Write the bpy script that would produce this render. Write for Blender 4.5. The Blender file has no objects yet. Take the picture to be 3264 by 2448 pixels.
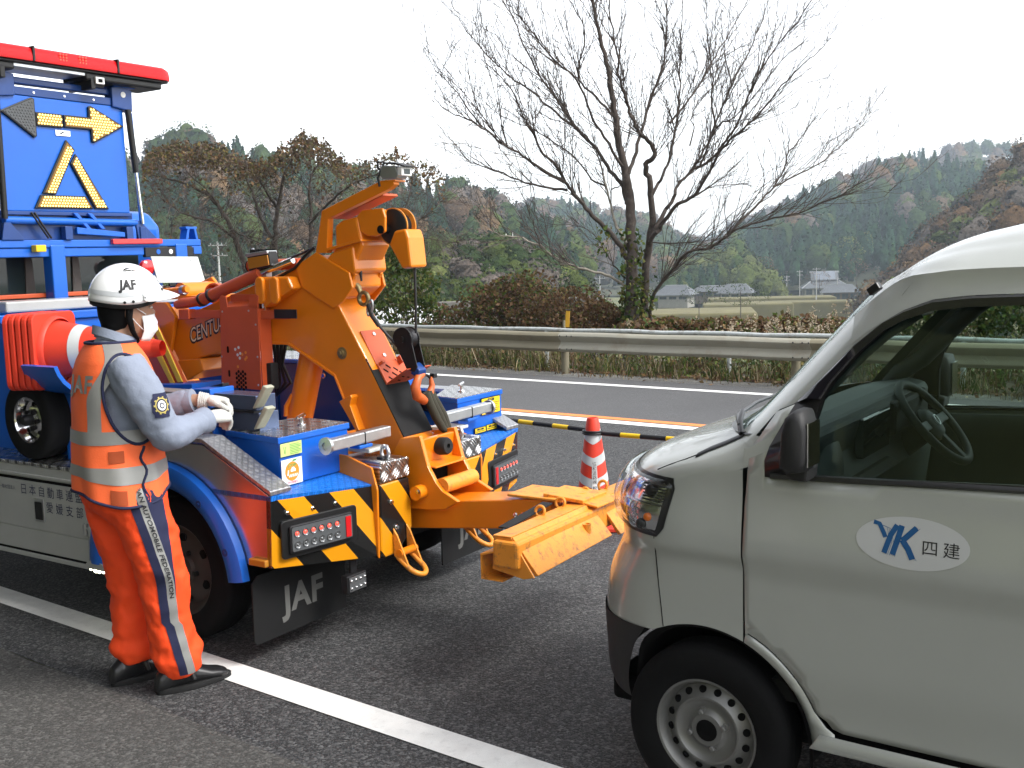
import bpy, bmesh, math, random
import numpy as np
from mathutils import Vector, Matrix, geometry, noise as mnoise
R = math.radians
scene = bpy.context.scene
col = scene.collection
random.seed(7)
rng = np.random.default_rng(7)

# ------------------------------------------------------------------ camera
CAM_H = 1.74
PITCH, ROLL = R(6.961), R(-1.63)
YAW_ROAD, YAW_TRUCK, YAW_VAN = R(52.79), R(56.75), R(54.9)
fw = Vector((0, math.cos(PITCH), -math.sin(PITCH)))
up0 = Vector((0, math.sin(PITCH), math.cos(PITCH)))
ri = Vector((1, 0, 0)) * math.cos(ROLL) + up0 * math.sin(ROLL)
up = Vector((-1, 0, 0)) * math.sin(ROLL) + up0 * math.cos(ROLL)
cam_data = bpy.data.cameras.new('camera')
cam = bpy.data.objects.new('camera', cam_data)
col.objects.link(cam)
cam.matrix_world = Matrix(((ri.x, up.x, -fw.x, 0), (ri.y, up.y, -fw.y, 0), (ri.z, up.z, -fw.z, CAM_H), (0, 0, 0, 1)))
cam_data.sensor_width = 36
cam_data.lens = 36 * 3394.4 / 3264
cam_data.clip_start = .05
cam_data.clip_end = 6000
scene.camera = cam

# ------------------------------------------------------------------ world, sun, exposure
SUN_EL, SUN_AZ = R(46), R(112)      # azimuth from +Y towards +X
world = bpy.data.worlds.new('World')
scene.world = world
world.use_nodes = True
wn = world.node_tree
sky = wn.nodes.new('ShaderNodeTexSky')
sky.sky_type = 'NISHITA'
sky.sun_disc = False
sky.sun_elevation = SUN_EL
sky.sun_rotation = SUN_AZ
sky.air_density = 1.0
sky.dust_density = 1.5
sky.ozone_density = 1.0
hs = wn.nodes.new('ShaderNodeHueSaturation')     # overcast: the sky's blue is washed out by cloud
hs.inputs['Saturation'].default_value = .16
bg = wn.nodes['Background']
bg.inputs['Strength'].default_value = .15
wn.links.new(sky.outputs[0], hs.inputs['Color'])
wn.links.new(hs.outputs[0], bg.inputs['Color'])
sun_d = bpy.data.lights.new('sun', 'SUN')
sun_d.energy = 1.25
sun_d.angle = R(22)
sun_d.color = (1, .97, .92)
sun = bpy.data.objects.new('sun', sun_d)
col.objects.link(sun)
sd = Vector((math.sin(SUN_AZ) * math.cos(SUN_EL), math.cos(SUN_AZ) * math.cos(SUN_EL), math.sin(SUN_EL)))
sun.rotation_euler = sd.to_track_quat('Z', 'Y').to_euler()
vs = scene.view_settings
vs.view_transform = 'Standard'
vs.look = 'None'
vs.exposure = 1.52
vs.gamma = 1
vs.use_curve_mapping = False
scene.cycles.max_bounces = 8
scene.cycles.volume_bounces = 1
scene.cycles.use_denoising = True

# ------------------------------------------------------------------ materials
MATS = {}
def mat(name, color, rough=.5, metal=0., var=.0, vscale=8., bump=0., bscale=60., coat=0., dirt=0., dirt_col=(.08, .07, .06), dscale=3., emis=None, estr=0., trans=0., ior=1.45, spec=.5, alpha=1., rvar=.0):
    m = bpy.data.materials.new(name)
    m.use_nodes = True
    nt = m.node_tree
    b = nt.nodes['Principled BSDF']
    b.inputs['Base Color'].default_value = (*color, 1)
    b.inputs['Roughness'].default_value = rough
    b.inputs['Metallic'].default_value = metal
    b.inputs['Coat Weight'].default_value = coat
    b.inputs['Coat Roughness'].default_value = .06
    b.inputs['Transmission Weight'].default_value = trans
    b.inputs['IOR'].default_value = ior
    b.inputs['Specular IOR Level'].default_value = spec
    b.inputs['Alpha'].default_value = alpha
    if emis:
        b.inputs['Emission Color'].default_value = (*emis, 1)
        b.inputs['Emission Strength'].default_value = estr
    tc = nt.nodes.new('ShaderNodeTexCoord')
    src = None
    if var > 0:
        n = nt.nodes.new('ShaderNodeTexNoise'); n.inputs['Scale'].default_value = vscale; n.inputs['Detail'].default_value = 6
        nt.links.new(tc.outputs['Object'], n.inputs['Vector'])
        mr = nt.nodes.new('ShaderNodeMapRange'); mr.inputs['From Min'].default_value = .25; mr.inputs['From Max'].default_value = .75
        mr.inputs['To Min'].default_value = 1 - var; mr.inputs['To Max'].default_value = 1 + var
        nt.links.new(n.outputs['Fac'], mr.inputs['Value'])
        mx = nt.nodes.new('ShaderNodeMix'); mx.data_type = 'RGBA'; mx.blend_type = 'MULTIPLY'
        mx.inputs['Factor'].default_value = 1
        mx.inputs['A'].default_value = (*color, 1)
        nt.links.new(mr.outputs[0], mx.inputs['B'])
        src = mx.outputs['Result']
        if rvar > 0:
            m2 = nt.nodes.new('ShaderNodeMapRange'); m2.inputs['From Min'].default_value = .3; m2.inputs['From Max'].default_value = .7
            m2.inputs['To Min'].default_value = max(.02, rough - rvar); m2.inputs['To Max'].default_value = min(1, rough + rvar)
            nt.links.new(n.outputs['Fac'], m2.inputs['Value']); nt.links.new(m2.outputs[0], b.inputs['Roughness'])
    if dirt > 0:
        n = nt.nodes.new('ShaderNodeTexNoise'); n.inputs['Scale'].default_value = dscale; n.inputs['Detail'].default_value = 9; n.inputs['Roughness'].default_value = .7
        nt.links.new(tc.outputs['Object'], n.inputs['Vector'])
        mr = nt.nodes.new('ShaderNodeMapRange'); mr.inputs['From Min'].default_value = .52; mr.inputs['From Max'].default_value = .75
        mr.inputs['To Min'].default_value = 0; mr.inputs['To Max'].default_value = dirt
        nt.links.new(n.outputs['Fac'], mr.inputs['Value'])
        mx = nt.nodes.new('ShaderNodeMix'); mx.data_type = 'RGBA'
        nt.links.new(mr.outputs[0], mx.inputs['Factor'])
        if src: nt.links.new(src, mx.inputs['A'])
        else: mx.inputs['A'].default_value = (*color, 1)
        mx.inputs['B'].default_value = (*dirt_col, 1)
        src = mx.outputs['Result']
    if src: nt.links.new(src, b.inputs['Base Color'])
    if bump > 0:
        n = nt.nodes.new('ShaderNodeTexNoise'); n.inputs['Scale'].default_value = bscale; n.inputs['Detail'].default_value = 4
        nt.links.new(tc.outputs['Object'], n.inputs['Vector'])
        bp = nt.nodes.new('ShaderNodeBump'); bp.inputs['Strength'].default_value = bump; bp.inputs['Distance'].default_value = .01
        nt.links.new(n.outputs['Fac'], bp.inputs['Height'])
        nt.links.new(bp.outputs[0], b.inputs['Normal'])
    MATS[name] = m
    return m

def nodes_of(m): return m.node_tree.nodes, m.node_tree.links, m.node_tree.nodes['Principled BSDF']
def math_node(nt, op, a=None, b=None, c=None):
    n = nt.nodes.new('ShaderNodeMath'); n.operation = op
    for i, x in enumerate((a, b, c)):
        if x is None: continue
        if isinstance(x, (int, float)): n.inputs[i].default_value = x
        else: nt.links.new(x, n.inputs[i])
    return n.outputs[0]

M = MATS
mat('orange_paint', (.74, .205, .003), .36, var=.07, vscale=3, coat=.35, dirt=.12, dirt_col=(.25, .09, .02), dscale=4, rvar=.08)
mat('worn_orange', (.76, .28, .03), .45, var=.10, vscale=4, dirt=1., dirt_col=(.09, .055, .04), dscale=26, bump=.08, bscale=90)
mat('red_paint', (.50, .080, .022), .48, var=.10, vscale=5, dirt=.2, dirt_col=(.2, .05, .03))
mat('blue_paint', (.004, .105, .50), .34, var=.06, vscale=4, coat=.2, dirt=.1, dirt_col=(.02, .06, .2))
mat('dark_blue', (.004, .038, .18), .4, var=.08, coat=.2)
mat('black_rubber', (.007, .007, .0075), .75, var=.2, vscale=20, bump=.15, bscale=200)
mat('black_plastic', (.007, .007, .0075), .45, var=.15)
mat('matt_black', (.003, .003, .0033), .9, spec=.2)
mat('rubber_pad', (.007, .007, .0075), .75, var=.12, spec=.3, dirt=.15, dirt_col=(.02, .02, .02))
mat('stowed_steel', (.13, .17, .28), .25, metal=.7, var=.1)
mat('tyre', (.006, .006, .0065), .85, spec=.2, var=.15, vscale=12, bump=.1, bscale=150)
mat('galvanised', (.55, .57, .58), .38, metal=.9, var=.15, vscale=10, dirt=.2, dirt_col=(.3, .3, .29))
mat('chrome', (.8, .8, .82), .12, metal=1, var=.05)
mat('polished_panel', (.62, .60, .59), .22, metal=.95, var=.06, dirt=.25, dirt_col=(.35, .3, .28), dscale=2)
mat('silver_panel', (.40, .41, .40), .32, var=.05, coat=.3, dirt=.12, dirt_col=(.2, .2, .19))
mat('red_lens', (.55, .012, .015), .12, coat=.6, spec=.6)
mat('red_lens_clear', (.55, .004, .007), .22, trans=.15, spec=.3)
mat('red_led', (.6, .03, .02), .2, emis=(1, .07, .04), estr=.8)
mat('clear_led', (.16, .165, .17), .15, metal=.5)
mat('white_led', (1, 1, .95), .2, emis=(1, 1, .75), estr=4.)
mat('amber_led', (.9, .6, .12), .3, emis=(1, .72, .22), estr=1.1)
mat('amber_plate', (.16, .075, .004), .45, var=.1, emis=(1, .45, .03), estr=.03)
mat('amber_lens', (.42, .17, .02), .18, coat=.4)
mat('grey_led_plate', (.075, .08, .085), .5)
mat('white_paint', (.72, .72, .70), .3, var=.04, coat=.3)
mat('plate_white', (.50, .52, .49), .4, var=.05)
mat('navy_print', (.015, .02, .07), .5)
mat('black_print', (.012, .012, .014), .5)
mat('white_print', (.62, .62, .60), .6)
mat('grey_print', (.11, .11, .105), .8)
mat('yellow_label', (.72, .50, .01), .45)
mat('lime_label', (.56, .66, .22), .5)
mat('label_white', (.74, .74, .73), .45)
mat('orange_print', (.75, .25, .02), .5)
mat('green_print', (.08, .32, .08), .5)
mat('yellow_plate', (.80, .52, .02), .4, dirt=.1)
mat('brass_hook', (.30, .24, .12), .38, metal=.75, var=.15, dirt=.4, dirt_col=(.1, .08, .05))
mat('steel_cable', (.03, .03, .032), .5, metal=.4)
mat('dark_steel', (.035, .035, .038), .45, metal=.7, var=.2)
mat('webbing', (.035, .033, .022), .85, bump=.3, bscale=250)
mat('hook_orange', (.58, .12, .025), .42, var=.12, dirt=.3)
mat('cone_red', (.68, .045, .02), .5, var=.07, vscale=5, dirt=.18, dirt_col=(.2, .04, .03))
mat('cone_silver', (.52, .54, .54), .45, var=.08)
mat('bar_yellow', (.78, .50, .01), .4, var=.06)
mat('bar_black', (.012, .012, .013), .45)
mat('glass_dark', (.02, .03, .03), .03, spec=.6)

# striped reflective tape: diagonal black and amber bars printed on the plates (object space of the truck)
m = mat('hazard_stripes', (.5, .2, .01), .25, coat=.3)
nt = m.node_tree; N, LK, B = nodes_of(m)
tc = N.new('ShaderNodeTexCoord'); sx = N.new('ShaderNodeSeparateXYZ'); LK.new(tc.outputs['Object'], sx.inputs[0])
ay = math_node(nt, 'ABSOLUTE', sx.outputs['Y'])
c = math_node(nt, 'SUBTRACT', math_node(nt, 'MULTIPLY', sx.outputs['Z'], .786), ay)
c = math_node(nt, 'DIVIDE', math_node(nt, 'SUBTRACT', c, .042), .25)
fr = math_node(nt, 'FRACT', c)
g = math_node(nt, 'GREATER_THAN', fr, .5)
mx = N.new('ShaderNodeMix'); mx.data_type = 'RGBA'; LK.new(g, mx.inputs['Factor'])
mx.inputs['A'].default_value = (.008, .008, .008, 1); mx.inputs['B'].default_value = (.68, .27, .006, 1)
LK.new(mx.outputs['Result'], B.inputs['Base Color'])

# tread plate: raised lozenges in two directions (fine relief)
def tread(name, base, metal, rough, scale, strength, plane='XY', low=.42):
    m = mat(name, base, rough, metal=metal)
    nt = m.node_tree; N, LK, B = nodes_of(m)
    tc = N.new('ShaderNodeTexCoord'); sx = N.new('ShaderNodeSeparateXYZ'); LK.new(tc.outputs['Object'], sx.inputs[0])
    u, v = sx.outputs[plane[0]], sx.outputs[plane[1]]
    s = scale
    a = math_node(nt, 'MULTIPLY', math_node(nt, 'ADD', u, v), s * .7071)
    b = math_node(nt, 'MULTIPLY', math_node(nt, 'SUBTRACT', u, v), s * .7071)
    ia, ib = math_node(nt, 'FLOOR', a), math_node(nt, 'FLOOR', b)
    par = math_node(nt, 'MODULO', math_node(nt, 'ABSOLUTE', math_node(nt, 'ADD', ia, ib)), 2)
    fa = math_node(nt, 'SUBTRACT', math_node(nt, 'FRACT', a), .5)
    fb = math_node(nt, 'SUBTRACT', math_node(nt, 'FRACT', b), .5)
    def bars(x, y):   # five slim bars lying along x
        stripe = math_node(nt, 'COSINE', math_node(nt, 'MULTIPLY', y, 2 * math.pi * 4))
        stripe = math_node(nt, 'MULTIPLY', math_node(nt, 'ADD', stripe, 1), .5)
        env = math_node(nt, 'SUBTRACT', 1, math_node(nt, 'MULTIPLY', math_node(nt, 'MULTIPLY', x, x), 5.2))
        env2 = math_node(nt, 'SUBTRACT', 1, math_node(nt, 'POWER', math_node(nt, 'MULTIPLY', math_node(nt, 'ABSOLUTE', y), 2.1), 6))
        e = math_node(nt, 'MULTIPLY', math_node(nt, 'MAXIMUM', env, 0), math_node(nt, 'MAXIMUM', env2, 0))
        return math_node(nt, 'MULTIPLY', stripe, e)
    h1, h2 = bars(fa, fb), bars(fb, fa)
    h = math_node(nt, 'ADD', math_node(nt, 'MULTIPLY', h1, par), math_node(nt, 'MULTIPLY', h2, math_node(nt, 'SUBTRACT', 1, par)))
    cm_ = N.new('ShaderNodeMix'); cm_.data_type = 'RGBA'; LK.new(math_node(nt, 'MINIMUM', math_node(nt, 'MULTIPLY', h, 2.2), 1), cm_.inputs['Factor']); cm_.inputs['A'].default_value = (*[q * low for q in base], 1); cm_.inputs['B'].default_value = (*[min(1, q * 1.25) for q in base], 1); LK.new(cm_.outputs['Result'], B.inputs['Base Color'])  # bars lightened and valleys darkened in colour, standing in for reflected contrast
    bp = N.new('ShaderNodeBump'); bp.inputs['Strength'].default_value = strength; bp.inputs['Distance'].default_value = .004
    LK.new(h, bp.inputs['Height']); LK.new(bp.outputs[0], B.inputs['Normal'])
    n = N.new('ShaderNodeTexNoise'); n.inputs['Scale'].default_value = 9; LK.new(tc.outputs['Object'], n.inputs['Vector'])
    mr = N.new('ShaderNodeMapRange'); mr.inputs['To Min'].default_value = max(.05, rough - .12); mr.inputs['To Max'].default_value = rough + .15
    LK.new(n.outputs['Fac'], mr.inputs['Value']); LK.new(mr.outputs[0], B.inputs['Roughness'])
    return m
tread('tread_alu', (.60, .60, .60), 1., .27, 20, 1.)
tread('tread_alu_yz', (.62, .62, .62), 1., .27, 17, 1., 'YZ')
tread('tread_alu_fine', (.44, .44, .45), 1., .36, 42, .25, low=.9)
mat('dull_rim', (.085, .075, .068), .55, metal=.4, var=.2, dirt=.5, dirt_col=(.05, .04, .035))
mat('foot_beige', (.36, .36, .28), .6, var=.15, dirt=.5, dirt_col=(.2, .2, .15))
mat('cream_print', (.78, .66, .46), .5)
tread('tread_blue', (.010, .16, .62), .1, .30, 34, .7, low=.75)

# ------------------------------------------------------------------ mesh helpers
class MB:
    def __init__(self): self.v, self.f, self.mi, self.k = [], [], [], 0
    def add(self, vs, fs):
        o = len(self.v)
        self.v += [tuple(p) for p in vs]
        self.f += [tuple(i + o for i in f) for f in fs]
        self.mi += [self.k] * len(fs)
        return self
    def slot(self, k): self.k = k; return self
    def box(self, lo, hi):
        x0, y0, z0 = lo; x1, y1, z1 = hi
        return self.add([(x0, y0, z0), (x1, y0, z0), (x1, y1, z0), (x0, y1, z0), (x0, y0, z1), (x1, y0, z1), (x1, y1, z1), (x0, y1, z1)],
                        [(0, 3, 2, 1), (4, 5, 6, 7), (0, 1, 5, 4), (1, 2, 6, 5), (2, 3, 7, 6), (3, 0, 4, 7)])
    def hexa(self, b, t):            # four bottom and four top corners
        return self.add(list(b) + list(t), [(0, 3, 2, 1), (4, 5, 6, 7), (0, 1, 5, 4), (1, 2, 6, 5), (2, 3, 7, 6), (3, 0, 4, 7)])
    def prism(self, poly, fn, d0, d1):   # poly of (p, q); fn(p, q, d) -> xyz
        n = len(poly)
        vs = [fn(p, q, d0) for p, q in poly] + [fn(p, q, d1) for p, q in poly]
        fs = [tuple(range(n))[::-1], tuple(range(n, 2 * n))] + [(i, (i + 1) % n, n + (i + 1) % n, n + i) for i in range(n)]
        return self.add(vs, fs)
    def loft(self, rings, cap=True, closed=True):
        n = len(rings[0]); vs = [p for r in rings for p in r]; fs = []
        for i in range(len(rings) - 1):
            for j in range(n if closed else n - 1):
                a, b = i * n + j, i * n + (j + 1) % n
                fs.append((a, b, b + n, a + n))
        if cap and closed:
            fs.append(tuple(range(n))[::-1]); o = (len(rings) - 1) * n; fs.append(tuple(range(o, o + n)))
        return self.add(vs, fs)
    def tube(self, pts, r, n=8, cap=True):
        pts = [Vector(p) for p in pts]; rs = r if isinstance(r, (list, tuple)) else [r] * len(pts)
        rings = []; prev = None
        for i, p in enumerate(pts):
            d = (pts[min(i + 1, len(pts) - 1)] - pts[max(i - 1, 0)])
            d = d.normalized() if d.length > 1e-9 else Vector((0, 0, 1))
            if prev is None:
                a = d.orthogonal().normalized()
            else:
                a = (prev - d * prev.dot(d)); a = a.normalized() if a.length > 1e-6 else d.orthogonal().normalized()
            prev = a; b = d.cross(a)
            rings.append([p + (a * math.cos(2 * math.pi * k / n) + b * math.sin(2 * math.pi * k / n)) * rs[i] for k in range(n)])
        return self.loft(rings, cap)
    def bar(self, p0, p1, w, h, upv=(0, 0, 1)):     # rectangular bar
        p0, p1 = Vector(p0), Vector(p1); d = (p1 - p0).normalized(); u = Vector(upv)
        s = d.cross(u).normalized(); u = s.cross(d).normalized()
        def ring(p): return [p - s * w / 2 - u * h / 2, p + s * w / 2 - u * h / 2, p + s * w / 2 + u * h / 2, p - s * w / 2 + u * h / 2]
        return self.loft([ring(p0), ring(p1)])
    def lathe(self, prof, o, axis, n=24, cap=False):    # prof of (radius, height along axis)
        o, ax = Vector(o), Vector(axis).normalized(); a = ax.orthogonal().normalized(); b = ax.cross(a)
        rings = [[o + ax * h + (a * math.cos(2 * math.pi * k / n) + b * math.sin(2 * math.pi * k / n)) * max(r, 1e-5) for k in range(n)] for r, h in prof]
        return self.loft(rings, cap)
    def torus(self, o, axis, Rr, r, n=20, m=8, sx=1., sy=1., ref=None):
        o, ax = Vector(o), Vector(axis).normalized(); a = Vector(ref).normalized() if ref else ax.orthogonal().normalized(); b = ax.cross(a)
        rings = []
        for i in range(n):
            t = 2 * math.pi * i / n; d = a * math.cos(t) * sx + b * math.sin(t) * sy; dn = d.normalized()
            rings.append([o + d * Rr + (dn * math.cos(2 * math.pi * k / m) + ax * math.sin(2 * math.pi * k / m)) * r for k in range(m)])
        rings.append(rings[0])
        return self.loft(rings, cap=False)
    def sphere(self, c, rx, ry=None, rz=None, n=12, m=8, zmin=-1.):
        ry = rx if ry is None else ry; rz = rx if rz is None else rz
        rings = []
        for i in range(m + 1):
            t = math.asin(zmin) + (math.pi / 2 - math.asin(zmin)) * i / m
            rings.append([(c[0] + rx * math.cos(t) * math.cos(2 * math.pi * k / n), c[1] + ry * math.cos(t) * math.sin(2 * math.pi * k / n), c[2] + rz * math.sin(t)) for k in range(n)])
        return self.loft(rings, cap=True)
    def build(self, name, material, parent=None, bevel=0., smooth=None, segs=2, recalc=True, weld=False):
        me = bpy.data.meshes.new(name)
        me.from_pydata(self.v, [], self.f)
        if recalc or weld:
            bm = bmesh.new(); bm.from_mesh(me)
            if weld: bmesh.ops.remove_doubles(bm, verts=bm.verts, dist=1e-5)
            bmesh.ops.recalc_face_normals(bm, faces=bm.faces); bm.to_mesh(me); bm.free()
        ms = material if isinstance(material, (list, tuple)) else [material]
        for x in ms: me.materials.append(M[x] if isinstance(x, str) else x)
        if len(ms) > 1 and len(self.mi) == len(me.polygons):
            me.polygons.foreach_set('material_index', self.mi)
        if smooth is not None:
            me.shade_smooth()
            me.set_sharp_from_angle(angle=R(smooth))
        o = bpy.data.objects.new(name, me); col.objects.link(o)
        if parent is not None: o.parent = parent
        if bevel > 0:
            b = o.modifiers.new('bevel', 'BEVEL'); b.width = bevel; b.segments = segs; b.limit_method = 'ANGLE'; b.angle_limit = R(38)
        return o

def tag(o, label=None, cat=None, group=None, kind=None):
    if label: o['label'] = label
    if cat: o['category'] = cat
    if group: o['group'] = group
    if kind: o['kind'] = kind
    return o
def thing(name, label, cat, loc=(0, 0, 0), rz=0., group=None):
    o = bpy.data.objects.new(name, None); col.objects.link(o)
    o.empty_display_size = .2
    o.location = loc; o.rotation_euler = (0, 0, rz)
    return tag(o, label, cat, group)
def struct(o): o['kind'] = 'structure'; return o
def copy_tree(o, parent=None):
    c = o.copy(); col.objects.link(c); c.parent = parent
    if parent is not None: c.matrix_parent_inverse = o.matrix_parent_inverse.copy()
    for ch in list(o.children): copy_tree(ch, c)
    return c
def mesh_obj(name, v, f, material, parent=None, smooth=None, attr=None):   # fast numpy mesh (triangles or quads)
    v = np.asarray(v, dtype=np.float32); f = np.asarray(f, dtype=np.int32)
    me = bpy.data.meshes.new(name); k = f.shape[1]
    me.vertices.add(len(v)); me.vertices.foreach_set('co', v.ravel())
    me.loops.add(f.size); me.loops.foreach_set('vertex_index', f.ravel())
    me.polygons.add(len(f)); me.polygons.foreach_set('loop_start', np.arange(0, f.size, k, dtype=np.int32))
    me.update(calc_edges=True)
    if attr is not None:      # one colour for each vertex
        ca = me.color_attributes.new('Col', 'FLOAT_COLOR', 'POINT')
        ca.data.foreach_set('color', np.c_[attr, np.ones(len(attr))].astype(np.float32).ravel())
    me.materials.append(M[material] if isinstance(material, str) else material)
    if smooth is not None: me.shade_smooth(); me.set_sharp_from_angle(angle=R(smooth))
    o = bpy.data.objects.new(name, me); col.objects.link(o)
    if parent is not None: o.parent = parent
    return o
_dg = None
def text_mesh(body, size, extrude=.0, align='CENTER', spacing=1., shear=0., bold=0.):
    cu = bpy.data.curves.new('lettering', 'FONT'); cu.body = body; cu.size = size; cu.align_x = align; cu.align_y = 'CENTER'
    cu.space_character = spacing; cu.extrude = extrude; cu.shear = shear; cu.offset = bold; cu.resolution_u = 3
    o = bpy.data.objects.new('lettering', cu); col.objects.link(o)
    dg = bpy.context.evaluated_depsgraph_get(); dg.update()
    me = bpy.data.meshes.new_from_object(o.evaluated_get(dg))
    bpy.data.objects.remove(o); bpy.data.curves.remove(cu)
    return me
def text(body, size, origin, xdir, ydir, material, parent=None, name='lettering', warp=None, **kw):
    me = text_mesh(body, size, **kw)
    o_, x, y = Vector(origin), Vector(xdir), Vector(ydir); n = x.cross(y).normalized()
    for vtx in me.vertices:
        p = vtx.co
        vtx.co = warp(p.x, p.y, p.z) if warp else o_ + x * p.x + y * p.y + n * p.z
    me.materials.clear(); me.materials.append(M[material])
    o = bpy.data.objects.new(name, me); col.objects.link(o)
    if parent is not None: o.parent = parent
    return o
def voxel(o, size, smooth_it=4, fac=.5):
    r = o.modifiers.new('remesh', 'REMESH'); r.mode = 'VOXEL'; r.voxel_size = size; r.use_smooth_shade = True
    s = o.modifiers.new('smooth', 'SMOOTH'); s.factor = fac; s.iterations = smooth_it
    return o
# ------------------------------------------------------------------ road frame: s along the road (to the left and away), t across it (away)
HR = Vector((-math.sin(YAW_ROAD), math.cos(YAW_ROAD), 0)); LR = Vector((math.cos(YAW_ROAD), math.sin(YAW_ROAD), 0))
def rp(s, t, z=0.): v = HR * s + LR * t; return (v.x, v.y, z)
def to_road(x, y): return HR.x * x + HR.y * y, LR.x * x + LR.y * y

def asphalt(name, dark, light, amount, rough, scale, wear):
    m = mat(name, dark, rough)
    nt = m.node_tree; N, LK, B = nodes_of(m)
    tc = N.new('ShaderNodeTexCoord')
    vo = N.new('ShaderNodeTexVoronoi'); vo.inputs['Scale'].default_value = scale; LK.new(tc.outputs['Object'], vo.inputs['Vector'])
    vo2 = N.new('ShaderNodeTexVoronoi'); vo2.inputs['Scale'].default_value = scale * 2.3; LK.new(tc.outputs['Object'], vo2.inputs['Vector'])
    big = N.new('ShaderNodeTexNoise'); big.inputs['Scale'].default_value = .55; big.inputs['Detail'].default_value = 5; LK.new(tc.outputs['Object'], big.inputs['Vector'])
    sep = N.new('ShaderNodeSeparateColor'); LK.new(vo.outputs['Color'], sep.inputs[0])
    sep2 = N.new('ShaderNodeSeparateColor'); LK.new(vo2.outputs['Color'], sep2.inputs[0])
    st = math_node(nt, 'POWER', sep.outputs[0], 3.2)
    st2 = math_node(nt, 'POWER', sep2.outputs[1], 5.)
    f = math_node(nt, 'MULTIPLY', math_node(nt, 'MAXIMUM', st, math_node(nt, 'MULTIPLY', st2, .8)), amount)
    mx = N.new('ShaderNodeMix'); mx.data_type = 'RGBA'; LK.new(f, mx.inputs['Factor'])
    mx.inputs['A'].default_value = (*dark, 1); mx.inputs['B'].default_value = (*light, 1)
    mr = N.new('ShaderNodeMapRange'); mr.inputs['From Min'].default_value = .3; mr.inputs['From Max'].default_value = .7; mr.inputs['To Min'].default_value = 1 - wear; mr.inputs['To Max'].default_value = 1 + wear
    LK.new(big.outputs['Fac'], mr.inputs['Value'])
    m2 = N.new('ShaderNodeMix'); m2.data_type = 'RGBA'; m2.blend_type = 'MULTIPLY'; m2.inputs['Factor'].default_value = 1
    LK.new(mx.outputs['Result'], m2.inputs['A']); LK.new(mr.outputs[0], m2.inputs['B'])
    LK.new(m2.outputs['Result'], B.inputs['Base Color'])
    B.inputs['Specular IOR Level'].default_value = .45
    bp = N.new('ShaderNodeBump'); bp.inputs['Strength'].default_value = .55; bp.inputs['Distance'].default_value = .006
    LK.new(math_node(nt, 'SUBTRACT', 1., vo.outputs['Distance']), bp.inputs['Height']); LK.new(bp.outputs[0], B.inputs['Normal'])
    return m
asphalt('asphalt_near', (.017, .0175, .019), (.27, .27, .27), .44, .78, 95, .15)
asphalt('asphalt_pavement', (.042, .041, .039), (.22, .215, .205), .45, .9, 85, .2)
asphalt('asphalt_far', (.070, .070, .073), (.20, .20, .20), .45, .85, 120, .12)
asphalt('asphalt_old', (.105, .102, .094), (.36, .35, .32), .7, .85, 80, .25)
asphalt('concrete_edge', (.20, .19, .175), (.34, .33, .30), .5, .9, 60, .25)
mat('line_white', (.74, .74, .72), .6, var=.08, vscale=12, dirt=.35, dirt_col=(.35, .35, .34), dscale=30, bump=.25, bscale=220)
mat('line_orange', (.74, .24, .06), .6, var=.1, vscale=12, dirt=.35, dirt_col=(.3, .18, .12), dscale=30, bump=.25, bscale=220)
mat('soil', (.085, .07, .05), .95, var=.35, vscale=6, bump=.4, bscale=30)
mat('concrete', (.30, .29, .27), .85, var=.15, vscale=2, bump=.15, bscale=20, dirt=.4, dirt_col=(.16, .15, .13), dscale=1.5)

def strip(name, t0, t1, s0, s1, z, material, n=40, wob=0.):
    mb = MB(); v = []; f = []
    for i in range(n + 1):
        s = s0 + (s1 - s0) * i / n
        w = wob * (mnoise.noise(Vector((s * .7, t0, 3.1))) + .5 * mnoise.noise(Vector((s * 2.9, t0, 1.7))))
        v += [rp(s, t0, z), rp(s, t1 + w, z)]
        if i: a = 2 * i; f.append((a - 2, a, a + 1, a - 1))
    return mb.add(v, f).build(name, material)

def gz(x, y):      # the lie of the land beyond the road
    s, t = to_road(x, y)
    def sm(a, b, v): u = min(1, max(0, (v - a) / (b - a))); return u * u * (3 - 2 * u)
    z = -.03
    if t > 14.6: z -= 3.0 * sm(14.6, 21, t) + 11.5 * sm(19, 120, t)
    if t < -5: z += 7.5 * sm(-5, -15, t) + 20 * sm(-14, -60, t) if t < -5 else 0  # unseen bank added behind the camera to block the low sky light
    if 13 < t: z += .25 * sm(13, 15, t) * (mnoise.noise(Vector((x * .25, y * .25, 0))))
    return z
ss = np.unique(np.r_[np.linspace(-900, -80, 22), np.linspace(-80, 80, 81), np.linspace(80, 1500, 30)])
ts = np.unique(np.r_[np.linspace(-80, -16, 9), np.linspace(-16, -4, 9), np.linspace(-4, 13, 5), np.linspace(13, 24, 23), np.linspace(24, 130, 28), np.linspace(130, 2600, 30)])
V_, F_ = [], []
for i, s in enumerate(ss):
    for j, t in enumerate(ts):
        x, y, _ = rp(float(s), float(t)); V_.append((x, y, gz(x, y)))
        if i and j:
            a = i * len(ts) + j; F_.append((a - len(ts) - 1, a - 1, a, a - len(ts)))
m = mat('valley_grass', (.09, .095, .045), .95, var=.0)
nt = m.node_tree; N, LK, B = nodes_of(m)
tc = N.new('ShaderNodeTexCoord'); n1 = N.new('ShaderNodeTexNoise'); n1.inputs['Scale'].default_value = .05; n1.inputs['Detail'].default_value = 8; LK.new(tc.outputs['Object'], n1.inputs['Vector'])
cr = N.new('ShaderNodeValToRGB'); LK.new(n1.outputs['Fac'], cr.inputs[0])
e = cr.color_ramp.elements; e[0].position = .32; e[0].color = (.05, .06, .022, 1); e[1].position = .7; e[1].color = (.20, .165, .075, 1)
x_ = e.new(.5); x_.color = (.10, .115, .04, 1)
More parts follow.
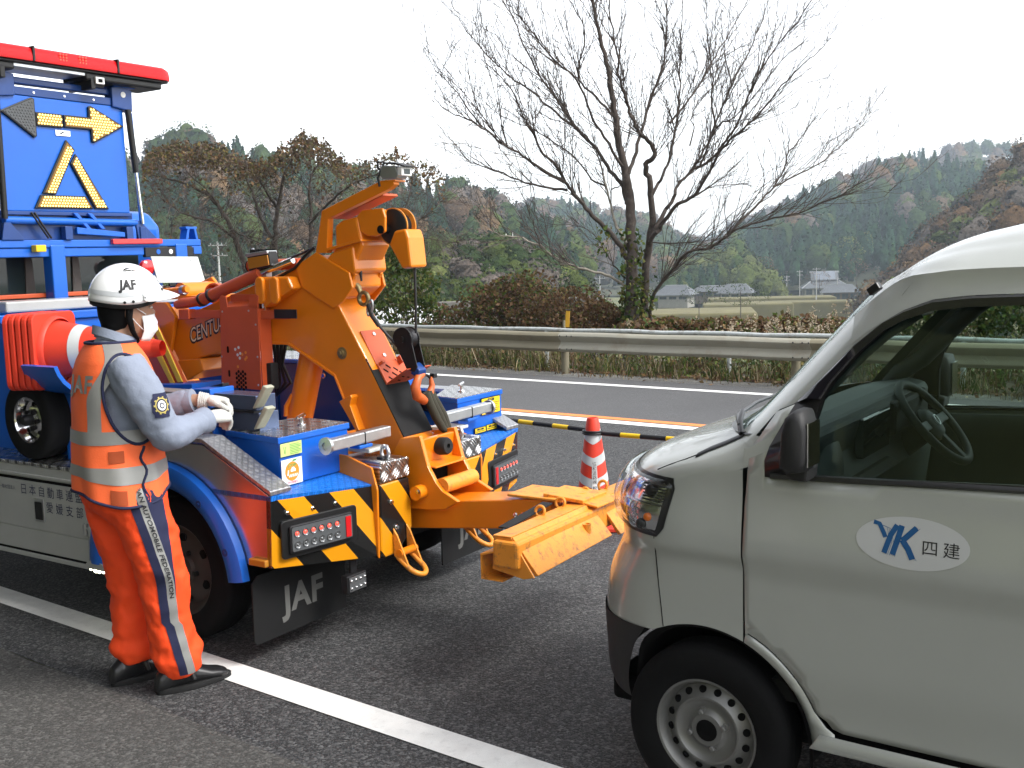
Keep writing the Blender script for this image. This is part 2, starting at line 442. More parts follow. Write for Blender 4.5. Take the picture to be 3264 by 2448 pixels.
LK.new(cr.outputs[0], B.inputs['Base Color'])
struct(mesh_obj('ground', V_, F_, 'valley_grass', smooth=60))
struct(strip('road', 2.33, 9.25, -60, 120, 0., 'asphalt_near', 60))
struct(strip('road_far_lane', 9.25, 12.35, -60, 120, 0., 'asphalt_far', 60))
struct(strip('road_shoulder', 12.35, 12.85, -60, 120, -.004, 'asphalt_old', 260, wob=.12))
struct(strip('pavement', -5.2, 2.33, -60, 120, .002, 'asphalt_pavement', 240, wob=.035))
struct(strip('edge_line', 2.665, 2.815, -60, 120, .004, 'line_white', 60))
struct(strip('center_line_white', 9.118, 9.30, -60, 120, .004, 'line_white', 60))
struct(strip('center_line_orange', 9.315, 9.455, -60, 120, .008, 'line_orange', 60))
struct(strip('far_edge_line', 11.70, 11.86, -60, 120, .004, 'line_white', 60))
for k in range(-5, 10):
    struct(strip('lane_dash', 5.66, 5.81, -1.6 + k * 9.2, 3.55 + k * 9.2, .004, 'line_white', 4))

# unseen deck added to shade the camera's side of the road, and its piers (all out of frame, overhead and behind)
mb = MB(); mb.hexa([rp(2.0, -9.5, 5.3), rp(34, -9.5, 5.3), rp(34, 3.3, 5.3), rp(2.0, 3.3, 5.3)], [rp(2.0, -9.5, 6.4), rp(34, -9.5, 6.4), rp(34, 3.3, 6.4), rp(2.0, 3.3, 6.4)])
SHADE_DECK = struct(mb.build('shade_deck', 'concrete', bevel=.05))
for k in (4, 24):
    mb = MB(); mb.hexa([rp(k - .6, -4.6, -.05), rp(k + .6, -4.6, -.05), rp(k + .6, -3.4, -.05), rp(k - .6, -3.4, -.05)], [rp(k - .6, -4.6, 5.3), rp(k + .6, -4.6, 5.3), rp(k + .6, -3.4, 5.3), rp(k - .6, -3.4, 5.3)])
    struct(mb.build('shade_deck_pier', 'concrete', bevel=.03))

# ------------------------------------------------------------------ guardrail
mat('rail_metal', (.235, .210, .145), .55, metal=.2, var=.14, vscale=1.5, dirt=.75, dirt_col=(.17, .12, .07), dscale=2.2, bump=.05)
mat('rail_pale', (.34, .325, .265), .5, metal=.2, var=.1, vscale=2, dirt=.6, dirt_col=(.20, .15, .09), dscale=2.6)
mat('pipe_white', (.46, .49, .49), .6, var=.1, vscale=4, dirt=.9, dirt_col=(.16, .12, .08), dscale=9)
RT = 12.62
prof = [(.02, .603), (-.02, .602), (-.062, .585), (-.078, .556), (-.066, .525), (-.02, .487), (-.008, .463), (-.02, .439), (-.066, .400), (-.078, .370), (-.062, .341), (-.02, .324), (.02, .323)]
gr = thing('guardrail', 'beige steel crash barrier with two waves along the far road edge', 'guardrail', rp(8.5, RT, 0))
gr_inv = Matrix.Translation(-Vector(rp(8.5, RT, 0)))
def loc(p, o): return tuple(Vector(p) - Vector(o))
GO = rp(8.5, RT, 0)
joints = [8.55 + 3.49 * k for k in range(-8, 9)]
for i, j in enumerate(joints[:-1]):
    mb = MB(); a, b = j - .12, joints[i + 1] + .12
    off = .004 if i % 2 else 0.
    rings = []
    n = 13
    for k in range(n):
        s = a + (b - a) * k / (n - 1)
        sag = .004 * math.sin(3.3 * s)
        rings.append([loc(rp(s, RT + p - off, z + sag), GO) for p, z in prof] + [loc(rp(s, RT + p + .004 - off, z + sag), GO) for p, z in prof[::-1]])
    mb.loft(rings)
    mb.build('beam', 'rail_pale' if i == 7 else 'rail_metal', gr, smooth=45)
    for ds in (-.1, .1):
        for z in (.585, .463, .341):
            pass
    bb = MB()
    for ds in (-.11, -.03, .09):
        for z, dt in ((.556, -.079), (.370, -.079)):
            bb.sphere(loc(rp(j + ds, RT + dt - .004, z), GO), .011, n=6, m=4)
    bb.build('bolt', 'dark_steel', gr, smooth=60)
    mb = MB(); mb.tube([loc(rp(j + .12, RT + .09, -.3), GO), loc(rp(j + .12, RT + .09, .585), GO)], .057, 14)
    mb.build('post', 'rail_metal', gr, smooth=40)
    mb = MB(); mb.hexa([loc(rp(j + .06, RT - .004, .40), GO), loc(rp(j + .18, RT - .004, .40), GO), loc(rp(j + .18, RT + .09, .40), GO), loc(rp(j + .06, RT + .09, .40), GO)],
                       [loc(rp(j + .06, RT - .004, .53), GO), loc(rp(j + .18, RT - .004, .53), GO), loc(rp(j + .18, RT + .09, .53), GO), loc(rp(j + .06, RT + .09, .53), GO)])
    mb.build('bracket', 'rail_metal', gr, bevel=.006)
pr = thing('pipe_rail', 'flaking white pipe handrail running behind the crash barrier', 'handrail', rp(8.5, 13.15, 0))
PO = rp(8.5, 13.15, 0)
pj = [9.3 + 3.0 * k for k in range(-9, 10)]
for i, j in enumerate(pj[:-1]):
    mb = MB(); pts = [loc(rp(j + (pj[i + 1] - j) * k / 6, 13.15, .588 + .008 * math.sin(2.1 * (j + k))), PO) for k in range(7)]
    mb.tube(pts, .033, 12); mb.build('pipe', 'pipe_white', pr, smooth=50)
    mb = MB(); mb.tube([loc(rp(j, 13.15, -.3), PO), loc(rp(j, 13.15, .588), PO)], .03, 10); mb.build('post', 'pipe_white', pr, smooth=50)
mat('delineator_amber', (.46, .25, .015), .5)
# delineator post with an amber reflector
d = thing('delineator_post', 'short grey post with a narrow yellow reflector above the barrier', 'marker post', rp(9.09, 13.32, 0))
MB().tube([(0, 0, -.2), (0, 0, .72)], .022, 10).build('post', 'rail_metal', d, smooth=50)
o = MB().box((-.032, -.012, .615), (.032, .012, .87)).build('reflector', 'delineator_amber', d, bevel=.006)
o.rotation_euler = (0, R(4), YAW_ROAD - R(60))
MB().box((-.037, -.018, .868), (.037, .018, .885)).build('cap', 'dark_steel', o, bevel=.004)

# ------------------------------------------------------------------ cones and bars
def cone_mesh(parent, H=.70, base=.36, text_side=None):
    r0, r1 = .128, .037
    def rr(z): return r0 + (r1 - r0) * (z - .03) / (H - .03)
    mb = MB(); n = 40
    rings = [[(rr(z) * math.cos(2 * math.pi * k / n), rr(z) * math.sin(2 * math.pi * k / n), z) for k in range(n)] for z in (.03, .2, .4, .6, H - .012)]
    rings.append([((rr(H) - .004) * math.cos(2 * math.pi * k / n), (rr(H) - .004) * math.sin(2 * math.pi * k / n), H) for k in range(n)])
    rings.append([((rr(H) - .012) * math.cos(2 * math.pi * k / n), (rr(H) - .012) * math.sin(2 * math.pi * k / n), H - .004) for k in range(n)])
    rings.append([(.012 * math.cos(2 * math.pi * k / n), .012 * math.sin(2 * math.pi * k / n), H - .12) for k in range(n)])
    mb.loft(rings); mb.build('body', 'cone_red', parent, smooth=40)
    b = base / 2
    sq = [(b * sx * (1 - .12 * (i % 2)), b * sy * (1 - .12 * ((i + 1) % 2))) for i, (sx, sy) in enumerate([(1, 1), (1, 1), (-1, 1), (-1, 1), (-1, -1), (-1, -1), (1, -1), (1, -1)])]
    sq = [(b, b * .85), (b * .85, b), (-b * .85, b), (-b, b * .85), (-b, -b * .85), (-b * .85, -b), (b * .85, -b), (b, -b * .85)]
    mb = MB(); mb.loft([[(x, y, 0) for x, y in sq], [(x, y, .022) for x, y in sq], [(x * .94, y * .94, .032) for x, y in sq]]); mb.build('base', 'cone_red', parent, bevel=.004)
    return rr
def chevron_bands(parent, rr, bands, amp, phase):
    n = 48
    for z0, z1 in bands:
        mb = MB(); rings = []
        for u in (0, .5, 1):
            ring = []
            for k in range(n):
                th = 2 * math.pi * k / n
                w = abs(((th - phase) / math.pi * 1.0 + .5) % 1 - .5) * 2
                z = z0 + (z1 - z0) * u + amp * w
                q = rr(z) + .0018
                ring.append((q * math.cos(th), q * math.sin(th), z))
            rings.append(ring)
        mb.loft(rings, cap=False); mb.build('reflective_band', 'cone_silver', parent, smooth=60)
CX, CY = .502, 6.641
tocam = math.atan2(-CY, -CX)
def road_cone(x, y, label, writing):
    c = thing('traffic_cone', label, 'traffic cone', (x, y, .002), 0)
    rr = cone_mesh(c)
    chevron_bands(c, rr, [(.535, .592), (.395, .452), (.262, .318), (.13, .185)], .045, tocam)
    if writing:
        ph = tocam + R(4); mb = MB(); rings = []
        for z in (.235, .33, .425): rings.append([((rr(z) + .0032) * math.cos(ph + a), (rr(z) + .0032) * math.sin(ph + a), z) for a in np.linspace(-.19, .19, 7)])
        mb.loft(rings, cap=False, closed=False); mb.build('label_strip', 'label_white', c, smooth=60)
        for i, ch in enumerate('協和道路㈱松'):
            z = .413 - i * .0275 - (.012 if i == 5 else 0)
            def wp(px, py, pz, z=z):
                q = rr(z + py) + .0042; a = ph + px / q
                return Vector((q * math.cos(a), q * math.sin(a), z + py))
            text(ch, .029, (0, 0, 0), (1, 0, 0), (0, 0, 1), 'black_print', c, warp=wp)
    return c
road_cone(CX, CY, 'red traffic cone with white chevrons and lettering strip beside the tow arm', True)
def cone_bar(p0, p1, label):
    p0, p1 = Vector(p0), Vector(p1); d = (p1 - p0).normalized(); Ln = (p1 - p0).length
    t = thing('cone_bar', label, 'barrier bar', p0, 0, 'striped bars joining the cones')
    def at(u): return d * u
    MB().torus((0, 0, 0), (0, 0, 1), .062, .007, 24, 8).build('ring', 'bar_black', t, smooth=60)
    o = MB().torus(d * Ln, (0, 0, 1), .062, .007, 24, 8).build('ring', 'bar_black', t, smooth=60)
    MB().tube([at(.06), at(.20)], [.013, .016], 12).build('grip', 'bar_black', t, smooth=50)
    u, k = .20, 1
    while u < Ln - .2:
        v = min(u + (.135 if k % 2 else .175), Ln - .2)
        MB().tube([at(u), at(v)], .0155, 14).build('segment', 'bar_yellow' if k % 2 else 'bar_black', t, smooth=50)
        u = v; k += 1
    MB().tube([at(Ln - .2), at(Ln - .06)], [.017, .013], 12).build('grip', 'bar_black', t, smooth=50)
    return t
dl = Vector((-.001 - CX, 7.136 - CY, 0)).normalized() * 2.0
dr = Vector((1.182 - CX, 6.189 - CY, 0)).normalized() * 2.0
cone_bar((CX, CY, .618), (CX + dl.x, CY + dl.y, .618), 'yellow and black bar running from the cone behind the tow truck')
cone_bar((CX, CY, .604), (CX + dr.x, CY + dr.y, .604), 'yellow and black bar running from the cone behind the silver van')
road_cone(CX + dl.x, CY + dl.y, 'red traffic cone hidden behind the tow truck holding the bar end', False)
road_cone(CX + dr.x, CY + dr.y, 'red traffic cone hidden behind the van holding the bar end', False)
# ================================================================== tow truck (local: s forward, l to its far side, z up)
OT = (-.496, 5.138, 0)
truck = thing('tow_truck', 'blue and orange tow truck with lit arrow board and raised boom on the near lane', 'tow truck', OT, math.pi / 2 + YAW_TRUCK)
def T(s, l, z): return (s, -l, z)
SZ = lambda s, z, l: T(s, l, z)         # outline in side view, extruded across
LZ = lambda l, z, s: T(s, l, z)         # outline in rear view, extruded along
def P_sz(poly, l0, l1, name, material, parent=truck, bevel=.004, **k): return MB().prism(poly, SZ, l0, l1).build(name, material, parent, bevel=bevel, **k)
def P_lz(poly, s0, s1, name, material, parent=truck, bevel=.004, **k): return MB().prism(poly, LZ, s0, s1).build(name, material, parent, bevel=bevel, **k)
def tbox(s0, s1, l0, l1, z0, z1, name, material, parent=truck, bevel=.004): return MB().box((s0, -l1, z0), (s1, -l0, z1)).build(name, material, parent, bevel=bevel)
def rrect(x0, x1, y0, y1, r, n=4):
    out = []
    for cx, cy, a0 in ((x1 - r, y1 - r, 0), (x0 + r, y1 - r, 90), (x0 + r, y0 + r, 180), (x1 - r, y0 + r, 270)):
        for k in range(n + 1): a = R(a0 + 90 * k / n); out.append((cx + r * math.cos(a), cy + r * math.sin(a)))
    return out
def bolt(p, axis, r=.012, h=.01, parent=truck, material='chrome', name='bolt'):
    mb = MB(); mb.lathe([(r * 1.5, 0), (r * 1.5, h * .3), (r, h * .35), (r, h), (0, h)], p, axis, 6); return mb.build(name, material, parent, smooth=30)
bk = Vector((-1, 0, 0))

# ---- chassis, wheels
for l in (-.36, .36): tbox(.02, 4.9, l - .035, l + .035, .45, .66, 'frame_rail', 'dark_steel')
tbox(.05, 2.5, -.55, .55, .66, .70, 'subframe', 'matt_black')
tbox(1.3, 2.6, -.60, .60, .24, .60, 'underbody_block', 'matt_black', truck, .03)  # unseen black boxes, this and the next, added to stop light passing underneath
tbox(.18, .30, -.55, .55, .30, .66, 'rear_underbody_block', 'matt_black')
tbox(.9, 1.15, -.7, .7, .28, .42, 'rear_axle', 'matt_black') if False else MB().tube([T(.70, -.62, .33), T(.70, .62, .33)], .07, 12).build('rear_axle', 'matt_black', truck, smooth=40)
def wheel(parent, c, ax, r, w, rim_r, material_rim='dull_rim', holes=6, name='wheel', dish=.05):
    c, ax = Vector(c), Vector(ax).normalized()
    wt = MB(); h = w / 2
    wt.lathe([(rim_r * .97, -h * .8), (rim_r * 1.06, -h * .95), (r * .88, -h), (r * .97, -h * .86), (r, -h * .6), (r, h * .6), (r * .97, h * .86), (r * .88, h), (rim_r * 1.06, h * .95), (rim_r * .97, h * .8)], c, ax, 48)
    root = wt.build(name, 'tyre', parent, smooth=50)
    tr = MB()
    for q in (-.36, 0, .36): tr.lathe([(r + .001, h * (q - .05)), (r - .006, h * q), (r + .001, h * (q + .05))], c, ax, 48)
    tr.build('tread_groove', 'matt_black', root, smooth=50)
    rm = MB(); o = h * .8
    rm.lathe([(rim_r * 1.02, o), (rim_r, o + .006), (rim_r * .94, o - .004), (rim_r * .90, o - dish * .6), (rim_r * .80, o - dish), (rim_r * .52, o - dish * .55), (rim_r * .34, o - dish * .5), (rim_r * .30, o - dish * .2), (rim_r * .2, o - dish * .2), (0, o - dish * .2)], c, ax, 40)
    rmo = rm.build('rim', material_rim, root, smooth=40)
    a = ax.orthogonal().normalized(); b = ax.cross(a)
    for k in range(holes):
        t = 2 * math.pi * (k + .3) / holes; p = c + (a * math.cos(t) + b * math.sin(t)) * rim_r * .66 + ax * (o - dish * .74)
        nn = (ax + (a * math.cos(t) + b * math.sin(t)) * .0).normalized()
        MB().lathe([(rim_r * .10, -.002), (rim_r * .10, .004), (0, .0045)], p, nn, 14).build('vent_hole', 'matt_black', root)
    for k in range(5):
        t = 2 * math.pi * k / 5; p = c + (a * math.cos(t) + b * math.sin(t)) * rim_r * .40 + ax * (o - dish * .5)
        MB().lathe([(.013, 0), (.013, .016), (0, .02)], p, ax, 6).build('wheel_nut', 'dark_steel', root)
    return root
wheel(truck, T(.70, -.79, .335), (0, 1, 0), .335, .20, .215)
wheel(truck, T(.70, .79, .335), (0, -1, 0), .335, .20, .215)
wheel(truck, T(3.35, -.80, .335), (0, 1, 0), .335, .20, .215)
wheel(truck, T(3.35, .80, .335), (0, -1, 0), .335, .20, .215)

# ---- rear corner plates, deck, lamps (both sides by mirroring l)
for sg in (-1, 1):
    def X(s, l, z): return T(s, l * sg * -1 if sg > 0 else l, z)      # give l as on the near side (negative)
    q = [(0, -.95, .763), (-.095, -.42, .719), (-.112, -.42, .389), (.015, -.95, .454)]
    mb = MB(); mb.hexa([X(*p) for p in q], [X(p[0] + .03, p[1], p[2]) for p in q]); mb.build('corner_plate', 'hazard_stripes', truck, bevel=.003)
    # deck in tread plate falling towards the inner corner
    mb = MB(); mb.hexa([X(.0, -.95, .745), X(-.09, -.42, .70), X(.1, -.40, .742), X(.6, -.95, .742)], [X(-.003, -.95, .766), X(-.098, -.42, .722), X(.1, -.40, .7625), X(.6, -.95, .766)]); mb.build('deck_plate', 'tread_blue', truck)
    # lamp: frame in the plane of the swept plate
    o3 = Vector(X(.0, -.95, 0)); e = (Vector(X(-.095, -.42, 0)) - o3).normalized(); nrm = Vector((-1, 0, 0)); nrm = (nrm - e * nrm.dot(e)).normalized()
    def Y(u, z, d): return tuple(o3 + e * u + nrm * d + Vector((0, 0, z)))
    fl = lambda u, z, d: Y(u, z, d)
    mb = MB(); mb.prism(rrect(.035, .435, .487, .652, .018), fl, .0005, .012); lamp = mb.build('tail_lamp', 'black_plastic', truck, bevel=.003)
    mb = MB(); mb.prism(rrect(.068, .402, .508, .628, .012), fl, .010, .026); mb.build('lamp_frame', 'dark_steel', lamp, bevel=.004)
    mb = MB(); mb.prism(rrect(.076, .394, .516, .620, .008), fl, .024, .029); mb.build('lamp_lens', 'grey_led_plate', lamp)
    inner = .358
    mb = MB(); mb.prism(rrect(inner, inner + .028, .522, .614, .003), fl, .027, .033); mb.build('reflector', 'red_lens', lamp)
    for k in range(6):
        u = .102 + k * .042
        for zz, mt, nm in ((.592, 'clear_led', 'bulb_cup'), (.544, 'clear_led', 'bulb_cup')):
            MB().lathe([(.0165, .0285), (.0155, .033), (.010, .0295), (.004, .0285)], Y(u, zz, 0), nrm, 14).build(nm, mt, lamp, smooth=60)
        MB().lathe([(.0095, .0285), (.006, .0335), (0, .0345)], Y(u, .592, 0), nrm, 10).build('bulb', 'red_led', lamp, smooth=60)
        MB().lathe([(.006, .0285), (.004, .0325), (0, .033)], Y(u, .544, 0), nrm, 10).build('bulb', 'clear_led', lamp, smooth=60)
    for u, zz in ((.075, .682), (.205, .678), (.325, .676)): bolt(Y(u, zz, 0), nrm, .007, .014)
    # frame horn with tread-plate cap
    poly = [(-.405, .720), (-.19, .718), (-.178, .60), (-.178, .47), (-.29, .375), (-.41, .375)]
    poly = [(a * (1 if sg < 0 else -1), b) for a, b in poly]
    P_lz(poly, -.125, .35, 'frame_horn', 'hazard_stripes', bevel=.01)
    P_lz([(a * (1 if sg < 0 else -1), b) for a, b in [(-.400, .7225), (-.192, .7225), (-.192, .815), (-.400, .822)]], -.132, .16, 'horn_cap', 'tread_alu_yz', bevel=.006)
    lx = -.413 * (1 if sg < 0 else -1)
    P_sz([(-.12, .38), (-.128, .70), (-.10, .80), (.05, .845), (.62, .86), (.62, .70), (.1, .66)], min(lx - .012, lx), max(lx - .012, lx) , 'horn_cheek', 'orange_paint')
    MB().torus(T(-.07, -.29 * (1 if sg < 0 else -1), .845), (.3, 1, 0), .030, .009, 20, 8).build('shackle', 'galvanised', truck, smooth=60)
    tbox(-.085, -.05, -.31 * (1 if sg < 0 else -1) - .02, -.31 * (1 if sg < 0 else -1) + .02, .815, .83, 'shackle_pin', 'dark_steel')
    for ll, zz in ((-.33, .625), (-.30, .50)): bolt(T(-.1255, ll * (1 if sg < 0 else -1), zz), bk, .009, .012)
    # towing loop under the horn
    lc = -.275 * (1 if sg < 0 else -1)
    for dl_ in (-.052, .045):
        P_sz([(-.128, .50), (-.128, .37), (-.20, .315), (-.215, .325), (-.15, .47)], lc + dl_, lc + dl_ + .009, 'loop_cheek', 'worn_orange', bevel=.002)
    MB().tube([T(-.165, lc - .06, .388), T(-.165, lc + .062, .388)], .018, 12).build('loop_pin', 'orange_paint', truck, smooth=50)
    pts = []
    for k in range(15):
        a = math.pi * (k / 14) ; pts.append(T(-.205 - .055 * math.sin(a), lc - .047 * math.cos(a), .325 - .035 * math.sin(a)))
    pts = [T(-.15, lc - .047, .365)] + pts + [T(-.15, lc + .047, .365)]
    MB().tube(pts, .0125, 10).build('tow_loop', 'worn_orange', truck, smooth=60)
    # tool boxes with tread-plate lids
    if sg < 0: c4 = [(.085, -.808), (.085, -.352), (.43, -.325), (.475, -.752)]
    else: c4 = [(.085, .50), (.085, .935), (.48, .985), (.27, .545)]
    def inset(p, k): cx = sum(a for a, _ in c4) / 4; cy = sum(b for _, b in c4) / 4; return (cx + (p[0] - cx) * k, cy + (p[1] - cy) * k)
    bx = MB(); ci = [inset(p, .965) for p in c4]
    bx.hexa([T(a, b, .766) for a, b in ci], [T(a, b, .962) for a, b in ci]); tb = bx.build('tool_box', 'blue_paint', truck, bevel=.006)
    MB().hexa([T(a, b, .957) for a, b in c4], [T(a, b, .984) for a, b in c4]).build('lid', 'blue_paint', tb, bevel=.003)
    MB().hexa([T(*inset(p, .985), .9842) for p in c4], [T(*inset(p, .985), .9868) for p in c4]).build('lid_tread', 'tread_alu', tb)
    hx = (.245, -.50) if sg < 0 else (.245, .76)
    MB().lathe([(.022, .987), (.022, .992), (.010, .994), (.009, 1.022), (0, 1.022)], T(*hx, 0), (0, 0, 1), 16).build('lock_stem', 'chrome', tb, smooth=40)
    MB().tube([T(hx[0] - .01, hx[1] - .033, 1.024), T(hx[0] + .01, hx[1] + .033, 1.030)], .008, 10).build('lock_handle', 'chrome', tb, smooth=50)
    # galvanised bars on rests
    lt0, lt1 = (-.60, -.185) if sg < 0 else (.25, .665)
    sb = .0; zb = .922
    MB().bar(T(sb, lt0, zb), T(sb, lt1, zb + .004), .052, .052).build('spreader_bar', 'galvanised', truck, bevel=.006)
    le = lt0 if sg < 0 else lt1
    MB().lathe([(.039, -.004), (.039, .012), (.018, .012), (.018, .004), (0, .004)], T(sb, le, zb), (0, 1 if sg < 0 else -1, 0), 24).build('bar_collar', 'galvanised', truck, smooth=40)
    lm = (lt0 * .45 + lt1 * .55)
    tbox(-.03, .035, lm - .045, lm + .045, zb - .045, zb - .029, 'bar_rest', 'blue_paint')
    tbox(-.029, .03, lm - .004, lm + .004, zb - .03, zb + .029, 'bar_strap', 'black_rubber')
    tbox(-.02, .14, lm + .03 if sg < 0 else lm - .17, lm + .17 if sg < 0 else lm - .03, .845, .862, 'bar_bracket', 'plate_white', truck, .004)
    # wheel fender: polished panel with a round cut-out, tread top, blue flare, mud flap
    ls = -.95 if sg < 0 else .95; li = ls + (.02 if sg < 0 else -.02)
    cx, cz, rw = .68, .33, .50
    arc = [(cx + rw * math.cos(R(a)), cz + rw * math.sin(R(a))) for a in range(10, 166, 7)]
    poly = [(.015, .455), (0, .762), (.40, .955), (1.0, .955), (1.22, .755), (1.22, .40)] + arc + [(.2, .455)]
    P_sz(poly, min(ls, li), max(ls, li), 'fender', 'polished_panel', bevel=.003)
    l2 = ls + (.115 if sg < 0 else -.115)
    top = [(-.004, .768), (.40, .962), (1.0, .962), (1.22, .762)]
    ring = lambda p: [T(p[0], ls - (.004 if sg < 0 else -.004), p[1]), T(p[0], l2, p[1]), T(p[0], l2, p[1] + .02), T(p[0], ls - (.004 if sg < 0 else -.004), p[1] + .02)]
    MB().loft([ring(p) for p in top]).build('fender_tread', 'tread_alu_fine', truck, bevel=.003)
    fa = list(range(0, 178, 6)); mb = MB()
    def fr(a):
        ca, sa = math.cos(R(a)), math.sin(R(a)); so = -1 if sg < 0 else 1
        pr_ = [(.425, -.05), (.425, .028), (.45, .05), (.49, .052), (.527, .038), (.535, .006), (.52, .002)]
        return [T(cx + r_ * ca, ls + so * d_, cz + r_ * sa) for r_, d_ in pr_]
    mb.loft([fr(a) for a in fa]); mb.build('wheel_flare', 'blue_paint', truck, smooth=50)
    for a in (30, 62, 95, 128, 158):
        ca, sa = math.cos(R(a)), math.sin(R(a)); MB().lathe([(.017, -.004), (.017, .003), (.006, .003), (.006, .008), (0, .008)], T(cx + .475 * ca, ls + (-.051 if sg < 0 else .051), cz + .475 * sa), (0, 1 if sg < 0 else -1, 0), 12).build('flare_bolt', 'dark_blue', truck, smooth=40)
    MB().box((.03, -max(ls, ls + (-.025 if sg < 0 else .025)), .462), (.13, -min(ls, ls + (-.025 if sg < 0 else .025)), .492)).build('side_marker', 'amber_lens', truck, bevel=.005)
    fl_ = [(-.96, .37), (-.93, .40), (-.40, .40), (-.38, .38), (-.38, .10), (-.95, .10), (-.965, .12)]
    P_lz([(a * (1 if sg < 0 else -1), b) for a, b in fl_], .13, .138, 'mud_flap', 'rubber_pad', bevel=.001)
    text('JAF', .165, T(.128, -.66 if sg < 0 else .66, .245), (0, -1, 0), (0, 0, 1), 'grey_print', truck, spacing=1.1, bold=.006)
    # inner guard above the tyre
    mb = MB(); mb.loft([[T(cx + .42 * math.cos(R(a)), ls + (.04 if sg < 0 else -.04), cz + .42 * math.sin(R(a))), T(cx + .42 * math.cos(R(a)), ls + (.45 if sg < 0 else -.45), cz + .42 * math.sin(R(a)))] for a in range(0, 181, 10)], cap=False, closed=False); mb.build('wheel_housing', 'matt_black', truck, smooth=60)
tbox(.03, .05, -.4, .4, .40, .70, 'rear_crossmember', 'matt_black')
# centre deck between the boxes
tbox(.14, 2.4, -.80, .80, .735, .757, 'centre_deck', 'dark_blue')
tbox(.30, .62, -.28, .28, .757, .82, 'boom_cradle', 'orange_paint', bevel=.01)
MB().hexa([T(.42, -.30, .82), T(.42, .10, .82), T(.85, .10, .80), T(.85, -.30, .80)], [T(.42, -.30, .835), T(.42, .10, .835), T(.85, .10, .90), T(.85, -.30, .90)]).build('cradle_slope', 'orange_paint', truck, bevel=.004)
# under-bumper work lamp
wl = tbox(-.06, -.02, -.575, -.445, .243, .328, 'work_lamp', 'dark_steel', bevel=.006)
tbox(-.066, -.0602, -.565, -.455, .252, .319, 'lamp_glass', 'clear_led', wl, bevel=.002)
tbox(-.045, -.03, -.53, -.49, .325, .39, 'lamp_bracket', 'dark_steel', wl)
for k in range(4):
    for j in (0, 1): MB().sphere(T(-.067, -.555 + .03 * k, .268 + .035 * j), .007, n=8, m=5).build('lamp_bulb', 'chrome', wl, smooth=60)

# stickers on the near tool box
tbox(.0815, .0835, -.800, -.672, .899, .955, 'notice_label', 'lime_label', bevel=0)
for k in range(7): tbox(.0805, .0812, -.745, -.745 + (.066 if k % 3 else .055), .945 - .0068 * k, .9475 - .0068 * k, 'label_print', 'green_print', bevel=0)
MB().tube([T(.081, -.775, .908), T(.081, -.782, .94), T(.081, -.768, .94), T(.081, -.775, .908)], .0012, 5).build('label_diagram', 'green_print', truck)
tbox(.0815, .0835, -.800, -.676, .770, .884, 'road_safety_sticker', 'label_white', bevel=0)
MB().lathe([(.0, 0), (.042, .0), (.042, .001), (0, .001)], T(.0812, -.738, .828), (-1, 0, 0), 32).build('sticker_disc', 'orange_print', truck)
MB().hexa([T(.080, -.738, .871), T(.080, -.714, .872), T(.080, -.706, .879), T(.080, -.728, .879)], [T(.0795, -.738, .871), T(.0795, -.714, .872), T(.0795, -.706, .879), T(.0795, -.728, .879)]).build('sticker_leaf', 'green_print', truck)
text('STOP!', .019, T(.0795, -.738, .853), (0, -1, 0), (0, 0, 1), 'green_print', truck, bold=.0006)
P_lz(rrect(-.748, -.718, .826, .838, .003), .0795, .0801, 'sticker_car', 'label_white', bevel=0)
P_lz([(-.744, .838), (-.739, .846), (-.727, .846), (-.722, .838)], .0795, .0801, 'sticker_car', 'label_white', bevel=0)
for k in range(5): P_lz([(-.760 + .0105 * k, .803), (-.754 + .0105 * k, .803), (-.748 + .0105 * k, .815), (-.754 + .0105 * k, .815)], .0795, .0801, 'sticker_crossing', 'label_white', bevel=0)
MB().tube([T(.0798, -.768, .812), T(.0798, -.762, .836)], .0035, 6).build('sticker_figure', 'label_white', truck)
text('歩行者優先', .0125, T(.0795, -.738, .779), (0, -1, 0), (0, 0, 1), 'red_lens', truck)
# yellow notices on the far tool box
def notice(l0, l1, z0, z1, rows, head):
    P_lz(rrect(l0, l1, z0, z1, .002), .0795, .0835, 'warning_notice', 'black_print', bevel=0)
    P_lz(rrect(l0 + .003, l1 - .003, z0 + .003, z1 - .003, .002), .079, .0797, 'warning_notice', 'yellow_label', bevel=0)
    h = min(.016, (z1 - z0) * .3); lc_ = (l0 + l1) / 2
    P_lz(rrect(lc_ - .032, lc_ + .032, z1 - .006 - h, z1 - .006, h * .4), .0783, .0791, 'notice_heading', 'black_print', bevel=0)
    text(head, h * .8, T(.0781, lc_, z1 - .006 - h / 2), (0, -1, 0), (0, 0, 1), 'yellow_label', truck)
    for k in range(rows):
        zz = z1 - .012 - h - (z1 - z0 - h - .022) * (k + .5) / rows
        tbox(.0783, .079, l0 + .008, l1 - .010 - .012 * (k % 3), zz - .0013, zz + .0013, 'notice_line', 'black_print', bevel=0)
notice(.715, .897, .864, .957, 5, 'お願い'); notice(.645, .750, .771, .803, 2, 'お願い'); notice(.756, .860, .772, .806, 2, 'お願い')

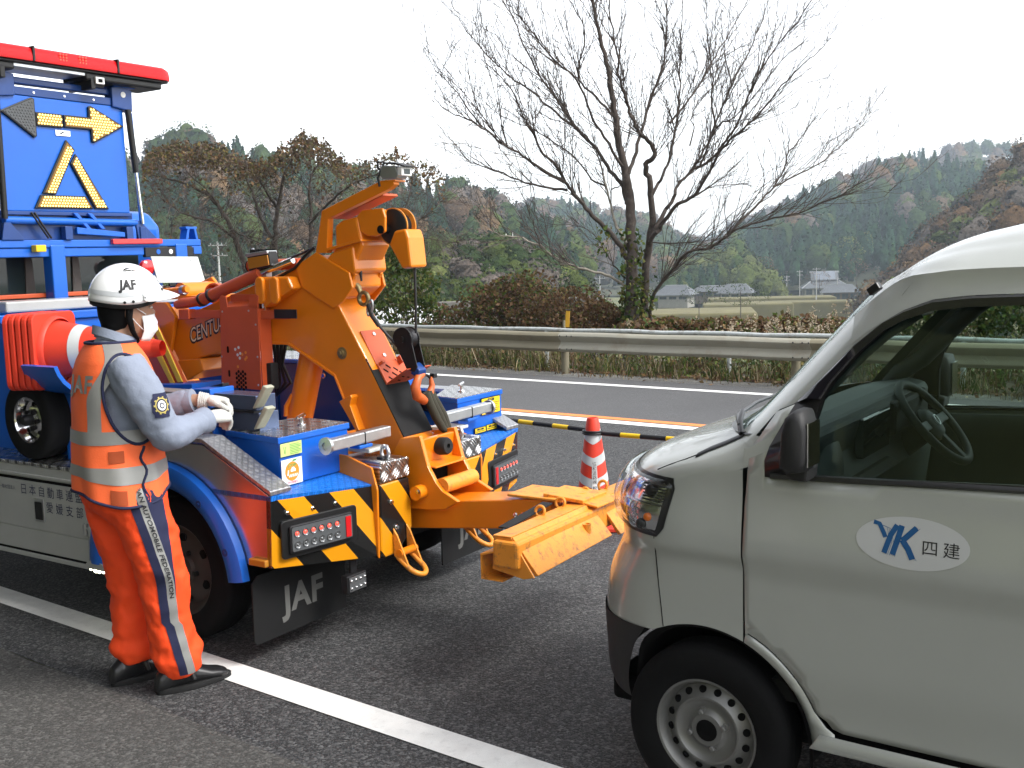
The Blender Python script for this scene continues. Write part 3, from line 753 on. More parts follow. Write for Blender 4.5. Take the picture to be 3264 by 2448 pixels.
# ---- boom
leg = [(.353, 1.543), (.178, 1.264), (.011, .973), (-.036, .884), (-.10, .75), (-.10, .58), (.06, .60), (.20, .80), (.244, .902), (.325, 1.03), (.389, 1.171), (.686, 1.322), (.805, 1.319), (1.20, 1.26), (1.53, 1.19), (1.60, 1.30), (1.558, 1.43), (1.30, 1.505), (.80, 1.653), (.489, 1.747), (.436, 1.762), (.36, 1.70)]
boom = P_sz(leg, -.113, .113, 'boom', 'orange_paint', bevel=.008)
P_sz([(.455, 1.776), (.246, 1.672), (.228, 1.60), (.300, 1.53), (.36, 1.50), (.56, 1.60), (.60, 1.71)], -.127, -.1125, 'boom_gusset', 'orange_paint', boom, bevel=.004)
P_sz([(.455, 1.776), (.246, 1.672), (.228, 1.60), (.300, 1.53), (.36, 1.50), (.56, 1.60), (.60, 1.71)], .1125, .127, 'boom_gusset', 'orange_paint', boom, bevel=.004)
# weld flange along the inside edge of the boom
MB().loft([[T(a, -.122, b), T(a, .122, b), T(a - .004, .122, b + .014), T(a - .004, -.122, b + .014)] for a, b in [(.80, 1.312), (.69, 1.312), (.382, 1.160), (.318, 1.025), (.238, .90)]]).build('boom_flange', 'orange_paint', boom, bevel=.003)
for d in (-.1135,): MB().lathe([(.030, 0), (.030, .004), (.019, .006), (.019, .016), (.010, .018), (.010, .024), (0, .024)], T(.326, -.113, 1.279), (0, 1, 0), 20).build('pivot_boss', 'brass_hook', boom, smooth=40)
P_sz([(.32, 1.045), (.245, 1.082), (.236, 1.07), (.25, 1.03), (.20, .91), (.215, .90)], -.16, -.105, 'stop_tab', 'orange_paint', boom, bevel=.003)
# rubber pad, red tray on the boom's back
f0 = Vector((.353, 0, 1.543)); f1 = Vector((-.036, 0, .884)); fd = (f1 - f0).normalized(); fn = Vector((fd.z, 0, -fd.x)); fn = fn if fn.x < 0 else -fn
def FB(u, l, d): p = f0 + fd * u + fn * d; return T(p.x, l, p.z)       # u down the face, d off it
def fbox(u0, u1, l0, l1, d0, d1, name, material, parent, bevel=.003):
    return MB().hexa([FB(u0, l0, d0), FB(u1, l0, d0), FB(u1, l1, d0), FB(u0, l1, d0)], [FB(u0, l0, d1), FB(u1, l0, d1), FB(u1, l1, d1), FB(u0, l1, d1)]).build(name, material, parent, bevel=bevel)
fbox(.335, .765, -.1125, .1125, .0006, .008, 'rubber_pad', 'rubber_pad', boom, .002)
fbox(.19, .49, -.065, .095, .009, .013, 'tray_plate', 'red_paint', boom)
tr_ = fbox(.375, .49, -.065, .128, .014, .02, 'hook_tray', 'red_paint', boom)
fbox(.484, .49, -.065, .128, .02, .165, 'tray_floor', 'red_paint', tr_)
fbox(.375, .388, -.06, -.04, .02, .05, 'tray_ear', 'red_paint', tr_); fbox(.36, .40, .085, .098, .02, .05, 'tray_ear', 'red_paint', tr_)
for u, l in ((.215, .02), (.335, .02)): MB().lathe([(.010, 0), (.010, .005), (0, .006)], FB(u, l, .013), Vector((fn.x, 0, fn.z)), 12).build('rivet', 'galvanised', boom)
for u, l in ((.40, .0), (.42, .045), (.42, -.03), (.445, .02), (.445, .075), (.465, -.02), (.465, .045)):
    MB().bar(FB(u - .010, l - .012, .0204), FB(u + .010, l + .012, .0204), .009, .0012, Vector((fn.x, 0, fn.z))).build('tray_slot', 'matt_black', tr_)
for d, l in ((.05, 0), (.07, .05), (.09, -.01), (.11, .04), (.13, .09), (.075, .1)):
    MB().bar(FB(.4905, l - .014, d), FB(.4905, l + .014, d - .012), .008, .0012, Vector((fd.x, 0, fd.z))).build('tray_slot', 'matt_black', tr_)
# lower brackets, pins, bumper
for l0, l1 in ((-.150, -.125), (.125, .150)):
    P_sz([(-.045, .885), (-.165, .905), (-.205, .764), (-.25, .69), (-.285, .655), (-.375, .612), (-.30, .57), (-.23, .56), (-.10, .55), (.0, .62), (.04, .75)], l0, l1, 'boom_bracket', 'orange_paint', bevel=.004)
MB().hexa([T(-.150, -.125, .765), T(-.150, .125, .765), T(-.13, .125, .765), T(-.13, -.125, .765)], [T(-.165, -.125, .885), T(-.165, .125, .885), T(-.14, .125, .885), T(-.14, -.125, .885)]).build('bracket_web', 'orange_paint', truck, bevel=.004)
MB().hexa([T(-.235, -.125, .752), T(-.235, .125, .752), T(-.13, .125, .762), T(-.13, -.125, .762)], [T(-.235, -.125, .76), T(-.235, .125, .76), T(-.13, .125, .77), T(-.13, -.125, .77)]).build('bracket_shelf', 'orange_paint', truck, bevel=.002)
MB().lathe([(.040, 0), (.043, .01), (.043, .05), (.036, .062), (.012, .063), (.012, .045), (0, .045)], T(-.155, .005, .832), (-1, -.0, .08), 24).build('rubber_stop', 'black_rubber', truck, smooth=50)
MB().tube([T(-.17, -.205, .643), T(-.17, .205, .643)], .034, 20).build('pivot_pin', 'orange_paint', truck, smooth=40)
for k in range(2): bolt(T(-.19, -.2055, .655 - .0 * k), (0, 1, 0), .008, .012)
MB().tube([T(-.27, -.125, .672), T(-.27, .125, .672)], .036, 20).build('stinger_pin', 'worn_orange', truck, smooth=40)
tbox(-.12, .0, -.12, .12, .60, .74, 'boom_knuckle', 'matt_black')
# stinger, head plates, cross bar and lift arms
sl = .112
def stz(s): return .512 - (s + .1) * sl     # axis height
stg = MB(); stg.loft([[T(s, -.102, stz(s) - .068), T(s, .102, stz(s) - .068), T(s, .102, stz(s) + .068), T(s, -.102, stz(s) + .068)] for s in (.0, -.4, -.80)]); stg.loft([[T(-.80, -.102, stz(-.8) - .068), T(-.80, .102, stz(-.8) - .068), T(-.80, .102, stz(-.8) + .068), T(-.80, -.102, stz(-.8) + .068)], [T(-.88, -.102, stz(-.88) - .068), T(-.88, .102, stz(-.88) - .068), T(-.83, .102, stz(-.83) + .066), T(-.83, -.102, stz(-.83) + .066)]])
stinger = stg.build('stinger', 'orange_paint', truck, bevel=.008)
tbox(-.905, -.62, -.108, .108, .655, .668, 'head_plate', 'worn_orange', stinger)
MB().hexa([T(-.80, -.09, .668), T(-.80, .1, .668), T(-.99, .15, .648), T(-.985, -.06, .648)], [T(-.80, -.09, .684), T(-.80, .1, .684), T(-.99, .15, .664), T(-.985, -.06, .664)]).build('swivel_plate', 'worn_orange', stinger, bevel=.003)
MB().lathe([(.036, .664), (.036, .672), (.022, .673), (.022, .665)], T(-.90, .05, .0), (0, 0, 1), 24).build('swivel_washer', 'worn_orange', stinger, smooth=40)
MB().hexa([T(-.96, -.05, .645), T(-.96, .15, .645), T(-1.06, .17, .632), T(-1.05, -.05, .632)], [T(-.96, -.05, .655), T(-.96, .15, .655), T(-1.06, .17, .642), T(-1.05, -.05, .642)]).build('swivel_plate', 'worn_orange', stinger, bevel=.003)
for s in (-.66, -.70): bolt(T(s, -.1022, stz(s) + .0), (0, 1, 0), .008, .01, stinger)
MB().lathe([(.045, -.06), (.05, .0), (.045, .06)], T(-.93, 0, .58), (0, 0, 1), 20, True).build('swivel_hub', 'worn_orange', stinger, smooth=40)
cb = tbox(-1.03, -.91, -.66, .66, .515, .625, 'cross_bar', 'worn_orange', bevel=.012)
for sg in (-1, 1):
    a, b = (-.64, -.02) if sg < 0 else (.06, .64)
    MB().hexa([T(-.985, a, .63), T(-.985, b, .632), T(-1.075, b + .03, .50), T(-1.075, a + .03, .485)], [T(-.995, a, .642), T(-.995, b, .644), T(-1.09, b + .03, .506), T(-1.09, a + .03, .491)]).build('lift_plate', 'worn_orange', cb, bevel=.003)
    MB().hexa([T(-.90, a, .63), T(-.90, b, .632), T(-.985, b, .633), T(-.985, a, .631)], [T(-.90, a, .64), T(-.90, b, .642), T(-.99, b, .644), T(-.99, a, .642)]).build('lift_top', 'worn_orange', cb, bevel=.003)
    e = a if sg < 0 else b
    P_sz([(-.895, .50), (-.905, .64), (-.985, .642), (-1.09, .49), (-1.04, .478)], min(e, e + .008), max(e, e + .008), 'end_plate', 'worn_orange', cb, bevel=.002)
    MB().hexa([T(-.845, e - .0, .455), T(-.845, e + .1 * -sg, .455), T(-.95, e + .1 * -sg, .455), T(-.95, e, .455)], [T(-.85, e, .56), T(-.85, e + .1 * -sg, .56), T(-.95, e + .1 * -sg, .57), T(-.95, e, .57)]).build('arm_socket', 'worn_orange', cb, bevel=.006) if False else None
    k = -1 if sg < 0 else 1
    ch = MB(); ch.loft([[T(s, e + k * .012 - k * .0, z) for s, z in pr_] for pr_ in ([(-.845, .56), (-.845, .455), (-.95, .455), (-.95, .463), (-.853, .463), (-.853, .552), (-.93, .575), (-.93, .583)],)] + [[T(s, e - k * .22, z) for s, z in [(-.845, .56), (-.845, .455), (-.95, .455), (-.95, .463), (-.853, .463), (-.853, .552), (-.93, .575), (-.93, .583)]]]); ch.build('arm_socket', 'worn_orange', cb, bevel=.003)
    for q in (.05, .12): MB().lathe([(.009, 0), (.009, .001), (0, .001)], T(-.8445, e - k * q, .505), (1, 0, 0), 10).build('socket_hole', 'matt_black', cb)
    for q in (.14, .50):
        MB().lathe([(.020, -.01), (.020, .03), (.015, .03), (.015, -.005), (0, -.005)], T(-1.045, a + q, .556), (0, 0, 1), 18).build('chain_peg', 'worn_orange', cb, smooth=40) if q > .3 else MB().lathe([(.024, 0), (.024, .0015), (0, .0015)], T(-1.05, a + q, .548), (-.8, 0, .55), 18).build('peg_hole', 'matt_black', cb)
    for q in (.16, .33): MB().torus(T(-.90, e - k * (q + .2), .655), (0, 1, .3), .022, .007, 16, 8).build('chain_loop', 'worn_orange', cb, smooth=60)
MB().bar(T(-.86, -.50, .63), T(-.86, -.15, .66), .05, .006).build('chain_strap', 'black_rubber', cb)

# ---- boom head
hd = P_sz([(.40, 1.73), (.345, 1.80), (.345, 1.90), (.30, 1.925), (.20, 1.94), (.17, 1.80), (.235, 1.70)], -.105, .105, 'boom_head', 'orange_paint', truck, bevel=.014)
P_sz([(.41, 1.775), (.16, 1.82), (.165, 1.833), (.41, 1.79)], -.125, .125, 'head_flange', 'orange_paint', hd, bevel=.003)
P_sz([(.36, 1.77), (.225, 1.80), (.21, 1.68), (.235, 1.66), (.40, 1.74)], -.118, .118, 'head_base', 'orange_paint', hd, bevel=.01)
for l0, l1 in ((-.098, -.080), (.080, .098)):
    P_sz([(.22, 1.93), (.175, 1.968), (.045, 1.972), (.03, 1.93), (.035, 1.86), (.09, 1.84), (.15, 1.845), (.20, 1.87)], l0, l1, 'sheave_cheek', 'orange_paint', hd, bevel=.008)
P_sz([(.21, 1.94), (.175, 1.964), (.06, 1.967), (.06, 1.90), (.19, 1.88)], -.0795, .0795, 'sheave_housing', 'orange_paint', hd, bevel=.01)
MB().lathe([(.075, -.05), (.083, -.045), (.083, -.035), (.062, -.015), (.062, .015), (.083, .035), (.083, .045), (.075, .05)], T(.03, 0, 1.885), (0, 1, 0), 32, True).build('sheave', 'dark_steel', hd, smooth=40)
for l in (-.044, .018): MB().lathe([(.0, 0), (.089, 0), (.089, .006), (0, .006)], T(.03, l, 1.885), (0, -1, 0), 32).build('sheave_flange', 'worn_orange', hd, smooth=40)
MB().tube([T(.06, -.101, 1.872), T(.06, .101, 1.872)], .020, 16).build('sheave_pin', 'matt_black', hd, smooth=40)
snout = [(.01, 1.865), (-.06, 1.872), (-.075, 1.83), (-.088, 1.69), (-.03, 1.684), (.045, 1.80)]
P_sz(snout, -.062, .062, 'cable_snout', 'orange_paint', hd, bevel=.012)
for l in (-.095, .095):
    P_sz([(.30, 1.80), (.27, 1.81), (.225, 1.74), (.225, 1.66), (.25, 1.625), (.275, 1.64), (.265, 1.72)], l - .011, l + .011, 'hook_lug', 'orange_paint', hd, bevel=.006)
P_sz([(.33, 1.70), (.24, 1.67), (.24, 1.60), (.31, 1.55), (.36, 1.60)], -.105, .105, 'head_neck', 'orange_paint', hd, bevel=.008)
# camera on its arm
ca_ = MB(); ring = lambda a, b: [T(a[0], -.125, a[1]), T(a[0], -.085, a[1]), T(b[0], -.085, b[1]), T(b[0], -.125, b[1])]
ca_.loft([ring((.385, 1.77), (.46, 1.77)), ring((.366, 1.935), (.405, 1.975)), ring((-.02, 2.055), (.030, 2.095)), ring((-.055, 2.075), (-.05, 2.092))]); ca = ca_.build('camera_arm', 'orange_paint', truck, bevel=.003)
MB().loft([[T(.37, -.084, 1.934), T(.37, .03, 1.934), T(.385, .03, 1.944), T(.385, -.084, 1.944)], [T(.05, -.084, 2.03), T(.05, .03, 2.03), T(.055, .03, 2.042), T(.055, -.084, 2.042)]]).build('arm_web', 'red_paint', ca, bevel=.002)
tbox(-.062, .025, -.125, -.05, 2.088, 2.096, 'camera_foot', 'orange_paint', ca, .001)
cm = MB(); cm.prism([(-.085, 2.118), (-.075, 2.100), (.015, 2.102), (.03, 2.125), (.02, 2.165), (-.065, 2.158)], SZ, -.125, -.055); cmo = cm.build('rear_camera', 'galvanised', truck, bevel=.005)
tbox(-.105, -.078, -.128, -.052, 2.112, 2.152, 'camera_front', 'white_paint', cmo, .004); tbox(-.1065, -.1045, -.112, -.068, 2.120, 2.144, 'camera_window', 'glass_dark', cmo, 0)
P_sz([(-.12, 2.150), (-.05, 2.168), (.0, 2.172), (-.0, 2.178), (-.055, 2.176), (-.122, 2.156)], -.13, -.05, 'camera_hood', 'black_plastic', cmo, bevel=.002)
MB().tube([T(.03, -.09, 2.13), T(.06, -.10, 2.16), T(.05, -.11, 2.185), T(.01, -.11, 2.18), T(.04, -.126, 2.11), T(.03, -.127, 2.07)], .006, 8).build('camera_cable', 'black_plastic', cmo, smooth=60)
# wire rope, hooks, snatch block
def rope(pts, r=.006, name='wire_rope', parent=truck, mt='steel_cable'): return MB().tube(pts, r, 8).build(name, mt, parent, smooth=60)
rope([T(-.058, 0, 1.69), T(-.055, .0, 1.5), T(-.05, .0, 1.375)], .0065)
hk = [T(.262, -.075, 1.735), T(.275, -.075, 1.752), T(.30, -.075, 1.752), T(.325, -.075, 1.725), T(.33, -.075, 1.69), T(.31, -.075, 1.655), T(.27, -.075, 1.625), T(.235, -.075, 1.60), T(.222, -.075, 1.57)]
MB().tube(hk, [.008, .013, .016, .019, .021, .021, .018, .015, .012], 12).build('grab_hook', 'brass_hook', truck, smooth=60)
MB().torus(T(.205, -.075, 1.545), (0, 1, 0), .030, .0105, 22, 8).build('hook_eye', 'brass_hook', truck, smooth=60)
MB().tube([T(.238, -.075, 1.70), T(.222, -.07, 1.68), T(.218, -.07, 1.63)], [.012, .009, .005], 8).build('hook_latch', 'dark_steel', truck, smooth=60)
MB().torus(T(.172, -.07, 1.50), (.2, 1, 0), .034, .006, 20, 8, sx=.45, sy=1.2, ref=(.86, 0, .3)).build('rope_thimble', 'galvanised', truck, smooth=60)
rope([T(.185, -.073, 1.525), T(.165, -.065, 1.46), T(.14, -.045, 1.41)], .011, 'rope_ferrule')
rope([T(.145, -.05, 1.42), T(.08, -.03, 1.345), T(.03, -.02, 1.29)], .0065)
sb_ = MB(); up_ = Vector((-.10, 0, -.19)); 
for l in (-.032, .026):
    pl_ = []
    for k in range(13): a = R(20 + 190 * k / 12); pl_.append((.012 + .060 * math.cos(a - R(15)), 1.345 + .060 * math.sin(a - R(15))))
    pl_ += [(-.075, 1.215), (-.055, 1.19), (-.01, 1.20)]
    sb_.prism(sorted(pl_[:13], key=lambda p: math.atan2(p[1] - 1.3, p[0])) if False else pl_, SZ, l, l + .006)
blk = sb_.build('snatch_block', 'black_plastic', truck, bevel=.002)
MB().lathe([(.052, -.024), (.056, -.02), (.044, 0), (.056, .02), (.052, .024)], T(.012, 0, 1.345), (0, 1, 0), 28, True).build('block_sheave', 'dark_steel', blk, smooth=40)
MB().lathe([(.016, 0), (.016, .01), (0, .012)], T(.012, -.032, 1.345), (0, 1, 0), 14).build('block_axle', 'black_plastic', blk, smooth=40)
P_sz([(-.045, 1.235), (-.085, 1.20), (-.075, 1.165), (-.03, 1.18)], -.03, .03, 'block_yoke', 'dark_blue', blk, bevel=.006)
hp = [T(-.07, .02, 1.175), T(-.07, -.02, 1.165), T(-.07, -.048, 1.12), T(-.07, -.035, 1.075), T(-.07, .015, 1.05), T(-.07, .062, 1.07), T(-.07, .085, 1.115), T(-.07, .075, 1.155)]
ho = MB().tube(hp, [.012, .019, .024, .026, .025, .021, .015, .008], 12).build('lifting_hook', 'hook_orange', truck, smooth=60)
MB().tube([T(-.07, .02, 1.175), T(-.068, .055, 1.165), T(-.07, .08, 1.145)], [.006, .007, .006], 8).build('safety_latch', 'dark_steel', ho, smooth=60)
tbox(-.085, -.055, .085, .112, 1.150, 1.172, 'latch_cap', 'black_plastic', ho)
for k, dx in enumerate((-.022, 0.004, .028)):
    pts = [T(-.075 + .006 * k, .045 + dx, 1.085), T(-.085, .065 + dx, 1.03), T(-.095, .10 + dx * 1.2, .96), T(-.10, .135 + dx * .8, .90), T(-.115, .152 + dx * .4, .865)]
    MB().tube(pts, [.022, .021, .022, .020, .012], 10).build('sling_strap', 'webbing', truck, smooth=60)
bolt(T(-.125, .10, .845), (.2, 1, 0), .012, .06, material='galvanised', name='sling_bolt')

# ---- upper boom details
rp_ = MB(); rp_.prism([(.80, 1.52), (1.075, 1.50), (1.10, 1.09), (.805, 1.085)], SZ, -.205, -.20); red = rp_.build('perforated_guard', 'red_paint', truck, bevel=.001)
P_sz([(.79, 1.50), (.80, 1.09), (.76, 1.09), (.765, 1.49)], -.20, -.135, 'guard_flange', 'red_paint', red, bevel=.002) if False else tbox(.797, .803, -.2, -.12, 1.085, 1.50, 'guard_flange', 'red_paint', red, .001)
tbox(1.085, 1.091, -.2, -.12, 1.09, 1.49, 'guard_flange', 'red_paint', red, .001)
tbox(.765, .80, -.17, -.12, 1.085, 1.22, 'guard_pad', 'black_rubber', red)
MB().hexa([T(.85, -.205, 1.512), T(1.07, -.205, 1.50), T(1.07, -.14, 1.53), T(.85, -.14, 1.54)], [T(.85, -.205, 1.518), T(1.07, -.205, 1.506), T(1.07, -.14, 1.536), T(.85, -.14, 1.546)]).build('guard_top', 'red_paint', red, bevel=.002)
P_sz([(1.075, 1.49), (1.078, 1.555), (1.065, 1.568), (1.03, 1.565), (1.02, 1.51)], -.205, -.198, 'guard_ear', 'red_paint', red, bevel=.002)
P_sz([(.80, 1.50), (.79, 1.565), (.81, 1.575), (.85, 1.57), (.87, 1.51)], -.205, -.198, 'guard_ear', 'red_paint', red, bevel=.002)
tbox(.82, 1.06, -.145, -.14, 1.51, 1.572, 'guard_back', 'red_paint', red, .002)
for s, z in ((.98, 1.29), (.955, 1.30), (.945, 1.27), (.965, 1.262), (.93, 1.265), (.95, 1.245), (.968, 1.20), (.905, 1.275), (.90, 1.25), (.91, 1.24)):
    MB().lathe([(.008, 0), (.008, .0008), (0, .0008)], T(s, -.2052, z), (0, 1, 0), 8).build('guard_hole', 'white_print' if s > .94 and z > 1.22 else 'orange_print', red)
for i in range(9):
    for j in range(2 + (i % 2)):
        MB().lathe([(.0085, 0), (.0085, .0008), (0, .0008)], T(.965 - .032 * j + (.016 if i % 2 else 0), -.2052, 1.175 - .0115 * i), (0, 1, 0), 8).build('guard_hole', 'matt_black', red)
for z0 in (1.145, 1.27): P_sz(rrect(1.028, 1.042, z0, z0 + .035, .006), -.2062, -.2052, 'guard_hole', 'matt_black', red, bevel=0)
for s, z in ((1.06, 1.485), (.865, 1.49), (1.083, 1.41), (.82, 1.42), (1.085, 1.25), (.82, 1.255), (1.09, 1.11), (.825, 1.11)): bolt(T(s, -.205, z), (0, 1, 0), .004, .004, red, 'galvanised', 'rivet')
tbox(.60, 1.40, -.19, -.175, 1.448, 1.492, 'guide_bar', 'red_paint', red, .003)
tbox(.545, .70, -.192, -.186, 1.452, 1.498, 'guide_bar_end', 'dark_steel', red, .002)
tbox(1.33, 1.41, -.20, -.15, 1.44, 1.495, 'guide_block', 'red_paint', red, .004)
# brick-red ram along the boom
rm_ = MB().tube([T(1.48, -.15, 1.515), T(1.42, -.15, 1.525), T(1.30, -.15, 1.535)], [.022, .03, .026], 14).build('boom_ram', 'red_paint', truck, smooth=50)
MB().tube([T(1.30, -.15, 1.535), T(.83, -.14, 1.68)], .032, 16).build('ram_barrel', 'red_paint', rm_, smooth=50)
MB().tube([T(.83, -.14, 1.68), T(.62, -.12, 1.74)], .017, 14).build('ram_rod', 'chrome', rm_, smooth=50)
for t in (.05, .2): MB().tube([T(1.30 - .47 * t, -.15, 1.535 + .145 * t), T(1.285 - .47 * t, -.15, 1.54 + .145 * t)], .037, 14).build('ram_collar', 'dark_steel', rm_, smooth=50)
MB().tube([T(.95, -.10, 1.715), T(.63, -.06, 1.722)], .029, 14).build('cross_ram', 'red_paint', truck, smooth=50)
MB().lathe([(.030, 0), (.030, .004), (.021, .005), (.021, 0)], T(.952, -.10, 1.715), (1, .1, 0), 18).build('ram_mouth', 'matt_black', truck)
MB().torus(T(.93, -.09, 1.785), (.6, 1, 0), .017, .007, 18, 8).build('lifting_eye', 'galvanised', truck, smooth=60)
# clevis on the side of the boom
P_sz([(.79, 1.66), (.60, 1.66), (.57, 1.60), (.78, 1.50)], -.185, -.11, 'ram_clevis', 'orange_paint', truck, bevel=.012)
for s0 in (.70, .80):
    P_sz([(s0 - .015 + .032 * math.cos(R(a)), 1.60 + (.03 if a < 180 else -.045) + .032 * math.sin(R(a))) for a in range(0, 360, 30)], -.203, -.18, 'clevis_ear', 'orange_paint', truck, bevel=.008)
MB().tube([T(.80, -.16, 1.58), T(.845, -.14, 1.28)], [.020, .017], 12).build('lift_rod', 'chrome', truck, smooth=50)
# big lift cylinder
MB().tube([T(.60, -.02, 1.30), T(.73, -.06, .80)], .066, 24).build('lift_cylinder', 'orange_paint', truck, smooth=50)
MB().tube([T(.70, -.09, 1.05), T(.74, -.10, .99), T(.735, -.11, .94)], .014, 10).build('lift_hose_pipe', 'orange_paint', truck, smooth=50)
for k in range(4):
    y = .01 * k
    rope([T(.86 - .02 * k, -.05 + y, 1.31), T(.87 - .015 * k, -.03, 1.20), T(.92 - .04 * k, .0, 1.10), T(.96, .05, 1.02)], .009, 'hydraulic_hose', mt='black_plastic')
rope([T(.47, -.118, 1.80), T(.52, -.128, 1.765), T(.60, -.13, 1.70), T(.72, -.13, 1.655), T(.86, -.125, 1.645)], .008, 'lamp_cable', mt='black_plastic')
rope([T(.47, -.118, 1.80), T(.58, -.10, 1.77), T(.70, -.07, 1.75)], .007, 'lamp_cable', mt='black_plastic')
rope([T(.90, -.12, 1.70), T(.935, -.125, 1.66), T(.915, -.13, 1.635), T(.86, -.128, 1.645)], .006, 'lamp_cable', mt='black_plastic')
# square work lamp on the boom
sq = P_sz([(.898, 1.69), (.735, 1.712), (.748, 1.79), (.905, 1.775)], -.16, -.10, 'boom_lamp', 'black_plastic', truck, bevel=.006)
P_sz([(.890, 1.70), (.744, 1.719), (.752, 1.770), (.895, 1.757)], -.166, -.159, 'lamp_lens', 'amber_lens', sq, bevel=.002)
P_sz([(.908, 1.762), (.748, 1.777), (.750, 1.792), (.908, 1.779)], -.168, -.098, 'lamp_rim', 'galvanised', sq, bevel=.003)
for k in range(5): P_sz([(.885 - .028 * k, 1.78), (.877 - .028 * k, 1.78), (.875 - .028 * k, 1.80), (.883 - .028 * k, 1.80)], -.155, -.10, 'lamp_fin', 'matt_black', sq, bevel=0)
tbox(.79, .84, -.14, -.10, 1.655, 1.70, 'lamp_stand', 'galvanised', sq)
# maker's lettering on the boom's side
text('CENTURY', .076, T(1.432, -.1145, 1.336), Vector((-1, 0, .30)).normalized(), Vector((.0, 0, 1.5)), 'black_print', truck, align='LEFT', bold=.005, extrude=.0006)
text('CENTURY', .076, T(1.427, -.1165, 1.340), Vector((-1, 0, .30)).normalized(), Vector((.0, 0, 1.5)), 'cream_print', truck, align='LEFT', bold=.0)
# turret, winches
P_sz([(1.74, 1.50), (1.72, 1.10), (1.46, .80), (1.9, .80), (2.0, 1.4)], -.16, .16, 'turret', 'orange_paint', truck, bevel=.02)
P_sz([(1.72, 1.53), (1.57, 1.53), (1.50, 1.45), (1.56, 1.26), (1.68, 1.20)], -.15, -.125, 'turret_cheek', 'orange_paint', truck, bevel=.004)
P_sz([(1.52, 1.21), (1.33, 1.225), (1.31, 1.16), (1.45, 1.10)], -.14, .14, 'turret_skirt', 'orange_paint', truck, bevel=.006)
tbox(1.30, 1.66, -.13, .13, 1.545, 1.565, 'winch_shelf', 'orange_paint', truck, .003)
MB().tube([T(1.50, -.10, 1.585), T(1.50, .14, 1.585)], .05, 24).build('winch_drum', 'orange_paint', truck, smooth=50)
MB().tube([T(1.66, -.12, 1.585), T(1.42, -.12, 1.60)], .018, 12).build('winch_shaft', 'orange_paint', truck, smooth=50)
for s in (1.62, 1.45): MB().lathe([(.026, -.014), (.026, .014), (.014, .014), (.014, -.014)], T(s, -.12, 1.595), (1, 0, 0), 16).build('shaft_clamp', 'galvanised', truck, smooth=40)
MB().lathe([(.055, 0), (.055, .05), (.045, .05), (.045, .01), (0, .01)], T(1.29, -.02, 1.575), (-.3, 1, 0), 24).build('winch_motor', 'red_paint', truck, smooth=40)
P_sz([(1.62, 1.56), (1.60, 1.63), (1.50, 1.66), (1.44, 1.60), (1.44, 1.56)], .12, .14, 'winch_cheek', 'orange_paint', truck, bevel=.004)
# slanted boards with yellow slats
P_sz([(1.74, 1.36), (1.60, 1.42), (1.38, 1.09), (1.58, 1.08)], -.215, -.19, 'slat_board', 'red_paint', truck, bevel=.002)
P_sz([(1.665, 1.345), (1.625, 1.375), (1.452, 1.093), (1.49, 1.093)], -.222, -.214, 'yellow_slat', 'yellow_plate', truck, bevel=.003)
P_sz([(1.602, 1.395), (1.560, 1.400), (1.388, 1.105), (1.428, 1.100)], -.222, -.214, 'yellow_slat', 'yellow_plate', truck, bevel=.003)
MB().hexa([T(1.56, -.30, 1.07), T(1.22, -.30, 1.07), T(1.22, -.10, 1.07), T(1.56, -.10, 1.07)], [T(1.56, -.30, 1.09), T(1.22, -.30, 1.11), T(1.22, -.10, 1.11), T(1.56, -.10, 1.09)]).build('slat_tray', 'blue_paint', truck, bevel=.003)

# ---- lift arms stowed on the near deck
tbox(.62, 2.0, -.70, -.60, 1.03, 1.135, 'alloy_beam', 'galvanised', truck, .004)
P_sz([(.70, 1.16), (.58, 1.165), (.56, .80), (.69, .80)], -.735, -.59, 'beam_cradle', 'blue_paint', truck, bevel=.004)
bolt(T(.66, -.735, 1.115), (0, 1, 0), .016, .02, material='black_plastic', name='cradle_knob')
tbox(.30, .575, -.72, -.60, 1.078, 1.145, 'stowed_arm', 'stowed_steel', truck, .003)
tbox(.285, .575, -.72, -.60, .985, 1.068, 'stowed_arm', 'stowed_steel', truck, .003)
tbox(.30, .66, -.735, -.60, 1.068, 1.078, 'arm_shelf', 'dark_steel', truck, .001)
for z0 in (1.085, .992):
    q = [(.30, z0 + .005), (.275, z0 + .01), (.20, z0 + .105), (.225, z0 + .115)]
    P_sz(q, -.748, -.695, 'arm_foot', 'foot_beige', truck, bevel=.006)
for s, l in ((.47, -.735), (.64, -.66)): pass
MB().hexa([T(.75, -.64, 1.14), T(.60, -.64, 1.165), T(.60, -.60, 1.165), T(.75, -.60, 1.14)], [T(.75, -.64, 1.15), T(.60, -.64, 1.18), T(.60, -.60, 1.18), T(.75, -.60, 1.15)]).build('cradle_clip', 'dark_steel', truck, bevel=.002)
# controls by the fender that the man is working
for k in range(5):
    MB().tube([T(.55 + .045 * k, -.835, .96), T(.545 + .045 * k, -.85, 1.035)], .007, 8).build('control_lever', 'dark_steel', truck, smooth=50)
    MB().sphere(T(.545 + .045 * k, -.851, 1.042), .016, n=10, m=8).build('lever_knob', 'black_plastic', truck, smooth=60)
tbox(.50, .80, -.87, -.80, .955, .985, 'control_box', 'black_plastic', truck, .006)
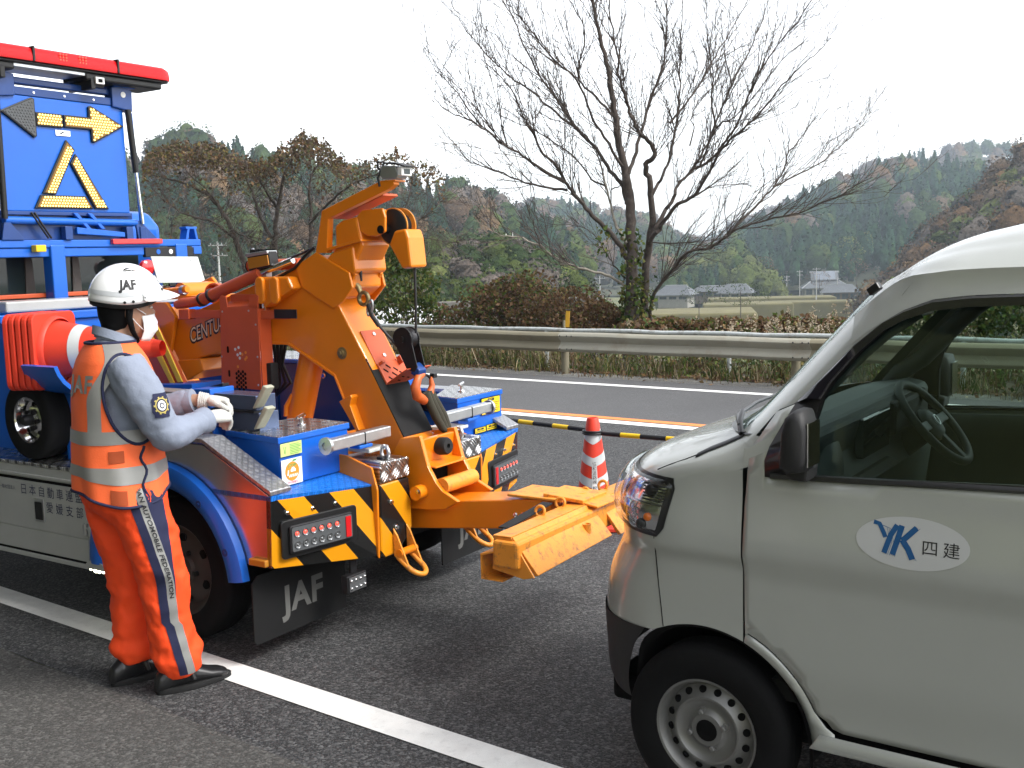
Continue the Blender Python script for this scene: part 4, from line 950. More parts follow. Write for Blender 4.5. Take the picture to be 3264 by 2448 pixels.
# long boxes on the far side of the deck
for s0, s1, nm in ((1.38, 2.1, 'far_locker'), (.62, 1.36, 'far_locker')):
    fb = tbox(s0, s1, .46, .86, .766, 1.145, nm, 'dark_blue', truck, .008)
    tbox(s0 - .01, s1 + .01, .45, .87, 1.145, 1.165, 'lid', 'blue_paint', fb, .003)
    tbox(s0 - .005, s1 + .005, .455, .865, 1.1652, 1.168, 'lid_tread', 'tread_alu', fb, 0)
    tbox(s0 - .004, s0 - .001, .47, .85, .775, 1.14, 'end_panel', 'blue_paint', fb, 0)
    tbox(s0 + .1, s0 + .17, .455, .4595, 1.10, 1.125, 'lamp', 'amber_lens', fb, .002)
    bolt(T((s0 + s1) / 2, .455, 1.08), (0, 1, 0), .012, .015, fb, 'chrome', 'latch')
P_lz(rrect(.52, .70, 1.01, 1.075, .004), .612, .616, 'safety_label', 'green_print', bevel=0)
text('安全第一', .038, T(.611, .61, 1.045), (0, -1, 0), (0, 0, 1), 'white_print', truck)
P_lz(rrect(.52, .70, .95, 1.005, .004), .612, .616, 'safety_label', 'label_white', bevel=0)
text('松山', .042, T(.611, .61, .978), (0, -1, 0), (0, 0, 1), 'black_print', truck)

# ---- side cabinet under the deck, near side and far side
for sg in (-1, 1):
    k = 1 if sg < 0 else -1
    ls = -.95 * k
    def bx2(s0, s1, d0, d1, z0, z1, name, mt, parent, bevel=.003):      # d measured outwards from the side
        a, b = ls - k * d0, ls - k * d1; return tbox(s0, s1, min(a, b), max(a, b), z0, z1, name, mt, parent, bevel)
    cab_ = bx2(1.225, 2.72, -.28, 0, .285, .752, 'side_cabinet', 'silver_panel', truck, .006)
    bx2(1.225, 2.72, -.25, .006, .7525, .770, 'cabinet_top', 'tread_alu', cab_, .002)
    bx2(1.225, 2.72, .0002, .012, .695, .712, 'drip_rail', 'silver_panel', cab_, .004)
    bx2(1.225, 2.72, .0002, .002, .674, .688, 'seam', 'matt_black', cab_, 0)
    bx2(1.26, 2.72, .0002, .005, .428, .673, 'locker_door', 'silver_panel', cab_, .002)
    bx2(1.26, 2.72, .0002, .005, .312, .424, 'lower_panel', 'silver_panel', cab_, .002)
    bx2(1.26, 2.72, .0002, .0035, .300, .311, 'seam', 'matt_black', cab_, 0)
    bx2(1.225, 2.72, .0002, .008, .276, .300, 'sill', 'silver_panel', cab_, .003)
    dx = (-1, 0, 0) if sg < 0 else (1, 0, 0)
    off = -k * .0065
    if sg < 0:
        for i, ch in enumerate('日本自動車連盟'): text(ch, .060, T(1.757 - .0755 * i, ls - k * .0062, .625), dx, (0, 0, 1), 'navy_print', cab_)
        for i, ch in enumerate('愛媛支部'): text(ch, .060, T(1.548 - .081 * i, ls - k * .0062, .549), dx, (0, 0, 1), 'navy_print', cab_)
        text('一般社団法人', .024, T(1.90, ls - k * .0062, .626), dx, (0, 0, 1), 'navy_print', cab_, align='CENTER')
    lt = bx2(1.59, 1.67, .005, .012, .475, .590, 'paddle_latch', 'galvanised', cab_, .004)
    bx2(1.60, 1.66, .0122, .016, .485, .575, 'latch_paddle', 'dark_steel', lt, .004)
    for s in (1.265, 1.225): MB().tube([T(s, ls - k * .008, .45), T(s, ls - k * .008, .505)], .014, 10).build('hinge', 'galvanised', cab_, smooth=50)
    MB().tube([T(1.27, ls - k * .008, .478), T(1.22, ls - k * .008, .478)], .008, 8).build('hinge', 'galvanised', cab_, smooth=50)
    # hooded marker lamp, lit
    hd_ = MB(); n = 14
    for i in range(2): pass
    hd_.loft([[T(1.165 + .075 * math.cos(R(a)), ls - k * d, .300 + .045 * math.sin(R(a))) for a in range(0, 181, 15)] for d in (-.02, .045)]); hm = hd_.build('marker_hood', 'silver_panel', truck, smooth=50)
    for s, mt, r in ((1.215, 'white_led', .007), (1.175, 'white_led', .013), (1.15, 'white_led', .012), (1.115, 'white_led', .009)): MB().sphere(T(s, ls - k * .03, .293), r, n=10, m=6).build('marker_bulb', mt, hm, smooth=60)
    # upper body wall behind
    bx2(1.95, 2.55, -.24, -.20, .765, 1.46, 'body_wall', 'blue_paint', truck, .006)
tbox(2.18, 2.24, -.745, .72, .765, 1.445, 'rear_wall', 'blue_paint', truck, .006)
tbox(2.16, 2.26, -.76, .74, 1.445, 1.49, 'wall_cap', 'blue_paint', truck, .006)
tbox(2.19, 2.40, -.70, .70, 1.50, 1.56, 'tool_rack', 'silver_panel', truck, .01)
tbox(2.172, 2.178, -.50, .20, .80, 1.30, 'wall_panel', 'blue_paint', truck, .004)
# ---- head guard with arrow board and light bar
HS = 2.55
for l in (-.18, .74): tbox(HS - .02, HS + .07, l, l + .095, .78, 1.87, 'guard_post', 'blue_paint', truck, .008)
tbox(HS - .02, HS + .07, -.95, -.86, .78, 1.87, 'guard_post', 'blue_paint', truck, .008)
tbox(HS - .01, HS + .09, -.96, .96, 1.855, 1.90, 'guard_beam', 'blue_paint', truck, .006)
tbox(HS - .0, HS + .04, -.92, .50, 1.80, 1.853, 'guard_beam_lower', 'blue_paint', truck, .006)
P_lz(rrect(.24, .62, 1.871, 1.904, .008), HS - .04, HS - .011, 'marker_strip', 'red_lens', bevel=.004)
br = tbox(HS - .012, HS + .02, .50, .90, 1.785, 1.85, 'plate_bracket', 'dark_steel', truck, .004)
for l in (.60, .70, .80): MB().lathe([(.016, 0), (.016, .002), (0, .002)], T(HS - .0125, l, 1.82), bk, 14).build('bracket_hole', 'blue_paint' if l != .7 else 'chrome', br)
tbox(HS - .012, HS + .05, .88, .962, 1.80, 1.853, 'beam_end', 'blue_paint', truck, .004)
pl_ = MB().hexa([T(HS - .075, .535, 1.618), T(HS - .075, .925, 1.608), T(HS - .065, .925, 1.608), T(HS - .065, .535, 1.618)], [T(HS - .025, .53, 1.79), T(HS - .025, .915, 1.782), T(HS - .015, .915, 1.782), T(HS - .015, .53, 1.79)]).build('licence_plate', 'plate_white', truck, bevel=.004)
for l in (.60, .85): bolt(T(HS - .032, l, 1.765), bk, .011, .006, pl_)
tbox(HS - .07, HS - .05, .63, .68, 1.592, 1.612, 'plate_clip', 'black_plastic', pl_, .003); tbox(HS - .07, HS - .05, .82, .87, 1.586, 1.606, 'plate_clip', 'black_plastic', pl_, .003)
MB().lathe([(.05, 0), (.05, .03), (.03, .045), (0, .045)], T(HS, .50, 1.72), bk, 20).build('stop_lamp', 'red_lens', truck, smooth=40)
tbox(HS - .06, HS - .01, -.30, -.235, 1.83, 1.87, 'clearance_lamp', 'yellow_label', truck, .004)
for l in (-.895, .895):
    for d in (-.05, .035): P_lz([(l + d, 1.90), (l + d + .02, 1.90), (l + d * .6 + .018, 1.975), (l + d * .6, 1.975)], HS + .0, HS + .07, 'rest_leg', 'blue_paint', bevel=.003)
    tbox(HS, HS + .07, l - .045, l + .05, 1.968, 1.985, 'rest_top', 'blue_paint', truck, .004)
    MB().sphere(T(HS + .035, l, 1.988), .04, .04, .018, n=14, m=6, zmin=0).build('rest_pad', 'black_rubber', truck, smooth=60)
# arrow board
bd = tbox(HS, HS + .05, -.435, .412, 2.065, 2.728, 'arrow_board', 'blue_paint', truck, .008)
tbox(HS - .004, HS + .056, -.445, .42, 2.728, 2.775, 'board_top', 'dark_blue', bd, .004)
tbox(HS - .004, HS + .056, -.445, .42, 2.045, 2.066, 'board_foot', 'dark_blue', bd, .003)
for l in (-.38, -.20, .0, .20, .34): bolt(T(HS - .0045, l, 2.75), bk, .005, .005, bd)
def led_plate(poly, lit, name='led_panel'):
    p = MB().prism(poly, LZ, HS - .016, HS - .0005).build(name, 'black_plastic', bd, bevel=.004)
    cx_ = sum(a for a, _ in poly) / len(poly); cz_ = sum(b for _, b in poly) / len(poly)
    def shrink(d):      # move every edge inwards
        out = []; n = len(poly); area = sum(poly[i][0] * poly[(i + 1) % n][1] - poly[(i + 1) % n][0] * poly[i][1] for i in range(n)); sgn = 1 if area > 0 else -1
        for i in range(n):
            a, b, c_ = Vector(poly[i - 1]), Vector(poly[i]), Vector(poly[(i + 1) % n])
            d1, d2 = (b - a).normalized(), (c_ - b).normalized(); n1, n2 = Vector((-d1.y, d1.x)) * sgn, Vector((-d2.y, d2.x)) * sgn
            bis = (n1 + n2); q = bis / max(.35, (1 + n1.dot(n2))); out.append((b.x + q.x * d, b.y + q.y * d))
        return out
    inn = shrink(.009)
    MB().prism(inn, LZ, HS - .0185, HS - .0155).build('led_face', 'amber_plate' if lit else 'grey_led_plate', p)
    inn2 = [Vector(a) for a in shrink(.013)]
    def inside(x, z):
        c_ = False; n = len(inn2)
        for i in range(n):
            a, b = inn2[i], inn2[i - 1]
            if (a.y > z) != (b.y > z) and x < (b.x - a.x) * (z - a.y) / (b.y - a.y) + a.x: c_ = not c_
        return c_
    mb = MB(); r = 0; z = min(q.y for q in inn2) + .004
    while z < max(q.y for q in inn2):
        x = min(q.x for q in inn2) + (.00925 if r % 2 else 0)
        while x < max(q.x for q in inn2):
            if inside(x, z): mb.lathe([(.0066, 0), (.0045, .003), (0, .0036)], T(HS - .0185, x, z), bk, 6)
            x += .0185
        z += .0165; r += 1
    if mb.v: tag(mb.build('led_array', 'amber_led' if lit else 'grey_led_plate', p, recalc=False), kind='stuff')
led_plate([(-.425, 2.628), (-.222, 2.722), (-.206, 2.712), (-.206, 2.50), (-.222, 2.49)], False)
led_plate([(-.204, 2.560), (-.204, 2.640), (-.030, 2.640), (-.030, 2.560)], True)
led_plate([(-.022, 2.565), (-.022, 2.640), (.150, 2.640), (.150, 2.700), (.166, 2.712), (.400, 2.605), (.178, 2.488), (.160, 2.495), (.160, 2.565)], True)
led_plate([(-.017, 2.494), (.036, 2.437), (-.113, 2.165), (-.200, 2.170)], True)
led_plate([(.040, 2.415), (.248, 2.087), (.150, 2.087), (.0, 2.355)], True)
led_plate([(-.256, 2.083), (.138, 2.087), (.088, 2.163), (-.212, 2.163)], True)
pf = P_lz(rrect(-.078, .02, 2.515, 2.548, .003), HS - .006, HS - .0005, 'maker_plate', 'chrome', bd, .001)
P_lz([(-.060, 2.523), (-.045, 2.523), (-.015, 2.541), (-.03, 2.541)], HS - .0075, HS - .0065, 'maker_mark', 'black_print', pf, 0)
# struts, hinge gear under the board
MB().tube([T(HS - .03, .425, 2.71), T(HS - .03, .455, 2.32)], .020, 12).build('gas_strut', 'black_plastic', truck, smooth=50)
MB().tube([T(HS - .03, .455, 2.32), T(HS - .03, .480, 2.00)], .010, 10).build('strut_rod', 'chrome', truck, smooth=50)
MB().tube([T(HS - .03, -.45, 2.71), T(HS - .03, -.46, 2.02)], .018, 12).build('gas_strut', 'black_plastic', truck, smooth=50)
MB().tube([T(HS + .04, .497, 2.70), T(HS + .04, .527, 1.92)], .012, 12).build('stay_rod', 'blue_paint', truck, smooth=50)
MB().tube([T(HS + .0, -.45, 2.015), T(HS + .0, .45, 2.005)], .022, 16).build('pivot_tube', 'blue_paint', truck, smooth=50)
tbox(HS + .03, HS + .06, -.5, .45, 1.90, 2.07, 'hinge_plate', 'dark_blue', truck, .004)
for l0, dl_ in ((.02, .09), (.12, .09)): P_lz([(l0 - .03, 2.06), (l0, 2.06), (l0 + dl_, 1.965), (l0 + dl_ - .03, 1.965)], HS - .02, HS + .02, 'hinge_arm', 'blue_paint', bevel=.003)
P_lz([(.0, 1.975), (.34, 1.945), (.34, 1.915), (.0, 1.935)], HS - .03, HS - .005, 'latch_bar', 'blue_paint', bevel=.003)
for l in (-.08, .355, .46): tbox(HS - .03, HS + .02, l, l + .05, 1.90, 1.98, 'hinge_block', 'dark_blue', truck, .004)
for l in (-.02, .0): rope([T(HS - .01, -.26 + l, 2.06), T(HS - .03, -.23 + l, 1.99), T(HS - .02, -.17 + l, 1.91)], .006, 'board_cable', mt='black_plastic')
P_lz([(-.46, 2.0), (-.42, 2.0), (-.34, 1.90), (-.48, 1.90)], HS - .02, HS - .005, 'hinge_gusset', 'dark_blue', bevel=.003)
P_lz([(.43, 2.02), (.47, 2.02), (.60, 1.90), (.45, 1.90)], HS - .02, HS - .005, 'hinge_gusset', 'dark_blue', bevel=.003)
# top rails and light bar
tbox(HS + .01, HS + .06, -.52, .46, 2.792, 2.832, 'top_rail', 'dark_blue', truck, .008)
P_lz([(.325, 2.72), (.47, 2.70), (.475, 2.83), (.40, 2.855), (.325, 2.84)], HS - .02, HS + .06, 'end_bracket', 'dark_blue', bevel=.006)
P_lz([(-.325, 2.72), (-.47, 2.70), (-.475, 2.83), (-.40, 2.855), (-.325, 2.84)], HS - .02, HS + .06, 'end_bracket', 'dark_blue', bevel=.006)
MB().lathe([(.018, 0), (.018, .002), (0, .002)], T(HS - .021, .405, 2.80), bk, 18).build('bracket_hole', 'white_print', truck)
tbox(HS - .02, HS + .08, .34, .50, 2.845, 2.858, 'bracket_top', 'blue_paint', truck, .003)
lb = tbox(HS - .10, HS + .16, -.70, .70, 2.892, 2.908, 'light_bar', 'black_plastic', truck, .006)
for l0, l1 in ((.10, .655), (-.655, -.36)): tbox(HS - .09, HS + .15, l0, l1, 2.850, 2.892, 'light_bar_base', 'black_plastic', lb, .012)
tbox(HS - .08, HS + .14, -.36, .10, 2.872, 2.892, 'light_bar_rail', 'galvanised', lb, .003)
tbox(HS - .105, HS - .09, .155, .215, 2.832, 2.872, 'bar_clamp', 'white_paint', lb, .003); tbox(HS - .108, HS - .104, .17, .20, 2.842, 2.862, 'clamp_hole', 'matt_black', lb, .001)
tbox(HS - .09, HS + .14, .13, .16, 2.80, 2.872, 'bar_leg', 'black_plastic', lb, .004); tbox(HS - .09, HS + .14, -.45, -.42, 2.80, 2.872, 'bar_leg', 'black_plastic', lb, .004)
def lens(l0, l1, e0, e1):
    sec = [(-.115, 2.9085), (-.118, 2.935), (-.108, 2.975), (-.085, 2.990), (.145, 2.990), (.168, 2.975), (.178, 2.935), (.175, 2.9085)]
    rings = []
    for u in range(9):
        l = l0 + (l1 - l0) * u / 8; k = 1.
        d0, d1 = l - l0, l1 - l
        if e0 and d0 < .05: k = .80 + .20 * math.sqrt(max(0, 1 - (1 - d0 / .05) ** 2))
        if e1 and d1 < .05: k = .80 + .20 * math.sqrt(max(0, 1 - (1 - d1 / .05) ** 2))
        rings.append([T(HS + .03 + (s - .03) * k, l, 2.9085 + (z - 2.9085) * (k * .5 + .5)) for s, z in sec])
    return MB().loft(rings).build('red_lens', 'red_lens_clear', lb, smooth=50)
for l0, l1, e0, e1 in ((-.72, -.262, 1, 0), (-.246, .303, 0, 0), (.319, .72, 0, 1)): lens(l0, l1, e0, e1)
for l in (-.254, .311): tbox(HS - .122, HS + .182, l - .007, l + .007, 2.909, 2.993, 'lens_band', 'black_plastic', lb, .003)
for l0 in (-.085, .045):
    for i in range(3):
        for j in range(3): MB().sphere(T(HS - .117, l0 + i * .020, 2.937 + j * .016), .0055, n=8, m=5).build('flash_led', 'red_led', lb, smooth=60)
for l0 in (-.52, .44): tbox(HS - .08, HS + .13, l0, l0 + .08, 2.915, 2.97, 'inner_reflector', 'dark_steel', lb, .006)
# ---- cab
cabp = [(2.78, .62), (2.78, 2.0), (2.90, 2.10), (3.9, 2.10), (4.15, 2.02), (4.45, 1.35), (4.50, .62)]
cabo = P_sz(cabp, -.84, .84, 'cab', 'blue_paint', truck, bevel=.05, segs=4)
P_lz(rrect(-.62, .62, 1.50, 1.92, .05), 2.768, 2.7785, 'rear_window', 'glass_dark', cabo, bevel=.003)
for l in (-.8455, .8405): P_sz([(3.15, 1.35), (3.15, 1.92), (3.95, 1.92), (4.25, 1.35)], l, l + .005, 'side_window', 'glass_dark', cabo, bevel=.0)
MB().hexa([T(4.13, -.70, 1.95), T(4.13, .70, 1.95), T(4.44, .74, 1.36), T(4.44, -.74, 1.36)], [T(4.175, -.70, 1.965), T(4.175, .70, 1.965), T(4.465, .74, 1.365), T(4.465, -.74, 1.365)]).build('windscreen', 'glass_dark', cabo)
tbox(4.45, 4.60, -.86, .86, .38, .66, 'front_bumper', 'white_paint', cabo, .03)
for l in (-.60, .60): P_lz(rrect(l - .14, l + .14, .80, .92, .03), 4.47, 4.52, 'headlamp', 'clear_led', cabo, bevel=.008)
for l in (-.22, .10): P_lz([(l, 1.52), (l + .07, 1.52), (l + .06, 1.78), (l + .02, 1.90)], 2.755, 2.766, 'window_guard_strip', 'dull_rim', cabo, .002)
tbox(2.62, 2.68, -.85, .85, 1.56, 1.585, 'red_rail', 'red_paint', truck, .004)
MB().tube([T(2.60, -.86, 1.515), T(2.60, .5, 1.535)], .018, 12).build('grab_bar', 'black_plastic', truck, smooth=50)
MB().hexa([T(2.45, -.72, 1.50), T(2.45, -.55, 1.50), T(2.30, -.55, 1.50), T(2.30, -.72, 1.50)], [T(2.45, -.70, 1.60), T(2.45, -.62, 1.60), T(2.30, -.62, 1.56), T(2.30, -.70, 1.56)]).build('folded_cloth', 'white_print', truck, bevel=.01) if False else None
# cradle for the cone stack
crc = Vector(T(1.64, -.82, 1.33))
MB().loft([[Vector(T(s_, -.80 + .19 * math.cos(a), 1.32 + .19 * math.sin(a))) for a in np.linspace(R(195), R(335), 12)] + [Vector(T(s_, -.80 + .21 * math.cos(a), 1.32 + .21 * math.sin(a))) for a in np.linspace(R(335), R(195), 12)] for s_ in (1.35, 1.62)]).build('cone_cradle', 'blue_paint', truck, smooth=40)
tbox(1.36, 1.60, -.80, -.74, .766, 1.14, 'cradle_leg', 'blue_paint', truck, .006)
tbox(1.45, 2.2, -.74, -.70, .766, 1.12, 'inner_panel', 'blue_paint', truck, .006)

# ---- things carried on the truck: nested cones, dolly wheel
def world_T(s, l, z): return truck_mw @ Vector(T(s, l, z))
truck_mw = Matrix.Translation(OT) @ Matrix.Rotation(math.pi / 2 + YAW_TRUCK, 4, 'Z')
axis_l = (Matrix.Rotation(math.pi / 2 + YAW_TRUCK, 3, 'Z') @ (Matrix.Rotation(R(24), 3, 'Z') @ Vector((-1, 0, 0))))
for k in range(5):
    c0 = world_T(1.66, -.80, 1.325) - axis_l * (.034 * k)
    lab = ('red cone with silver bands lying on its side, outermost of the stack on the truck', 'red cone base second in the stack, pressed behind the banded cone', 'red cone base in the middle of the stack lying on the truck', 'red cone base fourth in the stack, next to the rearmost one', 'rearmost red cone base of the stack, nearest the blue wall')[k]
    c = thing('nested_cone', lab, 'traffic cone', c0, 0, 'cones stacked on the truck')
    c.rotation_euler = axis_l.to_track_quat('Z', 'Y').to_euler()
    H = .56; mb = MB(); n = 36; rr2 = lambda z: .155 + (.045 - .155) * z / H
    mb.loft([[(rr2(z) * math.cos(2 * math.pi * i / n), rr2(z) * math.sin(2 * math.pi * i / n), z) for i in range(n)] for z in (.02, .2, .4, .6, H)]); mb.build('body', 'cone_red', c, smooth=40)
    b = .19
    MB().prism(rrect(-b, b, -b, b, .045), lambda x, y, d: (x, y, d), 0, .026).build('base', 'cone_red', c, bevel=.005)
    MB().lathe([(.172, .026), (.168, .045), (.158, .055)], (0, 0, 0), (0, 0, 1), 36).build('collar', 'cone_red', c, smooth=50)
    if k == 0:
        for z0, z1 in ((.16, .215), (.30, .355), (.43, .48)):
            MB().lathe([(rr2(z0) + .002, z0), (rr2(z1) + .002, z1)], (0, 0, 0), (0, 0, 1), 40).build('reflective_band', 'cone_silver', c, smooth=60)
dw = thing('dolly_wheel', 'small black tyre on a bright alloy rim standing on the truck deck', 'wheel', world_T(1.745, -.84, .77), math.pi / 2 + YAW_TRUCK)
wheel(dw, (0, 0, .205), (0, 1, 0), .205, .16, .118, 'chrome', 5, 'tyre', .04)
MB().lathe([(.03, .05), (.03, .085), (.02, .10), (0, .10)], (0, 0, .205), (0, 1, 0), 18).build('hub_cap', 'dark_steel', dw, smooth=40)
# ================================================================== small van (local: a to its rear, b to its far side, z up)
OVP = (.554, 3.101, 0)
van = thing('van', 'silver-grey small van with oval company sticker parked nose towards the tow arm', 'van', OVP, -(math.pi / 2 - YAW_VAN))
VW = 1.475
m = mat('van_paint', (.41, .425, .40), .26, metal=.15, var=.03, vscale=2, coat=.6, dirt=.10, dirt_col=(.24, .24, .22), dscale=1.5)
mat('van_interior', (.045, .056, .054), .6, var=.1)
mat('van_interior_dark', (.007, .008, .008), .7)
mat('van_black', (.012, .012, .013), .35, coat=.2)
mat('bumper_black', (.018, .018, .019), .6, var=.15, bump=.08, bscale=300)
mat('visor_gloss', (.010, .009, .013), .08, coat=.5)
mat('wheel_silver', (.20, .20, .195), .42, metal=.5, var=.12, dirt=.4, dirt_col=(.12, .11, .10))
mat('film_white', (.50, .51, .51), .4)
mat('logo_blue', (.01, .085, .24), .4)
mat('signal_orange', (.75, .16, .01), .2, coat=.5)
def glass_mat(name, tint, ior=1.5):
    m = bpy.data.materials.new(name); m.use_nodes = True; nt = m.node_tree; nt.nodes.clear()
    out = nt.nodes.new('ShaderNodeOutputMaterial'); tr = nt.nodes.new('ShaderNodeBsdfTransparent'); gl = nt.nodes.new('ShaderNodeBsdfGlossy'); mx = nt.nodes.new('ShaderNodeMixShader'); lw = nt.nodes.new('ShaderNodeLayerWeight'); lw.inputs['Blend'].default_value = .5
    fr = nt.nodes.new('ShaderNodeMath'); fr.operation = 'POWER'; fr.inputs[1].default_value = 5.; nt.links.new(lw.outputs['Facing'], fr.inputs[0])
    f2 = nt.nodes.new('ShaderNodeMath'); f2.operation = 'MULTIPLY_ADD'; f2.inputs[1].default_value = .9; f2.inputs[2].default_value = .045; nt.links.new(fr.outputs[0], f2.inputs[0]); fr = f2
    tr.inputs['Color'].default_value = (*tint, 1); gl.inputs['Roughness'].default_value = .015; gl.inputs['Color'].default_value = (.9, .95, .95, 1)
    nt.links.new(fr.outputs[0], mx.inputs[0]); nt.links.new(tr.outputs[0], mx.inputs[1]); nt.links.new(gl.outputs[0], mx.inputs[2]); nt.links.new(mx.outputs[0], out.inputs[0])
    MATS[name] = m; return m
glass_mat('window_glass', (.62, .72, .68)); glass_mat('lamp_glass_clear', (.93, .94, .95), 1.55)
def interp(tab, x):
    if x <= tab[0][0]: return tab[0][1]
    for (x0, y0), (x1, y1) in zip(tab, tab[1:]):
        if x <= x1: return y0 + (y1 - y0) * (x - x0) / (x1 - x0)
    return tab[-1][1]
def smoothstep(a, b, v): u = min(1, max(0, (v - a) / (b - a))); return u * u * (3 - 2 * u)
SIL = [(.30, -.285), (.35, -.312), (.57, -.318), (.64, -.312), (.70, -.298), (.76, -.268), (.81, -.244), (.86, -.240), (.94, -.246), (1.0, -.225), (1.04, -.200), (1.076, -.160), (1.105, -.09), (1.134, .0), (1.165, .075), (1.198, .114), (1.30, .205), (1.40, .295), (1.50, .385), (1.60, .475), (1.64, .52)]
def sil(z):
    return sum(interp(SIL, z + d) for d in (-.02, -.01, 0, .01, .02)) / 5
def ra(z): return .42 - .17 * smoothstep(1.12, 1.25, z)
def af(z): return sil(z) - (.205 - .10 * smoothstep(1.12, 1.25, z))
def tumble(z):
    t = max(0, z - 1.10); b = .17 * t + .10 * max(0, z - 1.5) ** 1.3
    b += -.016 * smoothstep(.80, .85, z) * (1 - smoothstep(.86, 1.06, z))
    b += .012 * smoothstep(.55, .38, z)
    return b
NEXP = 2.7
def bside(a, z):
    tb = tumble(z); a0 = af(z) + ra(z); hw = VW / 2 - tb
    if a >= a0: return tb
    x = min(1, (a0 - a) / ra(z))
    return tb + hw * (1 - (1 - x ** NEXP) ** (1 / NEXP))
def S(a, z, off=0., side=0):      # point on the van's skin, off outwards; side 1 is the far one
    e = .004; b = bside(a, z)
    if off:
        da = (bside(a + e, z) - bside(a - e, z)) / (2 * e); dz = (bside(a, z + e) - bside(a, z - e)) / (2 * e)
        n = Vector((-da, 1, -dz)).normalized(); p = Vector((a, b, z)) - n * off
    else: p = Vector((a, b, z))
    if side: p.y = VW - p.y
    return p
def plan(u, z, a_seam):           # u 0..1 from the seam round the corner to the middle of the nose
    f_, r_ = af(z), ra(z); a0 = f_ + r_; L1 = max(0.001, a_seam - a0); hw = VW / 2 - tumble(z)
    uc = .38
    if u < uc: return Vector((a_seam + (a0 - a_seam) * (u / uc), tumble(z), z))
    w = (u - uc) / (1 - uc) * math.pi / 2
    x, y = math.sin(w) ** (2 / NEXP), math.cos(w) ** (2 / NEXP)
    return Vector((a0 - r_ * x, tumble(z) + hw * (1 - y), z))
def both(name, build, parent=van):     # build the near part and the far part
    for sd_ in (0, 1): build(sd_)
def grid(fn, nu, nv, name, material, parent=van, smooth=40, thick=0.):
    mb = MB(); v = []; f = []
    for i in range(nu + 1):
        for j in range(nv + 1):
            v.append(tuple(fn(i / nu, j / nv)))
            if i and j: k = i * (nv + 1) + j; f.append((k - nv - 2, k - 1, k, k - nv - 1))
    o = mb.add(v, f).build(name, material, parent, smooth=smooth)
    if thick:
        s_ = o.modifiers.new('solid', 'SOLIDIFY'); s_.thickness = thick; s_.offset = 0
    return o
def panel(poly, name, material, parent=van, off=0., side=0, step=.035, thick=.004, subdiv=.03):
    # outline in side view, triangulated and laid on the skin
    pts = []
    n = len(poly)
    for i in range(n):
        a, b = Vector(poly[i]), Vector(poly[(i + 1) % n]); k = max(1, int((b - a).length / subdiv))
        for j in range(k): pts.append(a + (b - a) * j / k)
    nb = len(pts); xs = [p.x for p in pts]; ys = [p.y for p in pts]
    def inside(x, y):
        c = False
        for i in range(nb):
            p, q = pts[i], pts[i - 1]
            if (p.y > y) != (q.y > y) and x < (q.x - p.x) * (y - p.y) / (q.y - p.y) + p.x: c = not c
        return c
    inner = []
    x = min(xs) + step / 2
    while x < max(xs):
        y = min(ys) + step / 2
        while y < max(ys):
            if inside(x, y) and min((Vector((x, y)) - p).length for p in pts) > step * .45: inner.append(Vector((x, y)))
            y += step
        x += step
    vo, eo, fo = geometry.delaunay_2d_cdt(pts + inner, [], [list(range(nb))], 1, 1e-6)[:3]
    mb = MB(); mb.add([S(p.x, p.y, off, side) for p in vo], [tuple(f) for f in fo])
    o = mb.build(name, material, parent, smooth=40)
    if thick: s_ = o.modifiers.new('solid', 'SOLIDIFY'); s_.thickness = thick; s_.offset = -1
    return o

